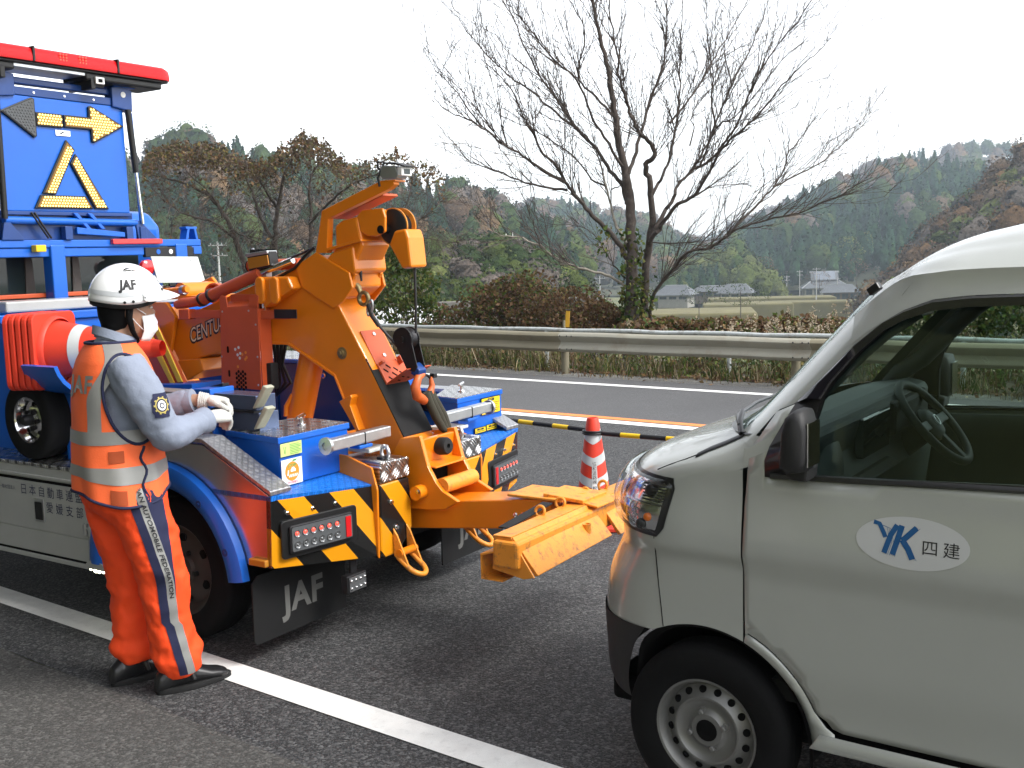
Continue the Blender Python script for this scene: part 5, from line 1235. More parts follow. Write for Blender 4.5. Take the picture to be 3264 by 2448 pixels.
AC, ARR = .0, .34
def arch(a): return .27 + math.sqrt(max(0, ARR * ARR - (a - AC) ** 2))
SEAM = .130
for sd_ in (0, 1):
    mir = (lambda p: Vector((p.x, VW - p.y, p.z))) if sd_ else (lambda p: p)
    def nose(u, v):
        a5 = plan(u, .5, SEAM).x
        zlo = max(.567, arch(a5)) if a5 > -.21 else .567
        zlo = max(.567, arch(a5))
        a11 = plan(u, 1.0, SEAM).x; zhi = 1.197 - .034 * smoothstep(.06, .125, a11)
        z = zlo + (zhi - zlo) * v
        return mir(plan(u, z, SEAM))
    grid(nose, 60, 44, 'nose_panel', 'van_paint', smooth=50)
    def bump_(u, v):
        z = .315 + (.569 - .315) * v; a_st = interp([(.31, -.262), (.36, -.272), (.42, -.266), (.50, -.238), (.57, -.192)], z); a0_ = af(z) + ra(z)
        w0 = math.asin(min(1, ((a0_ - a_st) / ra(z)) ** (NEXP / 2))); u0 = .38 + .62 * w0 / (math.pi / 2)
        p = plan(u0 + (1 - u0) * u, z, SEAM)
        if u < .12: pass
        return mir(p + Vector((-.004, -.004, 0)))
    grid(bump_, 36, 8, 'front_bumper', 'bumper_black', smooth=50)
    # dark wheel housing and the black lip of the bumper inside the arch
    mb = MB(); n = 24
    mb.loft([[mir(Vector((AC + (rr_ - .075 * smoothstep(105, 170, t)) * math.cos(R(t)), bb + .05 * smoothstep(120, 160, t), .27 + rr_ * math.sin(R(t))))) for t in range(-8, 190, 6)] for rr_, bb in ((ARR + .002, .004), (ARR - .012, .012), (ARR - .02, .05), (ARR - .02, .50))], cap=False, closed=False)
    mb.build('wheel_housing', 'matt_black', van, smooth=60)
    mb = MB(); mb.loft([[mir(Vector((AC + ARR * math.cos(R(t)), .50, .27 + ARR * math.sin(R(t))))) for t in range(-8, 200, 8)], [mir(Vector((AC + .01 * math.cos(R(t)), .50, .27 + .01 * math.sin(R(t))))) for t in range(-8, 200, 8)]], cap=False, closed=False); mb.build('housing_wall', 'matt_black', van)
    # door
    dp = [(.137, .605), (.135, .82), (.138, 1.0), (.150, 1.165), (.212, 1.268), (.268, 1.294), (.241, 1.236), (.207, 1.172), (.196, 1.132), (.199, 1.095), (.215, 1.084), (.87, 1.111), (1.06, 1.118), (1.06, .366), (.425, .366), (.395, .374), (.378, .392)] + [((ARR + .034) * math.cos(R(t)), .27 + (ARR + .034) * math.sin(R(t))) for t in range(22, 68, 5)]
    door = panel(dp, 'door', 'van_paint', side=sd_, off=.002)
    # flange between arch and door
    fl0 = [((ARR + .029) * math.cos(R(t)), .27 + (ARR + .029) * math.sin(R(t))) for t in range(68, 18, -5)] + [(.375, .372), (.40, .356), (.40, .31), (.335, .31)] + [(ARR * math.cos(R(t)), .27 + ARR * math.sin(R(t))) for t in range(12, 70, 5)]
    panel(fl0, 'arch_flange', 'van_paint', side=sd_, off=.001)
    panel([(.36, .352), (.33, .305), (2.12, .305), (2.12, .352)], 'sill', 'van_paint', side=sd_, off=.008)
    # black surround, sail, visor
    outer = [(.199, 1.088), (.196, 1.132), (.207, 1.172), (.241, 1.236), (.275, 1.298), (.346, 1.372), (.430, 1.465), (.506, 1.529), (.556, 1.560), (.628, 1.588), (.721, 1.598), (.86, 1.603), (1.06, 1.607), (1.06, 1.120), (.87, 1.113), (.60, 1.101)]
    innr = [(.324, 1.094), (.326, 1.150), (.328, 1.200), (.331, 1.250), (.350, 1.325), (.380, 1.375), (.445, 1.455), (.510, 1.516), (.560, 1.545), (.630, 1.569), (.722, 1.580), (.86, 1.585), (1.03, 1.588), (1.03, 1.135), (.87, 1.128), (.60, 1.114)]
    mb = MB(); n = len(outer)
    vs_ = [S(a, z, .004, sd_) for a, z in outer] + [S(a, z, .004, sd_) for a, z in innr] + [S(a, z, -.02, sd_) for a, z in innr]
    mb.add(vs_, [(i, (i + 1) % n, n + (i + 1) % n, n + i) for i in range(n)] + [(n + i, n + (i + 1) % n, 2 * n + (i + 1) % n, 2 * n + i) for i in range(n)])
    wf = mb.build('window_frame', 'van_black', door, smooth=30)
    s_ = wf.modifiers.new('solid', 'SOLIDIFY'); s_.thickness = .006; s_.offset = 0
    mb = MB(); vt = outer[4:13]; vb = innr[4:13]
    mb.loft([[S(a, z, .006, sd_) for a, z in vt], [S((a + c) / 2, (z + d) / 2, .020, sd_) for (a, z), (c, d) in zip(vt, vb)], [S(c, d - .012, .016, sd_) for c, d in vb]], cap=False, closed=False); mb.build('rain_visor', 'visor_gloss', door, smooth=60)
    mb = MB(); bl = [(.215, 1.090), (.45, 1.099), (.70, 1.109), (1.05, 1.122)]
    mb.loft([[S(a, z + d, o_, sd_) for a, z in bl] for d, o_ in ((-.006, .003), (-.003, .010), (.008, .010), (.012, .003))], cap=False, closed=False); mb.build('belt_moulding', 'van_black', door, smooth=60)
    panel([(p[0], p[1]) for p in innr], 'window', 'window_glass', door, off=-.012, side=sd_, thick=.0, step=.08)
    # A-pillar and front door upper frame in body colour
    fo_ = [(1.165, .150), (1.195, .152), (1.273, .213), (1.298, .272), (1.372, .343), (1.465, .427), (1.529, .503), (1.560, .553), (1.59, .625), (1.615, .66)]
    def pil(u, v):
        z_lo = 1.163 + .034 * u; z = z_lo + (1.615 - z_lo) * v; a1 = interp(fo_, z); a0 = sil(z) - .022
        return S(a1 + (a0 - a1) * u, z, .001, sd_)
    grid(pil, 12, 24, 'a_pillar', 'van_paint', smooth=50)
    # roof side: from the top of the door up over the gutter
    zt = [(.36, 1.575), (.39, 1.60), (.43, 1.635), (.473, 1.663), (.53, 1.700), (.58, 1.725), (.63, 1.745), (.684, 1.760), (.79, 1.777), (1.0, 1.797), (1.4, 1.815), (2.6, 1.815), (2.80, 1.80), (2.90, 1.77)]
    zg = [(.40, 1.52), (.46, 1.575), (.505, 1.612), (.54, 1.635), (.579, 1.650), (.674, 1.663), (.765, 1.667), (.858, 1.669), (2.9, 1.672)]
    zd = [(.40, 1.45), (.46, 1.50), (.503, 1.529), (.553, 1.560), (.625, 1.589), (.72, 1.600), (.86, 1.605), (2.9, 1.612)]
    def rail(u, v):
        a = .415 + 2.465 * u ** 1.6; z = interp(zd, a) + (interp(zg, a) - interp(zd, a)) * v
        return S(a, z, .003 + .010 * v ** 3, sd_)
    grid(rail, 50, 5, 'roof_rail', 'van_paint', smooth=50)
    def gut(u, v):
        a = .452 + 2.42 * u ** 1.6; z = interp(zg, a); return S(a, z + .004 * v, .0145 - .012 * v, sd_)
    def roof(u, v):
        t_ = 1 - .90 * v ** 1.3; xw = (1 - min(.985, t_) ** NEXP) ** (1 / NEXP); af_ = af(1.6) + ra(1.6) * (1 - xw); af_ = max(af_, .372)
        a = af_ + (2.88 - af_) * u ** 1.6; z0 = interp(zg, max(a, .40)); z1 = interp(zt, .39 + (a - af_) * 1.0 if a - af_ < .15 else max(a, .39 + (a - af_))); z1 = interp(zt, min(a, .39 + (a - af_) * 1.6)); z0 = min(z0, z1); b0 = bside(max(a, .47), z0) - .010
        b = b0 + (VW / 2 - b0) * v ** 1.3; k = min(1, (b - b0) / .42)
        z = z0 + (z1 - z0) * (1 - (1 - k) ** 2.4) + .035 * (1 - (1 - (b - b0) / (VW / 2 - b0)) ** 2) * smoothstep(.5, 1.2, a)
        z += -.004 * math.exp(-((b - b0 - .13) / .018) ** 2)
        return mir(Vector((a, b, max(z, z0))))
    grid(roof, 60, 26, 'roof', 'van_paint', smooth=50)
    # rear side: sliding door and quarter
    for seam0, seam1, nm in ((1.068, 1.95, 'sliding_door'), (1.958, 2.88, 'quarter_panel')):
        poly = [(seam0, .366), (seam0, 1.607), (seam1, 1.610), (seam1, .366)] if nm == 'sliding_door' else [(seam0, .366), (seam0, 1.610), (seam1, 1.610), (seam1, .40), (2.80, .40)] + [(2.45 + ARR * math.cos(R(t)), .27 + ARR * math.sin(R(t))) for t in range(22, 165, 12)] + [(2.10, .366)]
        pn = panel(poly, nm, 'van_paint', side=sd_, off=.002, step=.08)
        panel([(seam0 + .09, 1.14), (seam0 + .09, 1.57), (seam1 - .08, 1.575), (seam1 - .08, 1.14)], 'window', 'glass_dark', pn, off=.006, side=sd_, step=.1)
    # headlamp
    def he(z): return interp([(.872, -.155), (.892, -.130), (.95, -.115), (1.0, -.101), (1.022, -.095), (1.045, -.102)], z)
    def lampfn(off, z0=.876, z1=1.043, e=0.):
        def fn(u, v):
            z = z0 + (z1 - z0) * v; a_s = he(z) - e
            pp = plan(1., z, SEAM); a0 = af(z) + ra(z); hw = VW / 2 - tumble(z)
            amax = a0 - ra(z) * .965
            a = a_s + (amax - a_s) * (1 - (1 - u) ** 1.6)
            q = math.sin(math.pi * min(1, max(0, v))) ** .35 * (min(1, u * 9) ** .5)
            p = S(a, z, .003 + off * q, sd_)
            return p
        return fn
    hl = grid(lampfn(.004, .868, 1.052, -.008), 20, 12, 'headlamp', 'van_black', smooth=50)
    grid(lampfn(.008, .880, 1.040, .004), 20, 12, 'reflector', 'chrome', hl, smooth=50)
    grid(lampfn(.030), 24, 14, 'lens', 'lamp_glass_clear', hl, smooth=60)
    for k in range(6):
        z = .975 + k * .009
        mb = MB(); mb.loft([[S(a, z + d, o_, sd_) for d, o_ in ((0, .010), (.004, .010), (.004, .022), (0, .022))] for a in (-.125 + .003 * k, -.15, -.19)]); mb.build('fin', 'van_black', hl)
    mb = MB(); mb.loft([[S(a, .962 + d, o_, sd_) for d, o_ in ((0, .009), (.006, .009), (.003, .028), (0, .028))] for a in (-.118, -.15, -.19, -.23, -.26)]); mb.build('divider', 'chrome', hl)
    for a, z, mt, r in ((-.175, .925, 'signal_orange', .013), (-.20, .90, 'van_black', .018), (-.165, 1.005, 'van_black', .022)):
        p = S(a, z, .013, sd_); MB().sphere(tuple(p), r, r * .6, r, n=12, m=8).build('bulb', mt, hl, smooth=60)
    for k in range(3): MB().torus(tuple(S(-.225, .905 + .02 * k, .012, sd_)), (0, 1, 0), .02, .003, 18, 6).build('reflector_rib', 'chrome', hl, smooth=60)
    for sp_ in ([(-.158, .870), (-.158, .82), (-.150, .74), (-.140, .66), (-.132, .585)], [(-.168, 1.066), (-.12, 1.088), (-.07, 1.108), (-.02, 1.130)]):
        MB().tube([S(a, z, .0006, sd_) for a, z in sp_], .0016, 5).build('panel_seam', 'matt_black', van)
    # door mirror
    pts_ = [(.283, 1.135), (.288, 1.25), (.300, 1.292), (.325, 1.311), (.350, 1.308), (.364, 1.262), (.363, 1.16), (.352, 1.128), (.31, 1.118)]
    mm = MB(); rings = []
    for b_, k in ((-.02, .82), (-.04, .92), (-.10, .92), (-.128, .86), (-.138, .68)):
        cx_, cz_ = .325, 1.205; rings.append([mir(Vector((cx_ + (a - cx_) * k, b_, cz_ + (z - cz_) * k))) for a, z in pts_])
    mm.loft(rings); mi_ = mm.build('door_mirror', 'bumper_black', van, smooth=80)
    mm = MB(); mm.prism([(.362, 1.15), (.3655, 1.15), (.3655, 1.27), (.362, 1.27)], lambda a, z, b_: mir(Vector((a, b_, z))), -.12, -.03); mm.build('mirror_glass', 'chrome', mi_)
    mm = MB(); mm.prism([(.272, 1.128), (.30, 1.10), (.345, 1.098), (.35, 1.14), (.29, 1.15)], lambda a, z, b_: mir(Vector((a, b_, z))), -.075, .012); mm.build('mirror_foot', 'bumper_black', mi_, bevel=.008)
    # door handle, hinge-side seam, cowl
    panel(rrect(.89, 1.03, .925, .985, .025), 'handle_recess', 'van_black', door, off=.003, side=sd_, thick=.001)
    mm = MB(); mm.prism(rrect(.895, 1.02, .945, .968, .01), lambda a, z, b_: mir(Vector((a, b_, z))), -.022, -.012); mm.build('door_handle', 'bumper_black', door, bevel=.004)
    # inner trim seen through the windows
    panel([(.14, .62), (.15, 1.16), (.21, 1.08), (1.05, 1.105), (1.05, .45), (.42, .45), (.25, .58)], 'door_trim', 'van_interior', side=sd_, off=-.055, thick=.004, step=.1)
    mb = MB(); mb.tube([mir(S(interp(fo_, z) - .035, z, -.045)) for z in np.linspace(1.17, 1.58, 9)], [.035] * 9, 10); mb.build('pillar_trim', 'van_interior', van, smooth=60)
    mb = MB(); mb.tube([mir(Vector((a, .075 + .17 * (z - 1.1), z))) for a, z in ((.40, 1.375), (.385, 1.40), (.39, 1.43), (.45, 1.50), (.475, 1.52), (.48, 1.50))], [.008, .012, .013, .013, .012, .008], 10); mb.build('grab_handle', 'van_interior', van, smooth=60)
    # wheel: pressed steel rim with round holes
    for wa in (0., 2.45):
        c = mir(Vector((wa, .075, .2685))); ax = Vector((0, -1 if not sd_ else 1, 0)); r_, rim_ = .270, .165
        wb = MB(); h = .072
        wb.lathe([(rim_ * .96, -h * .8), (rim_ * 1.06, -h * .95), (r_ * .86, -h), (r_ * .96, -h * .85), (r_, -h * .55), (r_, h * .55), (r_ * .96, h * .85), (r_ * .86, h), (rim_ * 1.06, h * .93), (rim_ * .97, h * .78)], c, ax, 56)
        wh = wb.build('wheel', 'tyre', van, smooth=50)
        o_ = h * .78
        rb = MB(); rb.lathe([(.166, o_), (.165, o_ + .006), (.158, o_ + .004), (.152, o_ - .006), (.146, o_ - .022), (.141, o_ - .030), (.128, o_ - .022), (.112, o_ - .010), (.106, o_ - .004), (.100, o_ - .004), (.090, o_ - .014), (.070, o_ - .020), (.062, o_ - .018), (.050, o_ - .006), (.040, o_ - .005), (.034, o_ - .005)], c, ax, 56)
        rim = rb.build('rim', 'wheel_silver', wh, smooth=35)
        a_ = Vector((1, 0, 0)); b_ = Vector((0, 0, 1))
        for k in range(16):
            t = 2 * math.pi * (k + .35) / 16; d_ = a_ * math.cos(t) + b_ * math.sin(t)
            MB().lathe([(.0115, -.004), (.0115, .004), (0, .0035)], c + d_ * .126 + ax * (o_ - .0195), (ax + d_ * .35).normalized(), 14).build('vent_hole', 'matt_black', wh)
        for k in range(4):
            t = 2 * math.pi * (k + .2) / 4; d_ = a_ * math.cos(t) + b_ * math.sin(t)
            MB().lathe([(.016, -.004), (.0145, .002), (.009, .003), (.009, .014), (.006, .017), (0, .017)], c + d_ * .058 + ax * (o_ - .016), ax, 6).build('wheel_nut', 'wheel_silver', wh, smooth=30)
        MB().lathe([(.036, -.006), (.034, .002), (.020, .004), (0, .004)], c + ax * (o_ - .005), ax, 20).build('hub_cap', 'matt_black', wh, smooth=40)
        tg = MB()
        for q in (-.3, .3): tg.lathe([(r_ + .0008, h * (q - .06)), (r_ - .005, h * q), (r_ + .0008, h * (q + .06))], c, ax, 56)
        tg.build('tread_groove', 'matt_black', wh)
# glazing, cowl, wipers, tail
def ws(u, v):
    z = 1.20 + (1.60 - 1.20) * v; w = (u - .5) * 2; a0 = af(z) + ra(z); hw = VW / 2 - tumble(z)
    t = abs(w) ** 1.0 * .93; x = (1 - t ** NEXP) ** (1 / NEXP)
    return Vector((a0 - ra(z) * x, VW / 2 + w / max(1e-6, abs(w)) * hw * t if w else VW / 2, z))
grid(ws, 30, 14, 'windscreen', 'window_glass', smooth=60)
def cowl(u, v):
    w = (u - .5) * 1.90; z = 1.192 + .012 * v; a0 = af(z) + ra(z); hw = VW / 2 - tumble(z); t = min(.985, abs(w)); x = (1 - t ** NEXP) ** (1 / NEXP)
    return Vector((a0 - ra(z) * x - .012 + .05 * v, VW / 2 + math.copysign(hw * t, w), z + .004))
grid(cowl, 30, 3, 'cowl_grille', 'van_black', smooth=50)
cv = MB(); cv.loft([[S(a, z + d, o_) for d, o_ in ((-.004, .002), (.0, .005), (.007, .004), (.007, .001))] for a, z in ((-.035, 1.118), (.0, 1.138), (.045, 1.158), (.085, 1.178), (.11, 1.192))]); cv.build('cowl_vent', 'van_black', van, smooth=40)
wp = [S(.10, 1.195, .012), S(.07, 1.205, .03), S(.03, 1.20, .04), S(-.0, 1.185, .06)]
MB().tube([S(.10, 1.19, .005), S(.085, 1.205, .022), S(.06, 1.215, .03)], .009, 8).build('wiper_pivot', 'van_black', van, smooth=50)
MB().tube([S(.09, 1.20, .02), Vector((.02, .22, 1.222)), Vector((-.01, .45, 1.232)), Vector((-.02, .75, 1.235))], .006, 8).build('wiper_arm', 'van_black', van, smooth=50)
MB().bar(Vector((.455, .105, 1.607)), Vector((.485, .098, 1.628)), .02, .022).build('roof_rack_pad', 'van_black', van, bevel=.003)
tg_ = MB(); tg_.hexa([Vector((2.88, .03, .36)), Vector((2.90, VW / 2, .36)), Vector((2.90, VW / 2, .36)), Vector((2.88, VW - .03, .36))], [Vector((2.86, .12, 1.70)), Vector((2.88, VW / 2, 1.80)), Vector((2.88, VW / 2, 1.80)), Vector((2.86, VW - .12, 1.70))])
MB().box((2.84, .03, .36), (2.90, VW - .03, 1.66)).build('tailgate', 'van_paint', van, bevel=.04)
MB().box((2.9005, .20, 1.12), (2.905, VW - .20, 1.55)).build('rear_window', 'glass_dark', van, bevel=.002)
MB().box((2.86, .0, .30), (2.96, VW, .50)).build('rear_bumper', 'bumper_black', van, bevel=.03)
MB().box((-.40, .14, .24), (2.85, VW - .14, .34)).build('floor_pan', 'matt_black', van, bevel=.02)
# cabin
MB().box((.02, .07, .40), (2.8, VW - .07, .46)).build('cabin_floor', 'van_interior_dark', van)
MB().prism([(.06, 1.10), (.06, 1.195), (.24, 1.225), (.30, 1.215), (.315, 1.19), (.29, 1.10), (.33, .98), (.28, .60), (.06, .60)], lambda a, z, b: (a, b, z), .11, VW - .11).build('dashboard', 'van_interior', van, bevel=.015)
MB().box((.295, .50, 1.06), (.325, .80, 1.19)).build('screen', 'glass_dark', van, bevel=.006)
MB().box((.293, .84, 1.08), (.33, 1.30, 1.20)).build('instrument_hood', 'van_interior_dark', van, bevel=.02)
MB().prism([(.22, 1.03), (.33, 1.02), (.36, 1.0), (.22, .99)], lambda a, z, b: (a, b, z), .13, .80).build('dash_shelf', 'van_interior_dark', van, bevel=.006)
MB().lathe([(.10, 0), (.105, .01), (.09, .025), (0, .03)], (.285, .26, 1.08), (1, 0, .1), 24).build('speaker_cover', 'van_interior', van, smooth=50)
MB().lathe([(.0, .0), (.05, .0), (.05, .004), (0, .004)], (.33, .20, 1.038), (0, 0, 1), 24).build('cup_holder', 'galvanised', van, smooth=40)
sc, sn = Vector((.407, 1.05, 1.107)), Vector((.745, 0, .667))
st = MB().torus(sc, sn, .172, .015, 40, 12).build('steering_wheel', 'van_interior', van, smooth=60)
MB().lathe([(.062, -.02), (.066, .0), (.05, .018), (0, .024)], sc - sn * .012, sn, 24).build('wheel_boss', 'van_interior', st, smooth=50)
MB().torus(sc + sn * .014, sn, .018, .003, 20, 6, sx=1.2, sy=.8).build('emblem', 'galvanised', st, smooth=60)
e1_ = Vector((-.667, 0, .745)); e2_ = Vector((0, 1, 0))
for d_ in (e2_, -e2_, -e1_): MB().bar(sc + d_ * .05 - sn * .008, sc + d_ * .165, .035, .014, sn).build('spoke', 'van_interior', st, bevel=.004)
MB().tube([sc - sn * .02, sc - sn * .20], .045, 14).build('steering_column', 'van_interior_dark', van, smooth=50)
for b0 in (.10, .82):
    sp = MB(); sp.box((.62, b0, .55), (1.08, b0 + .52, .78)); sp.build('seat', 'van_interior_dark', van, bevel=.05, segs=3)
    MB().hexa([(1.02, b0, .74), (1.14, b0, .74), (1.14, b0 + .52, .74), (1.02, b0 + .52, .74)], [(1.20, b0 + .03, 1.32), (1.28, b0 + .03, 1.32), (1.28, b0 + .49, 1.32), (1.20, b0 + .49, 1.32)]).build('seat_back', 'van_interior_dark', van, bevel=.04, segs=3)
    MB().box((1.22, b0 + .13, 1.36), (1.29, b0 + .39, 1.54)).build('head_rest', 'van_interior_dark', van, bevel=.03, segs=3)
MB().hexa([(.50, .16, 1.60), (2.8, .16, 1.64), (2.8, VW - .16, 1.64), (.50, VW - .16, 1.60)], [(.50, .16, 1.61), (2.8, .16, 1.65), (2.8, VW - .16, 1.65), (.50, VW - .16, 1.61)]).build('headliner', 'van_interior', van)
MB().box((1.50, .10, .46), (1.53, VW - .10, 1.60)).build('bulkhead', 'van_interior_dark', van)
MB().hexa([(.42, .55, 1.50), (.42, .90, 1.50), (.44, .90, 1.50), (.44, .55, 1.50)], [(.42, .55, 1.56), (.42, .90, 1.56), (.44, .90, 1.56), (.44, .55, 1.56)]).build('rear_view_mirror', 'van_black', van, bevel=.01)
# oval sticker with blue ribbon letters and black characters on the near door
n = 40; mb = MB(); vs_ = [S(.608, .949, .0032)]; 
for rr_ in (.5, 1.):
    vs_ += [S(.608 + .146 * rr_ * math.cos(2 * math.pi * k / n), .949 + .070 * rr_ * math.sin(2 * math.pi * k / n), .0032) for k in range(n)]
mb.add(vs_, [(0, 1 + k, 1 + (k + 1) % n) for k in range(n)] + [(1 + k, 1 + n + k, 1 + n + (k + 1) % n, 1 + (k + 1) % n) for k in range(n)]); mb.build('oval_sticker', 'film_white', van)
def on_door(ox, oz, off): return lambda x, y, z: S(ox + x, oz + y, off)
def ribbon(pts, w, off, mt):
    mb = MB(); L_, R_ = [], []
    for i, p in enumerate(pts):
        d_ = Vector(pts[min(i + 1, len(pts) - 1)]) - Vector(pts[max(i - 1, 0)]); d_.normalize(); nn = Vector((-d_.y, d_.x)) * w / 2
        L_.append(S(p[0] + nn.x, p[1] + nn.y, off)); R_.append(S(p[0] - nn.x, p[1] - nn.y, off))
    k = len(pts); mb.add(L_ + R_, [(i, i + 1, k + i + 1, k + i) for i in range(k - 1)]); mb.build('sticker_ribbon', mt, van)
ox, oz = .548, .956
for dx in (.004, .008, .012):
    for pl2 in ([(-.040, .040), (-.010, .032), (.0, -.005), (-.010, -.040)], [(.025, .036), (.012, .0), (.004, -.042)], [(.066, .040), (.026, -.002), (.060, -.046)]): ribbon([(ox + a + dx * 1.2, oz + b - dx * .4) for a, b in pl2], .0011, .0036, 'logo_blue')
ribbon([(ox - .040, oz + .040), (ox - .025, oz + .037), (ox - .012, oz + .012), (ox - .008, oz + .002)], .012, .0040, 'logo_blue')
ribbon([(ox + .022, oz + .038), (ox + .006, oz + .010), (ox - .010, oz - .040)], .014, .0043, 'logo_blue')
ribbon([(ox + .034, oz + .038), (ox + .024, oz + .0), (ox + .012, oz - .042)], .015, .0040, 'logo_blue')
ribbon([(ox + .072, oz + .036), (ox + .046, oz + .008), (ox + .036, oz - .002)], .015, .0043, 'logo_blue')
ribbon([(ox + .036, oz + .0), (ox + .052, oz - .022), (ox + .064, oz - .048)], .016, .0043, 'logo_blue')
text('四', .044, (0, 0, 0), (1, 0, 0), (0, 0, 1), 'black_print', van, warp=on_door(.655, .940, .004))
text('建', .044, (0, 0, 0), (1, 0, 0), (0, 0, 1), 'black_print', van, warp=on_door(.709, .940, .004))
# ================================================================== the man at the controls (local: x forward, y to his left, z up)
man = thing('person', 'person in white helmet, mask, orange safety vest and orange trousers working the truck controls', 'person', (-1.54, 4.25, 0), R(35))
mat('skin', (.36, .20, .13), .55, var=.06)
mat('shirt_blue', (.215, .245, .315), .8, var=.06, vscale=4, bump=.15, bscale=120)
m = mat('hi_vis_orange', (.92, .070, .008), .75, var=.06, vscale=6, bump=.12, bscale=180)
mat('vest_orange', (.94, .15, .040), .7, var=.06, vscale=5, bump=.15, bscale=160)
mat('vest_tape', (.30, .30, .29), .4, metal=.3, var=.12, vscale=8)
mat('navy_cloth', (.012, .015, .05), .8)
mat('cotton_glove', (.52, .52, .49), .9, var=.08, vscale=30, bump=.5, bscale=320)
mat('mask_white', (.72, .74, .75), .8)
mat('helmet_white', (.78, .79, .80), .22, coat=.5)
mat('helmet_grey', (.50, .52, .54), .35)
mat('shoe_black', (.012, .012, .013), .35, var=.2, coat=.2)
mat('patch_gold', (.42, .34, .10), .7)
mat('brown_patch', (.35, .06, .015), .85)
def clouds(name, size):
    t = bpy.data.textures.new(name, 'CLOUDS'); t.noise_scale = size; t.noise_depth = 2; return t
TXW, TXF = clouds('folds', .10), clouds('fine_folds', .045)
def displace(o, tex, k):
    d = o.modifiers.new('folds', 'DISPLACE'); d.texture = tex; d.strength = k; d.mid_level = .5; d.texture_coords = 'LOCAL'; return o
def ell(c, rx, ry, z, n=28, tilt=(0, 0), pw=2.):
    out = []
    for k in range(n):
        t = 2 * math.pi * k / n; x, y = math.cos(t), math.sin(t)
        x, y = math.copysign(abs(x) ** (2 / pw), x), math.copysign(abs(y) ** (2 / pw), y)
        out.append((c[0] + rx * x, c[1] + ry * y, z + tilt[0] * x + tilt[1] * y))
    return out
def limb(mb, pts, rs, n=16):
    # resample for a smooth limb
    P = [Vector(p) for p in pts]; out, rr = [], []
    for i in range(len(P) - 1):
        for k in range(6):
            t = k / 6; p0, p1, p2, p3 = P[max(i - 1, 0)], P[i], P[i + 1], P[min(i + 2, len(P) - 1)]
            q = .5 * ((2 * p1) + (p2 - p0) * t + (2 * p0 - 5 * p1 + 4 * p2 - p3) * t * t + (3 * p1 - p0 - 3 * p2 + p3) * t ** 3)
            out.append(q); rr.append(rs[i] + (rs[i + 1] - rs[i]) * t)
    out.append(P[-1]); rr.append(rs[-1]); mb.tube(out, rr, n); return out, rr

# ---- trousers (one surface)
tr = MB()
tr.loft([ell((-.065, 0), .135, .175, 1.02), ell((-.06, 0), .155, .19, .93), ell((-.055, 0), .16, .192, .85), ell((-.05, 0), .14, .175, .78), ell((-.045, 0), .08, .11, .72)])
legR = [(-.035, -.085, .86), (.005, -.105, .68), (.050, -.112, .48), (.062, -.115, .30), (.078, -.115, .17), (.105, -.112, .075)]
legL = [(-.070, .085, .86), (-.055, .100, .68), (-.020, .106, .48), (-.020, .106, .30), (-.02, .108, .18), (-.01, .108, .10)]
limb(tr, legR, [.122, .110, .098, .088, .092, .078], 20); limb(tr, legL, [.122, .110, .096, .088, .090, .082], 20)
tr.sphere((.125, -.112, .175), .075, .08, .05, n=16, m=8); tr.sphere((-.07, .105, .16), .06, .07, .05, n=16, m=8); tr.sphere((.085, -.112, .42), .06, .07, .05)
trs = tr.build('trousers', 'hi_vis_orange', man)
voxel(trs, .011, 6, .5); displace(trs, TXW, .034); displace(trs, TXF, .012)
# side stripes follow the cloth
def on_cloth(name, rows, mt, target, off=.003, parent=man):
    v, f = [], []; k = len(rows[0])
    for r_ in rows: v += r_
    f = [(i * k + j, i * k + j + 1, (i + 1) * k + j + 1, (i + 1) * k + j) for i in range(len(rows) - 1) for j in range(k - 1)]
    o = MB().add(v, f).build(name, mt, parent, smooth=70)
    s_ = o.modifiers.new('wrap', 'SHRINKWRAP'); s_.target = target; s_.wrap_method = 'PROJECT'; s_.use_negative_direction = True; s_.use_positive_direction = True; s_.use_project_y = True; s_.offset = off; s_.project_limit = .3
    return o
zs = list(np.linspace(.955, .085, 46))
cxs = [(1.02, -.075), (.86, -.060), (.68, -.012), (.48, .036), (.30, .048), (.17, .072), (.05, .100)]
def legx(z): return interp(cxs[::-1], z)
def side_y(z): return -.30
on_cloth('trouser_stripe', [[(legx(z) - .035 + .012 * (z < .3), -.30, z), (legx(z) - .020 + .012 * (z < .3), -.30, z), (legx(z) - .003 + .012 * (z < .3), -.30, z)] for z in zs], 'navy_cloth', trs, .0035)
on_cloth('trouser_stripe', [[(legx(z) - .003 + .012 * (z < .3), -.30, z), (legx(z) + .014 + .012 * (z < .3), -.30, z), (legx(z) + .030 + .012 * (z < .3), -.30, z)] for z in zs], 'vest_tape', trs, .004)
on_cloth('trouser_panel', [[(legx(z) + .030, -.30, z), (legx(z) + .030 + (.082 * smoothstep(.40, .95, z)) / 2, -.30, z), (legx(z) + .031 + .082 * smoothstep(.40, .95, z), -.30, z)] for z in np.linspace(.955, .42, 24)], 'navy_cloth', trs, .0035)
me = text_mesh('JAPAN AUTOMOBILE FEDERATION', .024, spacing=1.0, bold=.0004)
L_ = max(v.co.x for v in me.vertices) - min(v.co.x for v in me.vertices)
for v in me.vertices:
    z = .665 - v.co.x * (.50 / L_); v.co = (legx(z) + .0135 + v.co.y, -.30, z)
me.materials.clear(); me.materials.append(M['black_print'])
tx = bpy.data.objects.new('trouser_lettering', me); col.objects.link(tx); tx.parent = man
s_ = tx.modifiers.new('wrap', 'SHRINKWRAP'); s_.target = trs; s_.wrap_method = 'PROJECT'; s_.use_negative_direction = True; s_.use_project_y = True; s_.offset = .0065; s_.project_limit = .3

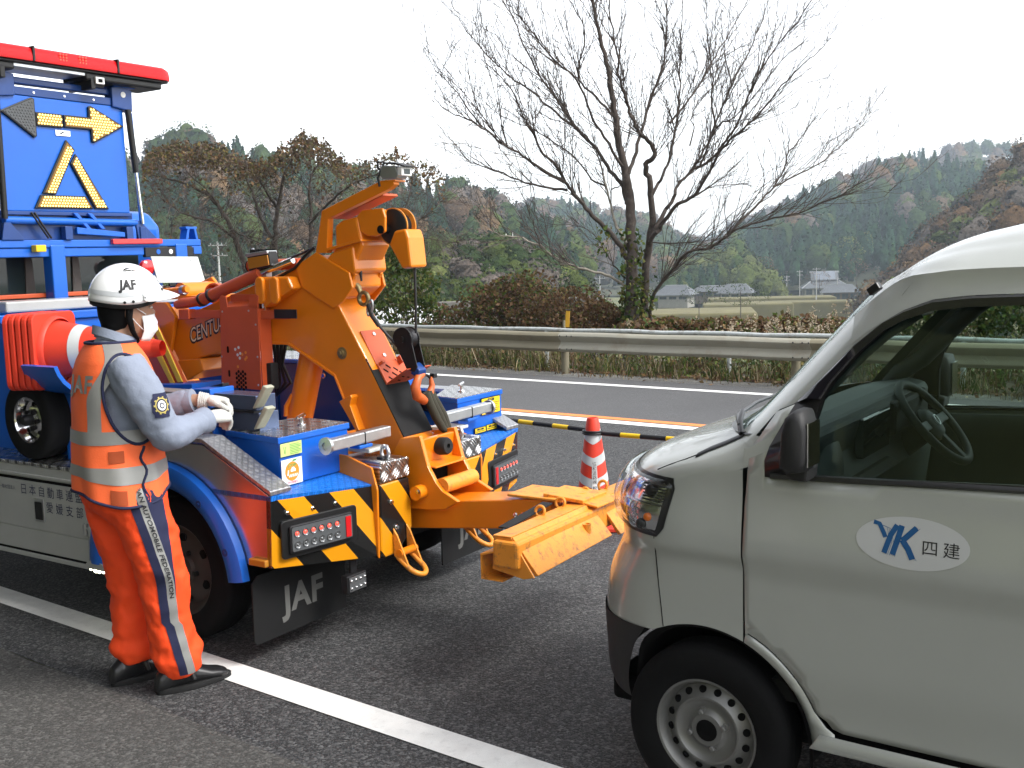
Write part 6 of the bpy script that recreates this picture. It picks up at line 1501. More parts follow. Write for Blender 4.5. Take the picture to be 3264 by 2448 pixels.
# ---- shirt with both sleeves (one surface)
sh = MB(); TXC = -.055
sh.loft([ell((TXC, 0), .13, .165, .90), ell((TXC, 0), .13, .165, 1.05), ell((TXC - .005, 0), .125, .17, 1.20), ell((TXC - .01, 0), .12, .18, 1.31), ell((TXC - .01, 0), .105, .165, 1.375), ell((TXC, 0), .075, .10, 1.42), ell((TXC + .015, 0), .062, .065, 1.46)])
armR = [(-.055, -.165, 1.355), (-.03, -.225, 1.28), (.02, -.252, 1.17), (.065, -.245, 1.09), (.13, -.215, 1.085), (.20, -.185, 1.10), (.245, -.165, 1.108)]
armL = [(-.055, .165, 1.355), (-.01, .22, 1.28), (.06, .21, 1.18), (.11, .18, 1.13), (.18, .12, 1.145), (.265, .05, 1.165)]
limb(sh, armR, [.082, .082, .074, .072, .062, .054, .047], 18); limb(sh, armL, [.082, .08, .07, .066, .056, .045], 18)
sh.sphere((.05, -.25, 1.075), .06, .055, .045, n=16, m=8)
sho = sh.build('shirt', 'shirt_blue', man); voxel(sho, .010, 5, .5); displace(sho, TXW, .026); displace(sho, TXF, .007)
# collar
mb = MB(); mb.loft([ell((TXC + .012, 0), .074, .074, 1.435, tilt=(-.028, 0)), ell((TXC + .018, 0), .070, .070, 1.475, tilt=(-.030, 0)), ell((TXC + .016, 0), .080, .079, 1.478, tilt=(-.032, 0)), ell((TXC + .016, 0), .086, .084, 1.440, tilt=(-.036, 0))], cap=False); mb.build('collar', 'shirt_blue', man, smooth=60)
# cuffs
for a_, b_, r0 in ((Vector(armR[-2]), Vector(armR[-1]), .050), (Vector(armL[-2]), Vector(armL[-1]), .047)):
    d_ = (b_ - a_).normalized(); MB().tube([b_ - d_ * .035, b_ - d_ * .01, b_ + d_ * .012, b_ + d_ * .010], [r0, r0 + .004, r0 + .003, r0 - .008], 20).build('cuff', 'shirt_blue', man, smooth=60)
# shoulder patch with a ring emblem
def patch_pt(u, w): return (.030 + u, -.36, 1.208 + w)
pp = [[patch_pt(x * (1 if abs(z) < .03 else .8), z) for x in np.linspace(-.037, .037, 8)] for z in np.linspace(.046, -.046, 9)]
on_cloth('sleeve_patch', pp, 'navy_cloth', sho, .004)
for r0, r1, mt, o_ in ((.022, .0265, 'patch_gold', .006), (.010, .017, 'white_print', .0065), (.0, .006, 'white_print', .0065)):
    on_cloth('patch_emblem', [[(.030 + r_ * math.cos(t), -.36, 1.208 + r_ * 1.1 * math.sin(t)) for t in np.linspace(0, 2 * math.pi, 25)] for r_ in (r0, r1)], mt, sho, o_)
for k in range(10):
    t = 2 * math.pi * k / 10; on_cloth('patch_emblem', [[(.030 + (.027 + i * .005) * math.cos(t + d_), -.36, 1.208 + (.029 + i * .005) * math.sin(t + d_)) for d_ in (-.11, .11)] for i in (0, 1)], 'patch_gold', sho, .006)

# ---- vest: front and back shell with wide arm holes, piping and reflective tape
VC = -.058
tabV = [(.835, .178, .208), (.90, .175, .204), (1.0, .168, .196), (1.1, .165, .193), (1.2, .160, .194), (1.28, .152, .198), (1.33, .142, .196), (1.37, .128, .182), (1.40, .112, .155), (1.425, .096, .120), (1.44, .088, .098)]
def vr(z): return interp([(a, b) for a, b, c in tabV], z), interp([(a, c) for a, b, c in tabV], z)
def vp(t, z, off=0.):          # t: 0 front, +90 his left, 180 back, 270 his right
    d_, w_ = vr(z); d_ += off; w_ += off; ct, st = math.cos(t), math.sin(t); pw = 2.25
    x = math.copysign(abs(ct) ** (2 / pw), ct) * d_; y = math.copysign(abs(st) ** (2 / pw), st) * w_
    wob = .007 * mnoise.noise(Vector((x * 9, y * 9, z * 7))) + .004 * math.sin(t * 9 + z * 6) * smoothstep(1.15, .85, z)
    q = math.hypot(x, y) or 1
    hem = -.028 * math.cos(2 * t - math.pi) * smoothstep(1.0, .84, z)      # hem dips at the sides
    return Vector((VC + x * (1 + wob / q), y * (1 + wob / q), z + hem * (1 if z < 1 else 0)))
def hole(p):
    return ((p.x - (VC + .015 - .10 * (p.z - 1.22))) / .098) ** 2 + ((p.z - 1.225) / .175) ** 2 < 1 and abs(p.y) > .07
nt_, nz = 120, 70
mb = MB(); V2, F2 = [], []
for i in range(nz + 1):
    z = .835 + (1.44 - .835) * i / nz
    for k in range(nt_): V2.append(vp(2 * math.pi * k / nt_, z))
for i in range(nz):
    for k in range(nt_):
        q = (i * nt_ + k, i * nt_ + (k + 1) % nt_, (i + 1) * nt_ + (k + 1) % nt_, (i + 1) * nt_ + k)
        c_ = (V2[q[0]] + V2[q[1]] + V2[q[2]] + V2[q[3]]) / 4
        if not hole(c_): F2.append(q)
vest = mb.add(V2, F2).build('safety_vest', 'vest_orange', man, smooth=70)
s_ = vest.modifiers.new('solid', 'SOLIDIFY'); s_.thickness = .004; s_.offset = -1
def vest_at_y(x, z, sgn):      # skin point with given x, z on his right (-1) or left
    lo, hi = (math.pi, 2 * math.pi) if sgn < 0 else (0, math.pi)
    best = min((abs(vp(t, z).x - x), t) for t in np.linspace(lo, hi, 240)); return vp(best[1], z, .002)
for sgn in (-1, 1):
    pts = []
    for k in range(41):
        a = 2 * math.pi * k / 40; z = 1.225 + .175 * math.sin(a); x = VC + .015 - .10 * (z - 1.22) + .098 * math.cos(a); pts.append(vest_at_y(x, min(z, 1.4), sgn))
    MB().tube(pts, .0065, 8).build('vest_piping', 'navy_cloth', man, smooth=60)
MB().tube([vp(2 * math.pi * k / 60, .835, .001) for k in range(61)], .006, 8).build('vest_piping', 'navy_cloth', man, smooth=60)
MB().tube([vp(2 * math.pi * k / 60, 1.44, .001) for k in range(61)], .006, 8).build('vest_piping', 'navy_cloth', man, smooth=60)
def band(t0, t1, z0, z1, name='vest_tape', mt='vest_tape', off=.0032, n=90, m=4):
    rows = [[vp(t0 + (t1 - t0) * k / n, z0 + (z1 - z0) * j / m, off) for k in range(n + 1)] for j in range(m + 1)]
    MB().loft(rows, cap=False, closed=False).build(name, mt, man, smooth=70)
band(0, 2 * math.pi, .912, .968); band(0, 2 * math.pi, 1.055, 1.107)
for t_ in (R(226), R(134)):      # straps over the shoulders
    rows = []
    for z in np.linspace(1.107, 1.437, 22):
        k = smoothstep(1.22, 1.40, z); tc_ = t_ + (R(34) if t_ > math.pi else -R(34)) * k * .9
        w_ = .030 / max(.07, vr(z)[0]); rows.append([vp(tc_ + d_ * w_, z, .0036) for d_ in (-1, -.5, 0, .5, 1)])
    MB().loft(rows, cap=False, closed=False).build('vest_tape', 'vest_tape', man, smooth=70)
band(R(243), R(262), .985, 1.03, 'vest_patch', 'brown_patch'); band(R(243), R(262), .845, .895, 'vest_patch', 'brown_patch')
MB().tube([vp(R(281) + R(3) * math.sin(k), .835 + .205 * k / 14, .003) for k in range(15)], .0055, 8).build('vest_piping', 'navy_cloth', man, smooth=60)
def wpv(x, y, z): t = math.pi - (-x) / .17 * 1.0; return vp(math.pi + R(20) + x / .165, 1.285 + y, .0045)
text('JAF', .092, (0, 0, 0), (1, 0, 0), (0, 0, 1), 'vest_tape', man, warp=wpv, spacing=1.1, bold=.003, name='vest_lettering')

# ---- head, neck (one surface), hair and strap, mask
hc = Vector((.012, 0, 1.565))
hb = MB(); hb.sphere(hc, .098, .077, .118, n=28, m=18); hb.sphere(hc + Vector((.028, 0, -.062)), .066, .058, .062, n=20, m=12)
hb.tube([(-.045, 0, 1.40), (-.03, 0, 1.46), (-.012, 0, 1.52)], [.062, .058, .056], 18)
hb.sphere(hc + Vector((.096, 0, -.018)), .020, .014, .018); hb.sphere(hc + Vector((.090, 0, .010)), .012, .011, .028)
hb.sphere(hc + Vector((.084, 0, -.062)), .016, .024, .010)
for sg in (-1, 1): hb.sphere(hc + Vector((-.012, .076 * sg, -.012)), .018, .010, .030); hb.sphere(hc + Vector((.075, .033 * sg, .020)), .020, .022, .012)
head = hb.build('head', 'skin', man); voxel(head, .006, 4, .5)
for sg in (-1, 1):
    e_ = MB().sphere(hc + Vector((.086, .032 * sg, .004)), .010, .016, .0055, n=14, m=8).build('eye', 'white_print', head, smooth=60)
    MB().sphere(hc + Vector((.0905, .033 * sg, .004)), .006, .007, .0055, n=12, m=8).build('iris', 'black_print', head, smooth=60)
    MB().tube([hc + Vector((.094, .014 * sg, .024)), hc + Vector((.090, .034 * sg, .030)), hc + Vector((.076, .054 * sg, .026))], [.003, .004, .002], 6).build('eyebrow', 'matt_black', head, smooth=60)
    MB().tube([hc + Vector((.094, .018 * sg, .010)), hc + Vector((.093, .034 * sg, .013)), hc + Vector((.082, .052 * sg, .008))], .003, 6).build('eyelid', 'skin', head, smooth=60)
hr = MB(); hr.sphere(hc + Vector((-.030, 0, .0)), .080, .081, .105, n=28, m=16); hr.sphere(hc + Vector((-.05, 0, -.055)), .05, .064, .05, n=20, m=12)
hro = hr.build('hair', 'matt_black', head, smooth=60); voxel(hro, .007, 3)
for sg in (-1, 1):
    st_ = [hc + Vector((-.005, .083 * sg, .03)), hc + Vector((-.014, .085 * sg, -.03)), hc + Vector((.0, .074 * sg, -.085)), hc + Vector((.03, .03 * sg, -.128)), hc + Vector((.034, 0, -.133))]
    MB().tube(st_, [.016, .014, .010, .007, .007], 8).build('chin_strap', 'matt_black', head, smooth=60)
    MB().tube([hc + Vector((.058, .066 * sg, -.022)), hc + Vector((.030, .080 * sg, -.004)), hc + Vector((.008, .087 * sg, .014))], .0018, 6).build('mask_loop', 'mask_white', head, smooth=60)
    MB().tube([hc + Vector((.046, .064 * sg, -.085)), hc + Vector((.02, .080 * sg, -.060)), hc + Vector((-.0, .086 * sg, -.035))], .0018, 6).build('mask_loop', 'mask_white', head, smooth=60)
rows = []
for j in range(11):
    v = j / 10; z = hc.z - .030 - .095 * v; bulge = .012 * math.sin(math.pi * min(1, v * 1.15)); row = []
    for k in range(25):
        t = R(-72 + 144 * k / 24); rx = .101 + bulge - .022 * max(0, v - .62) / .38; ry = .070 + .006 * math.sin(math.pi * v) - .020 * max(0, v - .6)
        pl3 = .0016 * math.cos(v * 2 * math.pi * 3.5)
        row.append((hc.x + .006 + (rx + pl3) * math.cos(t) ** .9 if math.cos(t) > 0 else hc.x + .006, ry * math.sin(t), z + .012 * math.cos(t) * (1 - 2 * v) * .6))
    rows.append(row)
mk = MB().loft(rows, cap=False, closed=False).build('face_mask', 'mask_white', head, smooth=60); s_ = mk.modifiers.new('solid', 'SOLIDIFY'); s_.thickness = .003
# helmet
hm_ = Vector((.014, 0, 1.612)); HA, HB, HC = .141, .120, .136
def hp_(t, v, off=0.):            # t around (0 front), v 0 rim .. 1 crown
    zr = -.012 - .022 * math.cos(t - math.pi) * .4 + .014 * math.cos(2 * t) - .012 * math.exp(-((abs(math.sin(t)) - 1) / .25) ** 2) * 0
    ph = zr / HC; ph = math.asin(max(-.9, min(.9, ph))); a = ph + (math.pi / 2 - ph) * v; c_ = math.cos(a)
    return hm_ + Vector(((HA + off) * c_ * math.cos(t), (HB + off) * c_ * math.sin(t), (HC + off) * math.sin(a)))
n = 56
hl_ = MB().loft([[hp_(2 * math.pi * k / n, v) for k in range(n)] for v in [j / 18 for j in range(19)]], cap=False).build('helmet', 'helmet_white', man, smooth=70)
s_ = hl_.modifiers.new('solid', 'SOLIDIFY'); s_.thickness = .008; s_.offset = -1
MB().loft([[hp_(2 * math.pi * k / n, 0, o_) - Vector((0, 0, d_)) for k in range(n)] for o_, d_ in ((-.004, -.004), (-.004, .012), (-.014, .020), (-.030, .012))], cap=False).build('helmet_lining', 'black_rubber', hl_, smooth=60)
MB().loft([[hp_(R(100 + 160 * k / 40) if True else 0, v, .0012) for k in range(41)] for v in (.13, .17, .21)], cap=False, closed=False).build('helmet_stripe', 'helmet_grey', hl_, smooth=70)
MB().loft([[hp_(R(-78 + 156 * k / 40), v, .0012) for k in range(41)] for v in (.13, .17, .21)], cap=False, closed=False).build('helmet_stripe', 'helmet_grey', hl_, smooth=70)
MB().loft([[hp_(R(258 + 24 * k / 12), v, .0012) for k in range(13)] for v in (.13, .17, .21)], cap=False, closed=False).build('helmet_stripe', 'helmet_grey', hl_, smooth=70)
rows = []
for j in range(9):
    row = []
    for k in range(33):
        t = R(-76 + 152 * k / 32); e_ = max(0., math.cos(t * 1.12)) ** .55
        if j < 3: p = hp_(t, (.17, .12, .07)[j], (.002, .006, .008)[j])
        else:
            w = (j - 2) / 6; p = hp_(t, .07, .008) + Vector((math.cos(t), math.sin(t) * .35, 0)) * (.066 * e_ * w) + Vector((0, 0, -.020 * w ** 1.3 * e_ - .004 * w))
        row.append(p)
    rows.append(row)
vz = MB().loft(rows, cap=False, closed=False).build('helmet_peak', 'helmet_white', hl_, smooth=60); s_ = vz.modifiers.new('solid', 'SOLIDIFY'); s_.thickness = .005
for t in (R(-72), R(72), R(-30), R(30)):
    p = hp_(t, .10, .006); bolt(p, (p - hm_), .007, .005, hl_, 'chrome', 'stud')
for t, v in ((R(255), .04), (R(268), .05)): p = hp_(t, v, .002); bolt(p, (p - hm_), .004, .003, hl_, 'dark_steel', 'rivet')
p0 = hp_(R(272), .62, .002); MB().sphere(p0, .026, .012, .010, n=16, m=8).build('helmet_vent', 'chrome', hl_, smooth=60)
def wph(x, y, z): return hp_(R(262) + x / .135, .32 + y / .19, .002)
text('JAF', .043, (0, 0, 0), (1, 0, 0), (0, 0, 1), 'black_print', hl_, warp=wph, spacing=1.05, bold=.0022, name='helmet_lettering')
MB().torus(hp_(R(-22), .32, .002), (hp_(R(-22), .32) - hm_), .014, .002, 18, 6).build('helmet_emblem', 'helmet_grey', hl_, smooth=60)

# ---- gloved hands: palm, four bent fingers of unequal length, thumb from the side
def hand(name, wrist, fwd, upv, flip, curl):
    w = Vector(wrist); x = Vector(fwd).normalized(); z = (Vector(upv) - x * Vector(upv).dot(x)).normalized(); y = z.cross(x) * flip      # y towards the thumb
    def h(a, b, c): return w + x * a + y * b + z * c
    mb = MB()
    mb.loft([[h(-.02 + .0 * k, .030 * math.cos(t), .024 * math.sin(t)) for t in np.linspace(0, 2 * math.pi, 17)[:-1]] for k in (0,)] + [[h(a, ry * math.cos(t), .004 + rz * math.sin(t)) for t in np.linspace(0, 2 * math.pi, 17)[:-1]] for a, ry, rz in ((.015, .034, .024), (.05, .043, .024), (.085, .045, .021), (.10, .036, .015))])
    for b, ln, c0 in ((.030, .070, 0), (.010, .080, .003), (-.011, .074, .002), (-.030, .058, -.002)):
        p = [h(.085, b, c0 + .004)]; ang = R(18); a_, c_ = .085, c0 + .004
        for seg, k in ((.42, 1), (.33, 1.3), (.25, 1.)):
            ang += R(curl) * k * .6; a_ += math.cos(ang) * ln * seg; c_ -= math.sin(ang) * ln * seg; p.append(h(a_, b * (1 - .1 * k), c_))
        mb.tube(p, [.0115, .0108, .0098, .0085], 10); mb.sphere(p[-1], .0085, n=8, m=6)
    th = [h(.025, .030, -.004), h(.050, .052, -.014), h(.078, .056, -.024), h(.098, .047, -.032)]
    mb.tube(th, [.017, .0145, .0125, .0105], 10); mb.sphere(th[-1], .0105, n=8, m=6)
    o = mb.build(name, 'cotton_glove', man); voxel(o, .0042, 3, .45)
    rib = MB()
    for k in range(5): rib.torus(h(-.022 + .008 * k, 0, 0), x, .0335 - .0008 * k, .0042, 22, 6)
    rib.build('glove_cuff', 'cotton_glove', o, smooth=60)
    return o
hand('right_glove', (.262, -.155, 1.112), (.90, .35, -.02), (-.1, -.45, 1), 1, 46)
MB().tube([(.235, .075, 1.160), (.275, .045, 1.166), (.31, .02, 1.166)], [.028, .027, .026], 14).build('wrist', 'skin', man, smooth=60)
hand('left_glove', (.312, .018, 1.163), (.85, -.42, -.16), (.2, .3, 1), -1, 42)
# ---- shoes
for nm, x0, y0, yaw in (('shoe', .105, -.112, R(2)), ('shoe', -.02, .108, R(8))):
    sb2 = MB(); cs, sn_ = math.cos(yaw), math.sin(yaw)
    def q(a, b, c): return (x0 + a * cs - b * sn_, y0 + a * sn_ + b * cs, c)
    def ring(a, wd, z0, z1): return [q(a, wd * math.cos(t), z0 + (z1 - z0) * (.5 + .5 * math.sin(t))) for t in np.linspace(0, 2 * math.pi, 17)[:-1]]
    sb2.loft([ring(a, wd, .012, z1) for a, wd, z1 in ((-.118, .018, .05), (-.108, .034, .085), (-.07, .042, .115), (-.01, .043, .118), (.05, .046, .095), (.11, .050, .068), (.155, .046, .056), (.18, .032, .044), (.188, .016, .034))])
    s1 = sb2.build(nm, 'shoe_black', man, smooth=60); voxel(s1, .006, 3)
    so = MB(); so.loft([[q(a * k, b * k, z) for a, b in [(.175 * math.cos(t) + .03 if math.cos(t) > 0 else .145 * math.cos(t) + .03, (.050 if math.cos(t) > -.3 else .044) * math.sin(t)) for t in np.linspace(0, 2 * math.pi, 29)[:-1]]] for k, z in ((.98, 0.001), (1.0, .006), (1.0, .020), (.97, .026))]); so.build('sole', 'black_rubber', s1, smooth=50)
    MB().tube([q(.028, -.050, .045), q(.020, -.040, .085), q(.012, -.0, .112), q(.012, .04, .085), q(.018, .050, .045)], [.010, .013, .014, .013, .010], 8).build('shoe_strap', 'shoe_black', s1, smooth=60)
# ================================================================== vegetation
FPX = 3394.4
def ray_(u, v): return fw + ri * ((u - 1632) / FPX) - up * ((v - 1224) / FPX)
def at(u, v, y):        # the point of the photograph's pixel (3264 wide) that lies y metres in front of the camera
    d = ray_(u, v); return Vector((0, 0, CAM_H)) + d * (y / d.y)
def at_t(u, v, t):
    d = ray_(u, v); k = t / (d.x * LR.x + d.y * LR.y); return Vector((0, 0, CAM_H)) + d * k
def attr_mat(name, rough=.75, var=.25, vscale=30, trans=0.):
    m = mat(name, (.1, .1, .1), rough); nt = m.node_tree; N, LK, B = nodes_of(m)
    at_ = N.new('ShaderNodeAttribute'); at_.attribute_name = 'Col'
    LK.new(at_.outputs['Color'], B.inputs['Base Color']); B.inputs['Specular IOR Level'].default_value = .25
    if trans:
        tl_ = N.new('ShaderNodeBsdfTranslucent'); LK.new(at_.outputs['Color'], tl_.inputs['Color'])
        mx = N.new('ShaderNodeMixShader'); mx.inputs[0].default_value = trans; out = N['Material Output']
        LK.new(B.outputs[0], mx.inputs[1]); LK.new(tl_.outputs[0], mx.inputs[2]); LK.new(mx.outputs[0], out.inputs[0])
    return m
attr_mat('leaf', .6, trans=.3); attr_mat('far_leaf', .95)
def roughen(m):
    nt = m.node_tree; N, LK, B = nodes_of(m); at_ = [n for n in N if n.type == 'ATTRIBUTE'][0]
    tc = N.new('ShaderNodeTexCoord'); n1 = N.new('ShaderNodeTexNoise'); n1.inputs['Scale'].default_value = .9; n1.inputs['Detail'].default_value = 5; n1.inputs['Roughness'].default_value = .75; LK.new(tc.outputs['Object'], n1.inputs['Vector'])
    mr = N.new('ShaderNodeMapRange'); mr.inputs['From Min'].default_value = .3; mr.inputs['From Max'].default_value = .7; mr.inputs['To Min'].default_value = .35; mr.inputs['To Max'].default_value = 1.5; LK.new(n1.outputs['Fac'], mr.inputs['Value'])
    mx = N.new('ShaderNodeMix'); mx.data_type = 'RGBA'; mx.blend_type = 'MULTIPLY'; mx.inputs['Factor'].default_value = 1
    LK.new(at_.outputs['Color'], mx.inputs['A']); LK.new(mr.outputs[0], mx.inputs['B']); LK.new(mx.outputs['Result'], B.inputs['Base Color'])
    bp = N.new('ShaderNodeBump'); bp.inputs['Strength'].default_value = .9; bp.inputs['Distance'].default_value = .8; LK.new(n1.outputs['Fac'], bp.inputs['Height']); LK.new(bp.outputs[0], B.inputs['Normal'])
roughen(MATS['far_leaf']); MATS['far_leaf'].node_tree.nodes['Principled BSDF'].inputs['Specular IOR Level'].default_value = 0.; MATS['leaf'].node_tree.nodes['Principled BSDF'].inputs['Specular IOR Level'].default_value = .12; attr_mat('grass_blade', .7, trans=.25)
mat('bark_dark', (.055, .042, .035), .9, var=.35, vscale=14, bump=.5, bscale=50, dirt=.5, dirt_col=(.16, .155, .14), dscale=12)
mat('bark_pale', (.22, .20, .165), .9, var=.35, vscale=14, bump=.4, bscale=50, dirt=.6, dirt_col=(.07, .06, .05), dscale=18)
mat('twig_dark', (.075, .058, .048), .9)
PAL = {'brown': [(.15, .085, .045), (.11, .06, .035), (.20, .12, .065), (.085, .05, .032), (.17, .11, .05), (.12, .085, .05)],
       'green': [(.05, .085, .02), (.07, .11, .025), (.035, .065, .018), (.10, .14, .03), (.13, .14, .03)],
       'olive': [(.12, .11, .035), (.09, .085, .03), (.16, .13, .045), (.07, .075, .025)],
       'vine': [(.10, .07, .05), (.075, .055, .042), (.13, .09, .06), (.06, .05, .036), (.09, .08, .045)],
       'straw': [(.34, .27, .16), (.28, .21, .12), (.40, .33, .22), (.22, .16, .09)],
       'plume': [(.38, .31, .22), (.31, .25, .175), (.45, .38, .29)]}
def pick(names, n):
    cols = np.array([c for nm in names for c in PAL[nm]]); c = cols[rng.integers(0, len(cols), n)]
    return c * rng.uniform(.75, 1.25, (n, 1))
def leaf_quads(P, size, cols, flat=0., aspect=.7):      # one bent leaf of two triangles at every point
    P = np.asarray(P); n = len(P)
    a = rng.normal(size=(n, 3)); a[:, 2] *= (1 - flat); a /= np.linalg.norm(a, axis=1, keepdims=True) + 1e-9
    b = rng.normal(size=(n, 3)); b[:, 2] *= (1 - flat); b -= a * (a * b).sum(1, keepdims=True); b /= np.linalg.norm(b, axis=1, keepdims=True) + 1e-9
    s = np.asarray(size).reshape(-1, 1) * np.ones((n, 1)); nn = np.cross(a, b)
    v = np.stack([P - a * s * .5, P + b * s * .5 * aspect + nn * s * .12, P + a * s * .5, P - b * s * .5 * aspect + nn * s * .12], 1).reshape(-1, 3)
    f = np.arange(4 * n).reshape(-1, 4)
    return v, f, np.repeat(cols, 4, 0)
def join(parts):
    vs, fs, cs, o = [], [], [], 0
    for v, f, c in parts: vs.append(v); fs.append(f + o); cs.append(c); o += len(v)
    return np.concatenate(vs), np.concatenate(fs), np.concatenate(cs)
def ellipsoid_pts(c, r, n, shell=.35, zmin=-.2):
    d = rng.normal(size=(int(n * 2.2), 3)); d /= np.linalg.norm(d, axis=1, keepdims=True); d = d[d[:, 2] > zmin][:n]
    q = 1 - shell * rng.random((len(d), 1)) ** 1.6
    lump = 1 + .16 * np.sin(d[:, :1] * 5.1 + c[0]) * np.cos(d[:, 1:2] * 4.3 + c[1]) + .10 * np.sin(d[:, 2:] * 9 + d[:, :1] * 7)
    return np.array(c) + d * np.array(r) * q * lump

# ---- bare cherry tree: limbs laid out from base to tip, then twigs grown on them
TY = 17.3
def t3(x, y): return (1350 + x / 1.508, y / 1.508)
limbs = [  # (points in the picture, base radius, tip radius, depth drift at the tip)
 ([(1003, 1600), (1002, 1480), (1000, 1400), (1000, 1240), (995, 1100), (990, 960), (975, 860), (955, 760), (930, 640), (915, 520), (895, 400), (870, 260), (835, 120), (815, 0), (800, -160), (790, -300)], .128, .010, .3),
 ([(1052, 1600), (1058, 1480), (1062, 1400), (1075, 1230), (1100, 1090), (1092, 960), (1082, 850), (1068, 790), (1110, 750), (1095, 690), (1040, 640), (1000, 560), (975, 470), (945, 390), (930, 250), (900, 100), (890, -80)], .105, .008, -1.2),
 ([(985, 835), (1010, 760), (1050, 620), (1090, 480), (1130, 380), (1160, 270), (1170, 150), (1172, 0), (1180, -200)], .048, .008, 1.2),
 ([(1097, 940), (1140, 860), (1180, 770), (1205, 650), (1222, 540), (1235, 400), (1236, 250), (1240, 80), (1245, -120)], .038, .006, .8),
 ([(1085, 1160), (1110, 1130), (1160, 1060), (1220, 980), (1300, 940), (1370, 830), (1420, 740), (1500, 650), (1600, 560), (1700, 440), (1800, 330), (1900, 240), (1965, 180)], .055, .004, -1.8),
 ([(1110, 1110), (1150, 1030), (1200, 950), (1222, 890), (1290, 820), (1350, 720), (1400, 600), (1450, 480), (1520, 330), (1600, 170), (1640, 60), (1670, -60)], .050, .005, 1.6),
 ([(1290, 820), (1380, 770), (1450, 680), (1510, 590), (1540, 500), (1590, 400), (1680, 250), (1780, 120), (1860, 0), (1920, -90)], .036, .005, -1.4),
 ([(1185, 590), (1260, 500), (1330, 400), (1390, 290), (1450, 190), (1510, 90), (1560, 0), (1600, -90)], .028, .004, 2.0),
 ([(1400, 600), (1385, 480), (1390, 350), (1365, 200), (1360, 60), (1350, -80)], .024, .004, .6),
 ([(1330, 800), (1365, 700), (1420, 600), (1500, 560), (1600, 450), (1720, 290), (1830, 200)], .026, .004, -.8),
 ([(1280, 700), (1300, 620), (1290, 560), (1330, 470), (1390, 420), (1440, 330)], .018, .003, 1.4),
 ([(978, 1240), (930, 1160), (850, 1070), (780, 1000), (720, 930), (680, 870), (640, 800), (560, 720), (530, 640), (480, 560), (420, 430), (330, 330), (270, 280)], .062, .004, -1.5),
 ([(680, 875), (560, 810), (480, 750), (380, 690), (280, 610), (200, 570), (100, 520), (50, 470)], .036, .004, -2.4),
 ([(690, 915), (560, 895), (420, 850), (270, 795), (200, 760), (170, 700)], .030, .004, 1.2),
 ([(280, 610), (200, 500), (120, 400), (60, 340), (20, 270)], .018, .003, -1.0),
 ([(978, 980), (960, 900), (900, 820), (830, 720), (740, 620), (680, 540), (640, 480), (560, 370), (480, 210), (440, 100), (390, 20), (350, -80)], .052, .006, 1.7),
 ([(740, 620), (640, 540), (520, 440), (420, 370), (330, 290), (250, 200), (180, 110), (130, 0)], .032, .004, 2.2),
 ([(958, 800), (940, 780), (870, 660), (800, 540), (740, 390), (650, 310), (570, 220), (500, 120), (420, 40), (380, -40)], .036, .005, -1.6),
 ([(915, 560), (830, 470), (760, 400), (740, 350), (770, 220), (760, 100), (700, 0), (670, -90)], .030, .005, -.7),
 ([(530, 630), (540, 570), (600, 460), (640, 370)], .016, .003, .8),
 ([(975, 1170), (930, 1090), (900, 990), (880, 900), (850, 800), (820, 720), (710, 640)], .036, .006, 1.1),
 ([(880, 900), (810, 860), (720, 750), (620, 680), (500, 610), (380, 560), (300, 500)], .024, .004, 1.8),
 ([(1078, 1600), (1090, 1560), (1097, 1450), (1130, 1380), (1200, 1290), (1270, 1210), (1380, 1190), (1450, 1140), (1510, 1100), (1650, 1060), (1800, 1030), (1900, 980), (2000, 940), (2080, 890), (2160, 850)], .048, .004, -1.9),
 ([(1460, 1130), (1540, 1050), (1610, 980), (1680, 900), (1730, 820), (1750, 740), (1800, 680), (1850, 610), (1900, 545)], .032, .004, .9),
 ([(1680, 900), (1780, 850), (1900, 790), (1960, 740), (2030, 680), (2100, 610), (2150, 560)], .024, .003, 1.7),
 ([(1750, 740), (1755, 650), (1740, 600)], .012, .003, .2),
 ([(985, 1390), (900, 1330), (800, 1300), (700, 1270), (620, 1230), (560, 1180), (450, 1140), (370, 1130), (310, 1090), (240, 1060)], .036, .004, -1.6),
 ([(560, 1180), (530, 1080), (510, 1020), (520, 960)], .016, .003, -.5),
 ([(985, 1350), (930, 1290), (880, 1220), (820, 1130), (760, 1090), (650, 1080)], .020, .003, 1.0),
 ([(1090, 1165), (1190, 1170), (1290, 1165), (1340, 1150)], .016, .003, -.6),
 ([(1300, 945), (1400, 895), (1500, 885), (1580, 880)], .014, .003, .9),
 ([(905, 910), (960, 870), (930, 780), (970, 700), (1010, 560)], .016, .004, 1.2),
]
def smooth_line(pts, k=4):
    out = []
    for i in range(len(pts) - 1):
        p0, p1, p2, p3 = pts[max(i - 1, 0)], pts[i], pts[i + 1], pts[min(i + 2, len(pts) - 1)]
        for j in range(k):
            t = j / k; out.append(.5 * ((2 * p1) + (p2 - p0) * t + (2 * p0 - 5 * p1 + 4 * p2 - p3) * t * t + (3 * p1 - p0 - 3 * p2 + p3) * t ** 3))
    out.append(pts[-1]); return out
base = at(*t3(1020, 1600), TY); base.z = gz(base.x, base.y)
cherry = thing('bare_cherry_tree', 'tall leafless spreading tree with ivy on its trunk behind the barrier', 'tree', base)
twig_mb = MB(); twigs = []
start_d = {}
r_ = random.Random(11)
def depth_at(pt):     # depth drift of the limb this one springs from
    best, bd = 0., 1e9
    for key, dd in start_d.items():
        e = (key[0] - pt[0]) ** 2 + (key[1] - pt[1]) ** 2
        if e < bd: best, bd = dd, e
    return best if bd < 60 ** 2 else 0.
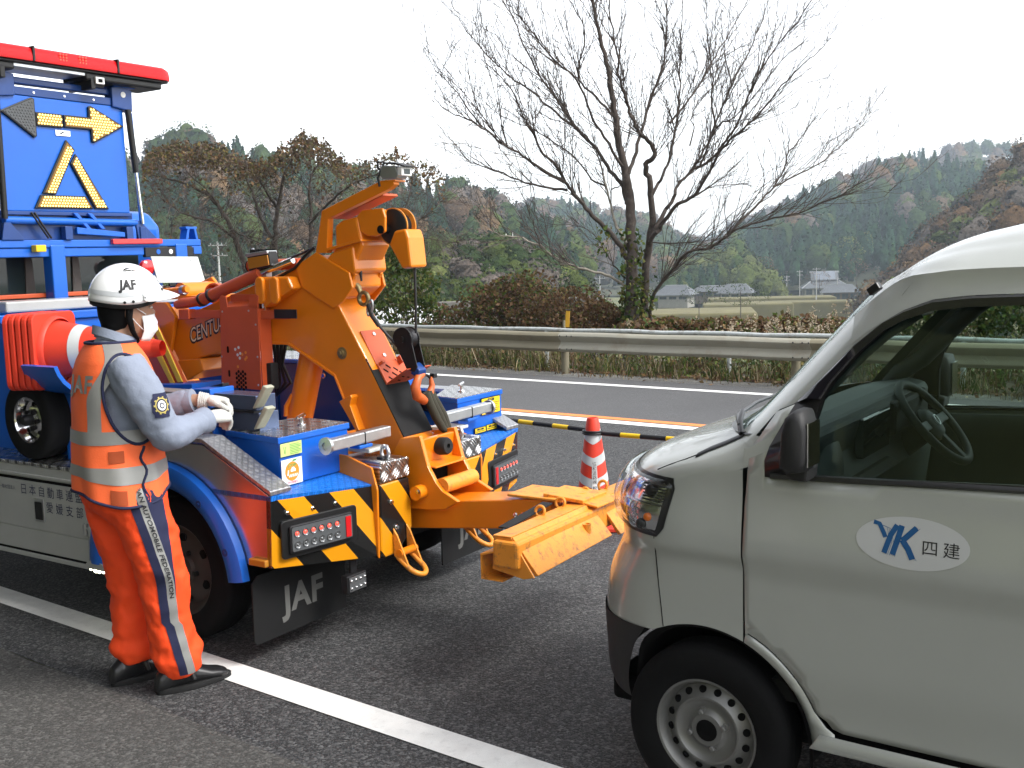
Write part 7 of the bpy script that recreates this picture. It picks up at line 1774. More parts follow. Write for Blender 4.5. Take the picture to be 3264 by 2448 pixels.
for li, (pts, r0, r1, dz) in enumerate(limbs):
    r0 *= 1. if li == 0 else .78
    d0 = depth_at(pts[0]) if li > 1 else (0. if li == 0 else .25)
    W_ = []
    n = len(pts)
    for i, p in enumerate(pts):
        w = i / (n - 1); dd = d0 + dz * w ** 1.3; start_d[p] = dd
        W_.append(at(*t3(*p), TY + dd))
    if li in (0, 1) or li == 22: W_[0].z = min(W_[0].z, gz(W_[0].x, W_[0].y) - .1)
    L3 = smooth_line(W_, 4); m_ = len(L3)
    L3 = [p + Vector((r_.gauss(0, .008), r_.gauss(0, .02), r_.gauss(0, .008))) if 0 < i < m_ - 1 else p for i, p in enumerate(L3)]
    rs = [r0 + (r1 - r0) * (i / (m_ - 1)) ** .75 for i in range(m_)]
    if li < 2: rs = [r * (1 + .35 * math.exp(-i / 2.)) for i, r in enumerate(rs)]
    MB().tube([p - base for p in L3], rs, 9 if r0 > .04 else 6).build('trunk' if li < 2 else 'branch', 'bark_pale' if li in (20, 26) else 'bark_dark', cherry, smooth=60)
    # twigs
    ln = sum((L3[i + 1] - L3[i]).length for i in range(m_ - 1))
    nt = int(ln * (10 if li > 1 else 6))
    for k in range(nt):
        w = r_.uniform(.22 if li > 1 else .45, 1.); i = min(m_ - 2, int(w * (m_ - 1))); p = L3[i]; d = (L3[i + 1] - L3[i]).normalized()
        side = d.cross(Vector((r_.gauss(0, 1), r_.gauss(0, 1), r_.gauss(0, 1)))).normalized()
        dr_ = (d * 1.3 + side * r_.uniform(.35, .85) + Vector((0, 0, .30))).normalized()
        twigs.append((p, dr_, r_.uniform(.35, 1.35) * (1.15 - .4 * w), min(rs[i] * .6, .009)))
def grow(p, d, ln, r, lev):
    k = 4; pts = [p]; q = p.copy(); dd = d.copy()
    for i in range(k):
        dd = (dd + Vector((r_.gauss(0, .085), r_.gauss(0, .085), r_.gauss(0, .07) + .05))).normalized(); q = q + dd * ln / k; pts.append(q.copy())
        if lev < 2 and r_.random() < (.62 if lev == 0 else .35):
            s_ = dd.cross(Vector((r_.gauss(0, 1), r_.gauss(0, 1), r_.gauss(0, 1)))).normalized()
            grow(q, (dd * 1.1 + s_ * r_.uniform(.4, .75)).normalized(), ln * r_.uniform(.3, .55), r * .7, lev + 1)
    twig_mb.tube([x - base for x in pts], [max(.0031, r * (1 - .55 * i / k)) for i in range(k + 1)], 3, cap=False)
for t in twigs: grow(*t, 0)
tag(twig_mb.build('crown', 'twig_dark', cherry, recalc=False), kind='stuff')
# ivy climbing the stems and some dead leaves
P_ = []
for li, zmax in ((0, 2.35), (1, 1.6)):
    W_ = [at(*t3(*p), TY) for p in limbs[li][0][:6]]
    for k in range(620 if li == 0 else 300):
        i = r_.randrange(4); t = r_.random(); p = W_[i].lerp(W_[i + 1], t)
        if p.z > zmax - 1.1 * r_.random() ** 2: continue
        a = r_.uniform(0, 2 * math.pi); rr_ = .12 + abs(r_.gauss(0, .05)); P_.append(p + Vector((math.cos(a) * rr_, math.sin(a) * rr_, r_.gauss(0, .03))) - base)
for k in range(60):
    p = at(*t3(r_.uniform(830, 900), r_.uniform(1090, 1230)), TY - .1); P_.append(p + Vector((0, r_.gauss(0, .1), 0)) - base)
v, f, c = leaf_quads(P_, rng.uniform(.05, .11, len(P_)), pick(['green', 'green', 'olive'], len(P_)))
tag(mesh_obj('ivy', v, f, 'leaf', cherry, attr=c), kind='stuff')

# ---- tree smothered in dead vines, left
VY = 23.
vbase = at(880, 1000, VY); vbase.z = gz(vbase.x, vbase.y)
vine = thing('vine_covered_tree', 'crooked tree smothered in brown dead vines behind the tow boom', 'tree', vbase)
def r4(x, y): return (400 + x / 2.011, 350 + y / 2.011)
stems = [([(800, 1120), (770, 1010), (720, 880), (680, 760), (610, 640), (520, 540), (400, 480), (260, 440), (170, 420)], .075, .012, .5), ([(960, 1120), (965, 900), (960, 760), (985, 600), (1010, 450), (1060, 340), (1120, 260)], .07, .012, -.4),
         ([(930, 820), (870, 700), (820, 560), (770, 420), (740, 330)], .045, .010, .9), ([(1170, 1130), (1180, 900), (1190, 700), (1180, 520), (1200, 400), (1260, 330)], .055, .01, .6), ([(1190, 720), (1300, 600), (1420, 500), (1540, 440), (1640, 400)], .035, .006, -.8),
         ([(980, 640), (900, 520), (830, 400), (760, 330)], .035, .006, -1.), ([(700, 820), (560, 720), (440, 690), (330, 640), (230, 560), (150, 480)], .03, .005, -.9), ([(1760, 800), (1870, 720), (1990, 620), (2080, 500)], .022, .004, .5), ([(1700, 1100), (1690, 900), (1740, 760), (1800, 600), (1850, 420)], .03, .005, .8), ([(640, 700), (560, 560), (450, 450), (380, 380)], .03, .005, .4), ([(1840, 800), (1960, 830), (2090, 850), (2180, 830)], .015, .003, .2), ([(680, 770), (800, 830), (950, 880)], .018, .004, -.6)]
vt = MB()
for pts, r0, r1, dz in stems:
    n = len(pts); W_ = [at(*r4(*p), VY + dz * i / (n - 1)) - vbase for i, p in enumerate(pts)]
    L3 = smooth_line(W_, 4); m_ = len(L3)
    MB().tube([p + Vector((r_.gauss(0, .01), 0, r_.gauss(0, .01))) for p in L3], [r0 + (r1 - r0) * i / (m_ - 1) for i in range(m_)], 7).build('trunk' if r0 > .05 else 'branch', 'bark_dark', vine, smooth=60)
    for k in range(70):
        i = r_.randrange(m_ - 1); p = L3[i]; d = (L3[i + 1] - L3[i]).normalized(); s_ = d.cross(Vector((r_.gauss(0, 1), r_.gauss(0, 1), r_.gauss(0, 1)))).normalized()
        q = [p]; dd = (d * .6 + s_).normalized(); ln = r_.uniform(.3, 1.1)
        for j in range(4): dd = (dd + Vector((r_.gauss(0, .25), r_.gauss(0, .2), r_.gauss(0, .2)))).normalized(); q.append(q[-1] + dd * ln / 4)
        vt.tube(q, [.006, .005, .004, .003, .002], 3, cap=False)
# canopy outline in the picture: upper edge of the smothered crown (2212-wide reading), densities below it
topc = [(305, 350), (330, 325), (370, 318), (420, 312), (470, 318), (520, 335), (560, 345), (590, 330), (620, 305), (660, 293), (700, 305), (730, 340), (760, 350), (800, 340), (850, 330), (900, 345), (945, 350), (1000, 480)]
pts_l, cl = [], []
def topy(x): return interp(topc, x) + 15 * mnoise.noise(Vector((x * .03, 1.3, 0))) + 13 * mnoise.noise(Vector((x * .10, 7.3, 0))) + 9 * mnoise.noise(Vector((x * .31, 2.3, 0)))
N1 = 0
while N1 < 8200:
    x = r_.uniform(308, 960)
    dense = 1. if x < 745 else .32
    dpt = abs(r_.gauss(0, 36)) if r_.random() < .62 else r_.uniform(0, 330)
    if dpt > 120 and r_.random() < .62: continue
    if r_.random() > dense: continue
    lump = .5 + .5 * mnoise.noise(Vector((x * .022, dpt * .022, 4.)))
    if r_.random() > .25 + lump * .9: continue
    if dpt > 45 and r_.random() > lump * .8: continue
    y = topy(x) + dpt + r_.gauss(0, 4)
    if y > 690: continue
    pts_l.append(at(x * 1.4756, y * 1.4756, VY + r_.gauss(0, .9)) - vbase); N1 += 1
sz = rng.uniform(.045, .10, len(pts_l))
cc = pick(['vine', 'vine', 'vine', 'brown', 'olive'], len(pts_l))
v, f, c = leaf_quads(pts_l, sz, cc)
tag(mesh_obj('crown', v, f, 'leaf', vine, attr=c), kind='stuff')
for k in range(520):     # hanging tangles
    x = r_.uniform(315, 950); y = topy(x) + r_.uniform(5, 220); p = at(x * 1.4756, y * 1.4756, VY + r_.gauss(0, .8)) - vbase
    q = [p]; dd = Vector((r_.gauss(0, .6), r_.gauss(0, .4), -.7)).normalized(); ln = r_.uniform(.4, 1.5)
    for j in range(6): dd = (dd + Vector((r_.gauss(0, .35), r_.gauss(0, .2), r_.gauss(0, .3)))).normalized(); q.append(q[-1] + dd * ln / 6)
    vt.tube(q, .0042, 3, cap=False)
tag(vt.build('vine_tangle', 'twig_dark', vine, recalc=False), kind='stuff')

# ---- mounds, shrubs
def shrub(name, label, cat, px, y, specs, pal, leaf, n, group=None, stems=40):
    k0 = y; y = at_t(*px, y).y; sc_ = y / 16.6; b_ = at(*px, y); b_.z = gz(b_.x, b_.y) - .05
    t = thing(name, label, cat, b_, 0, group); parts = []
    for (u, v, rx, ry, rz, share) in specs:
        c_ = at(u, v, y) - b_; parts.append(ellipsoid_pts(c_, (rx * sc_, ry * sc_, rz * sc_), int(n * share), .45, -.45))
    P = np.concatenate(parts); v_, f_, c2 = leaf_quads(P, rng.uniform(leaf * .6, leaf * 1.3, len(P)), pick(pal, len(P)))
    tag(mesh_obj('foliage', v_, f_, 'leaf', t, attr=c2), kind='stuff')
    mb = MB()
    for k in range(stems):
        q = Vector(P[r_.randrange(len(P))].tolist()); s0 = Vector((q.x * .4 + r_.gauss(0, .1), q.y * .4, 0))
        mb.tube([s0, s0.lerp(q, .5) + Vector((r_.gauss(0, .08), r_.gauss(0, .05), .05)), q], [.012, .007, .003], 4, cap=False)
    if stems: tag(mb.build('stem_tangle', 'twig_dark', t, recalc=False), kind='stuff')
    return t
k_ = 1.4756
shrub('vine_mound', 'rounded mound of withered brown creeper left of the bare tree', 'bush', (1120 * k_, 720 * k_), 15.2, [(1110 * k_, 705 * k_, .95, .8, .80, .45), (1150 * k_, 690 * k_, .8, .8, .72, .25), (1020 * k_, 715 * k_, .7, .6, .50, .18), (1080 * k_, 660 * k_, .45, .5, .42, .12)], ['brown', 'brown', 'olive', 'brown', 'green'], .075, 7800)
shrub('vine_mound', 'lower mound of brown creeper close against the bare tree trunk', 'bush', (1260 * k_, 720 * k_), 15.0, [(1235 * k_, 700 * k_, .85, .7, .58, .6), (1300 * k_, 712 * k_, .65, .6, .38, .4)], ['brown', 'brown', 'brown', 'olive'], .07, 5200)
shrub('evergreen_shrub', 'dark green leafy shrub rising behind the hanging hook', 'shrub', (880 * k_, 720 * k_), 14.6, [(870 * k_, 640 * k_, .60, .6, .85, .55), (905 * k_, 690 * k_, .55, .5, .42, .25), (850 * k_, 575 * k_, .35, .4, .45, .20)], ['green', 'green', 'green', 'olive'], .085, 3600)
shrub('green_bush', 'green leafy bush seen through the van windows behind the barrier', 'bush', (2080 * k_, 720 * k_), 14.8, [(2050 * k_, 700 * k_, .7, .5, .45, .5), (2180 * k_, 700 * k_, .8, .5, .45, .5)], ['green', 'green', 'olive'], .07, 3600)
shrub('creeper_bank', 'brown and green creeper leaves tumbling over the bank beside the tree', 'bush', (1450 * k_, 730 * k_), 14.3, [((1390 + 60 * i) * k_, (711 - 5 * (i % 2)) * k_, .42, .4, .15 + .05 * (i in (5, 6)), .125) for i in range(8)], ['brown', 'brown', 'brown', 'green', 'olive'], .085, 4200, stems=0)
shrub('creeper_bank', 'brown creeper leaves on the bank behind the orange boom foot', 'bush', (980 * k_, 730 * k_), 14.0, [((900 + 55 * i) * k_, 716 * k_, .4, .4, .13, .2) for i in range(5)], ['brown', 'olive', 'green'], .065, 1600, stems=0)

# ---- dry flowering weeds behind the rail: stalks with pale plumes (uncountable)
parts = []; stalks = MB()
for k in range(430):
    s = r_.uniform(-4, 7.6); t = r_.uniform(13.3, 14.6)
    if r_.random() < .25: s = r_.uniform(-4, 22)
    x, y, _ = rp(s, t); z0 = gz(x, y); h = (r_.uniform(.35, .95) + .10 * (s < 6)) * (.8 + .45 * mnoise.noise(Vector((s * .9, t * .8, 0)))); lean = Vector((r_.gauss(0, .08), r_.gauss(0, .08), 0))
    p0, p1 = Vector((x, y, z0)), Vector((x, y, z0 + h)) + lean
    stalks.tube([p0, p0.lerp(p1, .5), p1], [.005, .004, .002], 3, cap=False)
    nl = 26; w = rng.random(nl) * .8 + .1; P = np.array([p0.lerp(p1, float(q)) for q in w]) + rng.normal(size=(nl, 3)) * .035
    parts.append(leaf_quads(P, rng.uniform(.05, .10, nl), pick(['olive', 'green', 'green', 'green', 'brown'], nl), aspect=.35))
    npl = 24; u = rng.random(npl) ** .8; rad = (.060 * (1 - u) + .006)[:, None]
    P = np.array(p1) + np.c_[np.zeros(npl), np.zeros(npl), u * .24 - .14] + rng.normal(size=(npl, 3)) * rad * np.array([1, 1, .4])
    parts.append(leaf_quads(P, rng.uniform(.026, .05, npl), pick(['plume'], npl), aspect=.6))
v, f, c = join(parts)
tag(mesh_obj('dry_weeds', v, f, 'leaf', None, attr=c), 'dry weeds with pale fluffy plumes growing behind the barrier', 'weeds', kind='stuff')
tag(stalks.build('weed_stalks', 'twig_dark', None, recalc=False), 'thin brown stalks of the weeds behind the barrier', 'weeds', kind='stuff')
# ---- verge grass and fallen leaves
def blades(n, s0, s1, t0, t1, h0, h1, pal, w=.008, clump=None):
    S_ = rng.uniform(s0, s1, n); T_ = rng.uniform(t0, t1, n)
    if clump is not None:
        cs_ = rng.uniform(s0, s1, clump); ct_ = rng.uniform(t0, t1, clump); i = rng.integers(0, clump, n); S_ = cs_[i] + rng.normal(size=n) * .09; T_ = ct_[i] + rng.normal(size=n) * .07
    B_ = np.c_[S_ * HR.x + T_ * LR.x, S_ * HR.y + T_ * LR.y, np.full(n, -.02)]
    h = rng.uniform(h0, h1, n); l = rng.normal(size=(n, 2)) * .45 * h[:, None]; a = rng.uniform(0, math.pi, n); wv = np.c_[np.cos(a), np.sin(a), np.zeros(n)] * w
    mid = B_ + np.c_[l * .35, h * .65]; tip = B_ + np.c_[l, h]
    v = np.stack([B_ - wv, B_ + wv, mid + wv * .7, mid - wv * .7, tip, tip + wv * .1], 1).reshape(-1, 3)
    o = np.arange(n)[:, None] * 6; f = np.concatenate([o + np.array([[0, 1, 2, 3]]), o + np.array([[3, 2, 5, 4]])])
    return v, f, np.repeat(pick(pal, n), 6, 0)
g = [blades(5200, -6, 24, 12.72, 13.5, .08, .34, ['green', 'olive', 'straw'], clump=420), blades(3000, -6, 24, 12.95, 14.6, .2, .5, ['green', 'olive', 'brown'], clump=260), blades(1500, -6, 24, 12.50, 12.8, .03, .12, ['olive', 'straw', 'brown'], w=.005, clump=130),
     blades(2200, 9, 24, 13.0, 14.4, .2, .55, ['straw', 'olive'], clump=140), blades(900, .8, 2.4, 12.55, 13.1, .25, .62, ['straw', 'green', 'olive'], clump=8)]
Q = 5200; S_ = rng.uniform(-6, 24, Q); T_ = 12.82 + np.abs(rng.normal(size=Q)) * .35; PQ = np.c_[S_ * HR.x + T_ * LR.x, S_ * HR.y + T_ * LR.y, .02 + .26 * rng.random(Q) ** 1.6]
g.append(leaf_quads(PQ, rng.uniform(.03, .08, Q), pick(['green', 'green', 'olive', 'brown'], Q)))
v, f, c = join(g)
tag(mesh_obj('verge_grass', v, f, 'grass_blade', None, attr=c), 'tufts of green and straw grass under the crash barrier', 'grass', kind='stuff')
n = 4200; S_ = rng.uniform(-5, 22, n); T_ = 12.78 + np.abs(rng.normal(size=n)) * .26 - .12 * rng.random(n)
sp_ = rng.random(n) < .05; T_[sp_] = rng.uniform(12.2, 12.7, sp_.sum())
P = np.c_[S_ * HR.x + T_ * LR.x, S_ * HR.y + T_ * LR.y, .006 + .03 * rng.random(n)]
v, f, c = leaf_quads(P, rng.uniform(.035, .08, n), pick(['brown', 'brown', 'straw'], n), flat=.8)
tag(mesh_obj('fallen_leaves', v, f, 'leaf', None, attr=c), 'curled brown fallen leaves gathered along the far road edge', 'leaves', kind='stuff')
struct(strip('verge_soil', 12.70, 15.0, -40, 60, -.012, 'soil', 200, wob=.0))
# ================================================================== hills, woods, village
def polar(az, d): return Vector((math.sin(R(az)) * d, math.cos(R(az)) * d, 0))
FP = {'conifer': [(.026, .062, .026), (.019, .050, .024), (.036, .076, .027), (.027, .066, .034)], 'broad': [(.050, .080, .020), (.038, .062, .020), (.07, .095, .022)],
      'autumn': [(.150, .090, .048), (.125, .078, .045), (.175, .110, .055), (.14, .10, .068)], 'bare': [(.125, .105, .09), (.145, .118, .10), (.10, .085, .072)], 'bamboo': [(.11, .135, .035), (.09, .115, .03), (.135, .155, .05)]}
def tree_points(kind, c, h, w, n):
    u = rng.random(n)
    if kind == 'conifer':
        z = .08 + .92 * u ** 1.25; rad = w * .5 * (1.04 - z) ** .75
    elif kind == 'bamboo':
        z = .15 + .85 * u; rad = w * .5 * np.sqrt(np.clip(np.sin(math.pi * (z * .86 + .10)), .02, 1))
    else:
        z = .22 + .78 * u; q = (z - .60) / .42; rad = w * .5 * np.sqrt(np.clip(1 - q * q, .02, 1))
    a = rng.uniform(0, 2 * math.pi, n); rr_ = rad * (1 - .35 * rng.random(n) ** 2) * (1 + .22 * np.sin(a * 3 + z * 7 + c[0]))
    return np.array(c) + np.c_[np.cos(a) * rr_, np.sin(a) * rr_, z * h]
def bend(o, nrm):       # crowns shade as rounded masses
    o.data.shade_smooth(); o.data.normals_split_custom_set_from_vertices(nrm.astype(np.float32))
def crown_normals(q, c, h):
    d = q - (np.array(c) + np.array([0, 0, h * .35])); d /= np.linalg.norm(d, axis=1, keepdims=True) + 1e-6
    d = d + rng.normal(size=d.shape) * .22; d /= np.linalg.norm(d, axis=1, keepdims=True); return np.repeat(d, 4, 0)
def outward(q4, nrm):            # wind every quad so that it faces out of its crown
    v, f, c = q4; fn_ = np.cross(v[f[:, 1]] - v[f[:, 0]], v[f[:, 2]] - v[f[:, 0]]); bad = (fn_ * nrm[f[:, 0]]).sum(1) < 0
    f = f.copy(); f[bad] = f[bad][:, ::-1]; return v, f, c
def core(kind, c, h, w):        # solid heart of a far crown: a closed lumpy spindle of quads
    n = 7
    prof = [(.10, .34), (.32, .40), (.60, .30), (.85, .14), (.97, .02)] if kind == 'conifer' else ([(.18, .20), (.40, .38), (.62, .42), (.84, .30), (.96, .06)])
    v = []
    for z, r in prof:
        for k in range(n): a = 2 * math.pi * k / n + z * 3; q = r * .82 * w * (1 + .2 * rng.normal()); v.append((c[0] + q * math.cos(a), c[1] + q * math.sin(a), c[2] + z * h))
    f = [(i * n + k, i * n + (k + 1) % n, (i + 1) * n + (k + 1) % n, (i + 1) * n + k) for i in range(len(prof) - 1) for k in range(n)]
    return np.array(v), np.array(f)
def hill(name, sky_, D, Db, zb, th, kinds, spacing, fname, flabel, quads=42, leaf=.16, fall=.6, shape=.85, bare_to=0., seed=1, tw=.62):
    azs = np.linspace(sky_[0][0], sky_[-1][0], max(24, int((sky_[-1][0] - sky_[0][0]) * 3)))
    def zc(az): return CAM_H + D * math.tan(R(interp(sky_, az))) - th * .78
    def hz(az, u):       # u 0 at the foot, 1 at the crest, >1 behind
        z1 = zc(az); f = u ** shape if u <= 1 else 1 - (u - 1) * fall
        return zb + (z1 - zb) * f + (1.2 * mnoise.noise(Vector((az * .6, u * 5, seed))) * D / 300 * min(1, 4 * u) if u <= 1 else 0)
    us = np.r_[np.linspace(0, 1, 15), 1.15, 1.4]
    V, F = [], []
    for i, az in enumerate(azs):
        for j, u in enumerate(us):
            p = polar(float(az), Db + (D - Db) * float(u)); V.append((p.x, p.y, hz(float(az), float(u))))
            if i and j: k = i * len(us) + j; F.append((k - len(us) - 1, k - 1, k, k - len(us)))
    struct(mesh_obj(name, V, F, 'hill_floor', smooth=70))
    # trees on it
    parts, norms = [], []; az0, az1 = sky_[0][0], sky_[-1][0]
    area = 0; rr_ = random.Random(seed)
    r = Db + (D - Db) * bare_to
    while r < D * 1.0 + spacing:
        step = math.degrees(spacing / r); az = az0 + rr_.random() * step
        while az < az1:
            a2 = az + rr_.gauss(0, step * .3); r2 = r + rr_.gauss(0, spacing * .35); u = (r2 - Db) / (D - Db)
            if az0 <= a2 <= az1 and 0 <= u <= 1.06:
                m = .5 + .5 * mnoise.noise(Vector((a2 * .33 + seed, u * 3.2, seed * 1.7))) + rr_.gauss(0, .07)
                kd = kinds[0][0]
                for kk, lim in kinds:
                    if m < lim: kd = kk; break
                p = polar(a2, r2); h = th * rr_.uniform(.75, 1.2) * (1. if kd != 'bamboo' else .95); w = h * (tw * .72 if kd == 'conifer' else tw * 1.2) * rr_.uniform(.85, 1.2)
                q = tree_points(kd, (p.x, p.y, hz(a2, min(u, 1)) - .3), h, w, quads)
                norms.append(crown_normals(q, (p.x, p.y, hz(a2, min(u, 1)) - .3), h))
                base_c = np.array(FP[kd][rr_.randrange(len(FP[kd]))]) * rr_.uniform(.8, 1.2)
                parts.append(outward(leaf_quads(q, rng.uniform(h * leaf * .7, h * leaf * 1.35, len(q)), base_c * rng.uniform(.8, 1.2, (len(q), 1))), norms[-1]))
                cv_, cf_ = core(kd, (p.x, p.y, hz(a2, min(u, 1)) - .3), h, w); parts.append((cv_, cf_, np.repeat(base_c[None] * .85, len(cv_), 0)))
                dn = cv_ - np.array((p.x, p.y, hz(a2, min(u, 1)) + h * .35)); norms.append(dn / (np.linalg.norm(dn, axis=1, keepdims=True) + 1e-6))
            az += step
        r += spacing
    v, f, c = join(parts); nrm = np.concatenate(norms)
    fo_ = tag(mesh_obj(fname, v, f, 'far_leaf', None, attr=c), flabel, 'forest', kind='stuff')
    bend(fo_, nrm)
mat('hill_floor', (.055, .058, .032), .95, var=.3, vscale=.05)
hill('hill', [(-44, 4.5), (-30, 5.6), (-22, 5.2), (-18.42, 5.53), (-17.5, 6.09), (-16.8, 6.55), (-16.12, 6.78), (-15.46, 6.55), (-14.57, 6.21), (-13.22, 5.8), (-11.84, 5.39), (-9.5, 5.01), (-7.13, 4.5), (-4.73, 3.98), (-3.27, 3.82), (-1.81, 3.55), (-.36, 2.91), (.86, 2.46), (2.5, 1.6), (4.5, .2)], 340, 150, -12, 9, [('conifer', .46), ('broad', .58), ('autumn', .66), ('bare', .74), ('broad', 2)], 6.4, 'hillside_wood', 'mixed green and brown wood on the hill behind the vine tree', seed=3, leaf=.075, quads=110)
hill('hill', [(-3, 1.2), (.86, 2.46), (1.85, 2.84), (3.08, 2.73), (4.05, 2.53), (5.02, 2.26), (6.24, 2.03), (7.93, 1.56), (9.13, .8), (10.09, .29), (12, -.6)], 720, 380, -14, 12, [('conifer', .42), ('broad', .52), ('autumn', .66), ('bare', .74), ('conifer', 2)], 9, 'hillside_wood', 'bluish wood on the middle hill behind the bare tree', seed=5, leaf=.12, quads=60)
hill('hill', [(8, -.6), (9.85, .3), (11.28, .93), (12.7, 1.52), (14.56, 2.28), (16.83, 3.0), (17.95, 3.68), (19.04, 4.15), (21.2, 4.48), (22.46, 4.55), (23.29, 4.68), (25.56, 4.42), (30, 3.6), (38, 3.)], 900, 560, -12, 12, [('conifer', .34), ('bare', .50), ('autumn', .66), ('broad', 2)], 11, 'hillside_wood', 'pale brownish wood on the far ridge at the head of the valley', seed=8, leaf=.13, quads=50, bare_to=.3)
hill('hill', [(9.2, -1.5), (10.8, -.09), (12.23, 1.18), (14.1, 1.95), (15.7, 2.89), (17.28, 3.33), (19.05, 3.81), (20.35, 4.12), (21.2, 4.14), (22.47, 3.96), (23.72, 3.6), (24.55, 3.18), (28, 2.)], 560, 350, -12, 12, [('conifer', .60), ('broad', .66), ('bare', .70), ('autumn', .74), ('conifer', 2)], 6.2, 'conifer_wood', 'dense dark green conifer plantation on the hill above the village', seed=12, leaf=.075, quads=80)
hill('hill', [(18.4, -3.6), (19.13, -2.9), (20.42, -.9), (21.27, .45), (22.51, 1.74), (23.94, 3.0), (25.57, 4.2), (28, 5.4), (36, 6.5)], 270, 175, -11.5, 9, [('autumn', .52), ('bare', .62), ('bamboo', .70), ('autumn', 2)], 5.0, 'autumn_wood', 'reddish brown autumn wood on the slope above the van roof', seed=21, leaf=.055, quads=260)
hill('hill', [(-9, -.6), (-6.5, .0), (-4.87, .35), (-3.38, .8), (-1.91, .64), (.06, .46), (1.53, -.07), (2.99, -.97), (3.96, -1.86), (5.2, -3.0)], 125, 92, -7.5, 4.2, [('broad', .45), ('bamboo', .55), ('bare', .62), ('broad', 2)], 2.3, 'bamboo_thicket', 'green thicket with bamboo on the low bank beyond the mound', seed=30, leaf=.07, quads=200, tw=.8)
hill('hill', [(8.0, -3.2), (9.4, -1.0), (10.8, .0), (12.0, .1), (13.0, -.5), (13.8, -1.8), (14.6, -2.6)], 330, 285, -13, 9, [('bamboo', .62), ('broad', .70), ('conifer', 2)], 4.6, 'bamboo_grove', 'yellow-green bamboo grove at the foot of the conifer hill', seed=41, leaf=.07, quads=140)

# single trees one can pick out
def far_tree(kind, px, D, h, w, label, n=260, leaf=.07, name='tree'):
    g_ = at(*px, D); g0 = Vector((g_.x, g_.y, g_.z - .0)); t = thing(name, label, 'tree', g0)
    q = tree_points(kind, (0, 0, 0), h, w, n); c = np.array(FP[kind])[rng.integers(0, len(FP[kind]), n)] * rng.uniform(.75, 1.25, (n, 1))
    v, f, c = leaf_quads(q, rng.uniform(h * leaf * .7, h * leaf * 1.3, n), c)
    nn_ = crown_normals(q, (0, 0, 0), h); v, f, c = outward((v, f, c), nn_); bend(mesh_obj('crown', v, f, 'far_leaf', t, attr=c), nn_)
    MB().tube([(0, 0, -4), (0, 0, h * .35), (0, 0, h * .8)], [h * .02, h * .016, h * .006], 6).build('trunk', 'bark_dark', t, smooth=60)
kk = 1.4756
far_tree('bamboo', (1830 * kk, 585 * kk), 345, 11, 10, 'large yellow-green bamboo clump standing out against the conifer hill', 520, .055, 'bamboo_clump')
far_tree('bamboo', (1870 * kk, 560 * kk), 352, 9, 6, 'smaller yellow bamboo clump uphill of the large clump', 260, .06, 'bamboo_clump')
far_tree('conifer', (2085 * kk, 535 * kk), 215, 9.5, 3.4, 'single dark pointed conifer in front of the brown slope', 420, .06, 'conifer_tree')
far_tree('autumn', (1650 * kk, 610 * kk), 330, 8, 7.5, 'greyish brown tree beside the dark grove at the hill foot', 420, .055, 'bare_tree')
far_tree('broad', (1585 * kk, 610 * kk), 325, 10, 7, 'dark rounded tree at the right end of the bamboo grove', 460, .055, 'evergreen_tree')
far_tree('autumn', (1770 * kk, 625 * kk), 320, 5.5, 7, 'low orange brown tree behind the village house', 300, .06, 'autumn_tree')
far_tree('autumn', (1850 * kk, 600 * kk), 330, 6, 6, 'rusty tree below the yellow bamboo clump', 300, .06, 'autumn_tree')
far_tree('broad', (1600 * kk, 672 * kk), 130, 3.6, 6.5, 'light green rounded bush in front of the village roofs', 520, .05, 'round_bush')
far_tree('broad', (1510 * kk, 668 * kk), 140, 3.2, 4.5, 'dark green bush left of the light green one below the village', 420, .055, 'round_bush')
far_tree('broad', (410 * kk, 322 * kk), 325, 9, 14, 'broad dark crown standing highest on the left ridge', 620, .05, 'evergreen_tree')

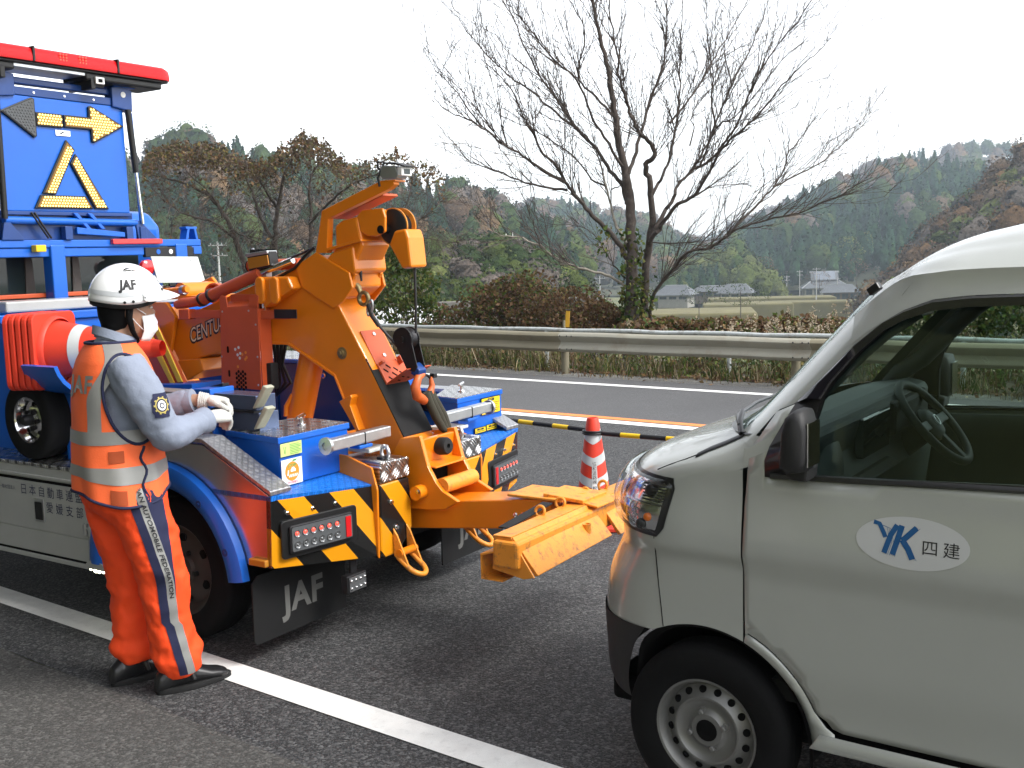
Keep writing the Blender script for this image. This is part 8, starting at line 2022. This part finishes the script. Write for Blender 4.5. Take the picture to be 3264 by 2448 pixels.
# ---- village houses with hipped tile roofs
mat('tile_roof', (.085, .092, .10), .55, var=.15, vscale=1.5); mat('house_wall', (.26, .25, .22), .85, var=.1, vscale=1.2); mat('house_timber', (.10, .075, .055), .8, var=.15)
mat('ridge_white', (.30, .31, .32), .7); mat('solar_panel', (.16, .18, .21), .25, coat=.3); mat('house_glass', (.05, .06, .07), .15)
mat('roof_sheet', (.62, .63, .62), .45, metal=.2, var=.08, dirt=.3, dirt_col=(.3, .29, .27), dscale=1.5)
def house(px, D, w, dpt, wall_h, roof_h, yaw, label, upper=True, solar=False, wall='house_wall', group=None):
    g_ = at(*px, D); t = thing('farmhouse', label, 'house', (g_.x, g_.y, g_.z), R(yaw), group)
    hw, hd = w / 2, dpt / 2
    wl_ = MB().box((-hw, -hd, -1.5), (hw, hd, wall_h)).build('wall', wall, t)
    nwin = max(2, int(w / 2.2))
    for k in range(nwin):
        x = -hw + w * (k + .5) / nwin
        wn_ = MB().box((x - w / nwin * .36, -hd - .05, .5), (x + w / nwin * .36, -hd - .01, wall_h - .5)).build('window', 'house_glass', t)
        MB().box((x - .04, -hd - .09, .5), (x + .04, -hd - .055, wall_h - .5)).build('mullion', 'house_timber', wn_)
    e = 1.0
    lo = [(-hw - e, -hd - e, wall_h - .15), (hw + e, -hd - e, wall_h - .15), (hw + e, hd + e, wall_h - .15), (-hw - e, hd + e, wall_h - .15)]
    k1 = .62 if upper else .30
    hi = [(-hw * k1, -hd * (.35 if upper else .02), wall_h + roof_h * (.5 if upper else 1)), (hw * k1, -hd * (.35 if upper else .02), wall_h + roof_h * (.5 if upper else 1)), (hw * k1, hd * (.35 if upper else .02), wall_h + roof_h * (.5 if upper else 1)), (-hw * k1, hd * (.35 if upper else .02), wall_h + roof_h * (.5 if upper else 1))]
    if not upper: hi = [(-hw * .72, -.05, wall_h + roof_h), (hw * .72, -.05, wall_h + roof_h), (hw * .72, .05, wall_h + roof_h), (-hw * .72, .05, wall_h + roof_h)]
    rf = MB().hexa(lo, hi).build('roof', 'tile_roof', t)
    if upper:
        z0 = wall_h + roof_h * .5; MB().prism([(-hd * .55, z0 - .1), (hd * .55, z0 - .1), (0, z0 + roof_h * .55)], lambda y, z, x: (x, y, z), -hw * .66, hw * .66).build('gable_roof', 'tile_roof', rf)
        MB().box((-hw * .70, -.18, z0 + roof_h * .5), (hw * .70, .18, z0 + roof_h * .62)).build('ridge', 'ridge_white', rf)
        for sx in (-1, 1): MB().tube([(sx * hw * .62, -hd * .35, z0), (sx * (hw + e), -hd - e, wall_h - .05)], .13, 6).build('ridge', 'ridge_white', rf)
        if solar: MB().hexa([(-hw * .5, -hd * .5, z0 + .05), (hw * .5, -hd * .5, z0 + .05), (hw * .5, -.1, z0 + roof_h * .52), (-hw * .5, -.1, z0 + roof_h * .52)], [(-hw * .5, -hd * .52, z0 + .15), (hw * .5, -hd * .52, z0 + .15), (hw * .5, -.12, z0 + roof_h * .62), (-hw * .5, -.12, z0 + roof_h * .62)]).build('solar_panel', 'solar_panel', rf)
    else:
        MB().box((-hw * .74, -.15, wall_h + roof_h - .1), (hw * .74, .15, wall_h + roof_h + .15)).build('ridge', 'ridge_white', rf)
    return t
def v1(x, y): return (1900 + x / 1.6217, 700 + y / 1.6217)
house(v1(1178, 392), 330, 12.5, 8, 2.6, 4.4, -8, 'big village house with grey tiled double roof and solar panels', True, True)
house(v1(1262, 430), 300, 9, 6, 3.2, 1.9, -14, 'dark timber barn with a grey roof below the big house', False, wall='house_timber')
house(v1(645, 372), 320, 6.5, 5, 1.8, 2.0, -5, 'small grey roofed house left of the lamp pole', True)
house(v1(725, 412), 270, 7, 6, 1.8, 2.0, -20, 'low house with a pale pyramid roof behind the light green bush', False)
house(v1(600, 402), 280, 9, 4, 1.8, 1.2, -4, 'long low shed with a dark roof between the house roofs', False, wall='house_timber')
house(v1(415, 420), 250, 7, 6, 1.6, 2.0, -25, 'dark roofed house just right of the bare tree trunk', False)
house(v1(895, 355), 345, 5.5, 4, 2.4, 1.4, 12, 'small white walled house on the slope beyond the village', False)
# ---- utility poles
mat('pole_concrete', (.36, .36, .35), .8, var=.1)
def pole(px_base, px_top_y, D, label, arms=2):
    b_ = at(*px_base, D); tp = at(px_base[0], px_top_y, D); h = tp.z - b_.z
    t = thing('utility_pole', label, 'utility pole', (b_.x, b_.y, b_.z), R(r_.uniform(-30, 30)), 'utility poles in the valley')
    MB().tube([(0, 0, -2), (0, 0, h)], [.15, .09], 8).build('pole', 'pole_concrete', t, smooth=50)
    for k in range(arms):
        z = h - .4 - 1.0 * k; MB().box((-.9 + .3 * k, -.05, z), (.9, .05, z + .09)).build('cross_arm', 'pole_concrete', t)
        for x in (-.7, 0.4, .85): MB().lathe([(.05, 0), (.035, .10), (.05, .16), (0, .2)], (x, 0, z + .09), (0, 0, 1), 8).build('insulator', 'ridge_white', t, smooth=50)
for (x, y0, y1, D, lb) in ((715, 385, 292, 300, 'grey utility pole before the pale pyramid roof'), (1138, 412, 248, 250, 'tall utility pole in front of the big tiled house'), (1052, 402, 262, 300, 'utility pole at the left corner of the big tiled house'), (985, 397, 290, 320, 'thin utility pole between the white house and the big tiled house'), (1246, 402, 298, 300, 'utility pole rising behind the timber barn'), (370, 400, 325, 300, 'utility pole just right of the bare tree trunk'), (456, 400, 330, 330, 'thin utility pole beside the dark roofed house')):
    pole(v1(x, y0), v1(x, y1)[1], D, lb)
pole((702, 915), 770, 105, 'pale utility pole standing on the slope behind the licence plate', 2)
pole(z_ := (1912, 935), 880, 160, 'slender utility pole left of the bare tree below the far hill', 1)
for k, x in enumerate((335, 368, 398, 430)):
    b_ = at(*t3(x, 1178), 127); tp = at(*t3(x, 1138 - 6 * k), 127)
    t = thing('white_post', 'thin white post in the row on top of the thicket bank', 'post', tuple(b_), 0, 'white posts on the bank')
    MB().tube([(0, 0, -.6), (0, 0, tp.z - b_.z)], .04, 8).build('shaft', 'white_paint', t, smooth=50)
    MB().lathe([(.045, 0), (.045, .05), (0, .08)], (0, 0, tp.z - b_.z), (0, 0, 1), 8).build('cap', 'white_paint', t, smooth=50)
# ---- shed below the road with a ribbed white roof
sb0 = at(1330, 1010, 36); sd_o = thing('shed', 'shed with a ribbed white metal roof below the road beside the mound', 'shed', (sb0.x, sb0.y, sb0.z), R(20))
MB().box((-5, .2, -4), (1.1, 5.0, -.75)).build('wall', 'house_wall', sd_o)
n = 60; mb = MB(); rings = []
for j in range(2):
    ring = []
    for k in range(n + 1):
        x = -5.4 + 6.9 * k / n
        ring.append((x, -.3 + 3.0 * j, -.92 + 1.15 * j + .03 * (k % 2)))
    rings.append(ring)
rf = mb.loft(rings, cap=False, closed=False).build('roof', 'roof_sheet', sd_o)
s_ = rf.modifiers.new('solid', 'SOLIDIFY'); s_.thickness = .03
rings = [[(p[0], 2.7 + 3.0 * j, .23 - 1.15 * j + .03 * (k % 2)) for k, p in enumerate(rings[0])] for j in range(2)]
rf2 = MB().loft(rings, cap=False, closed=False).build('roof', 'roof_sheet', sd_o); s_ = rf2.modifiers.new('solid', 'SOLIDIFY'); s_.thickness = .03
# terrace walls and fields in the valley
mat('field_straw', (.13, .115, .050), .95, var=.25, vscale=.3); mat('stone_wall', (.13, .12, .11), .9, var=.3, vscale=.8)
for (x, y, D, w, d_, mt) in ((520, 470, 150, 16, 14, 'field_straw'), (900, 400, 260, 30, 10, 'field_straw'), (1080, 420, 235, 26, 8, 'field_straw'), (780, 430, 220, 18, 10, 'field_straw'), (300, 340, 420, 60, 20, 'field_straw')):
    c_ = at(*v1(x, y), D); mb = MB(); mb.box((-w / 2, -d_ / 2, -5), (w / 2, d_ / 2, 0)); o = mb.build('field_terrace', [mt], None, bevel=.3); o.location = c_; o.rotation_euler = (0, 0, R(-10)); struct(o)
wb_ = at(1400, 985, 60); o = MB().box((-14, -.3, -6), (9, .3, .4)).build('retaining_wall', 'stone_wall', None, bevel=.05); o.location = wb_; o.rotation_euler = (0, 0, R(4)); struct(o)

# ---- air
HAZE = .00038
hz_ = MB().box((-900, -200, -17), (1300, 1400, 95)).build('haze', 'concrete', None)
hz_.data.materials.clear()
hm2 = bpy.data.materials.new('haze_air'); hm2.use_nodes = True; nt = hm2.node_tree; nt.nodes.clear()
out = nt.nodes.new('ShaderNodeOutputMaterial'); pv = nt.nodes.new('ShaderNodeVolumePrincipled'); pv.inputs['Color'].default_value = (.74, .86, 1., 1); pv.inputs['Density'].default_value = HAZE
nt.links.new(pv.outputs[0], out.inputs['Volume']); hz_.data.materials.append(hm2); tag(hz_, 'thin bluish haze filling the valley air', 'haze', kind='stuff')
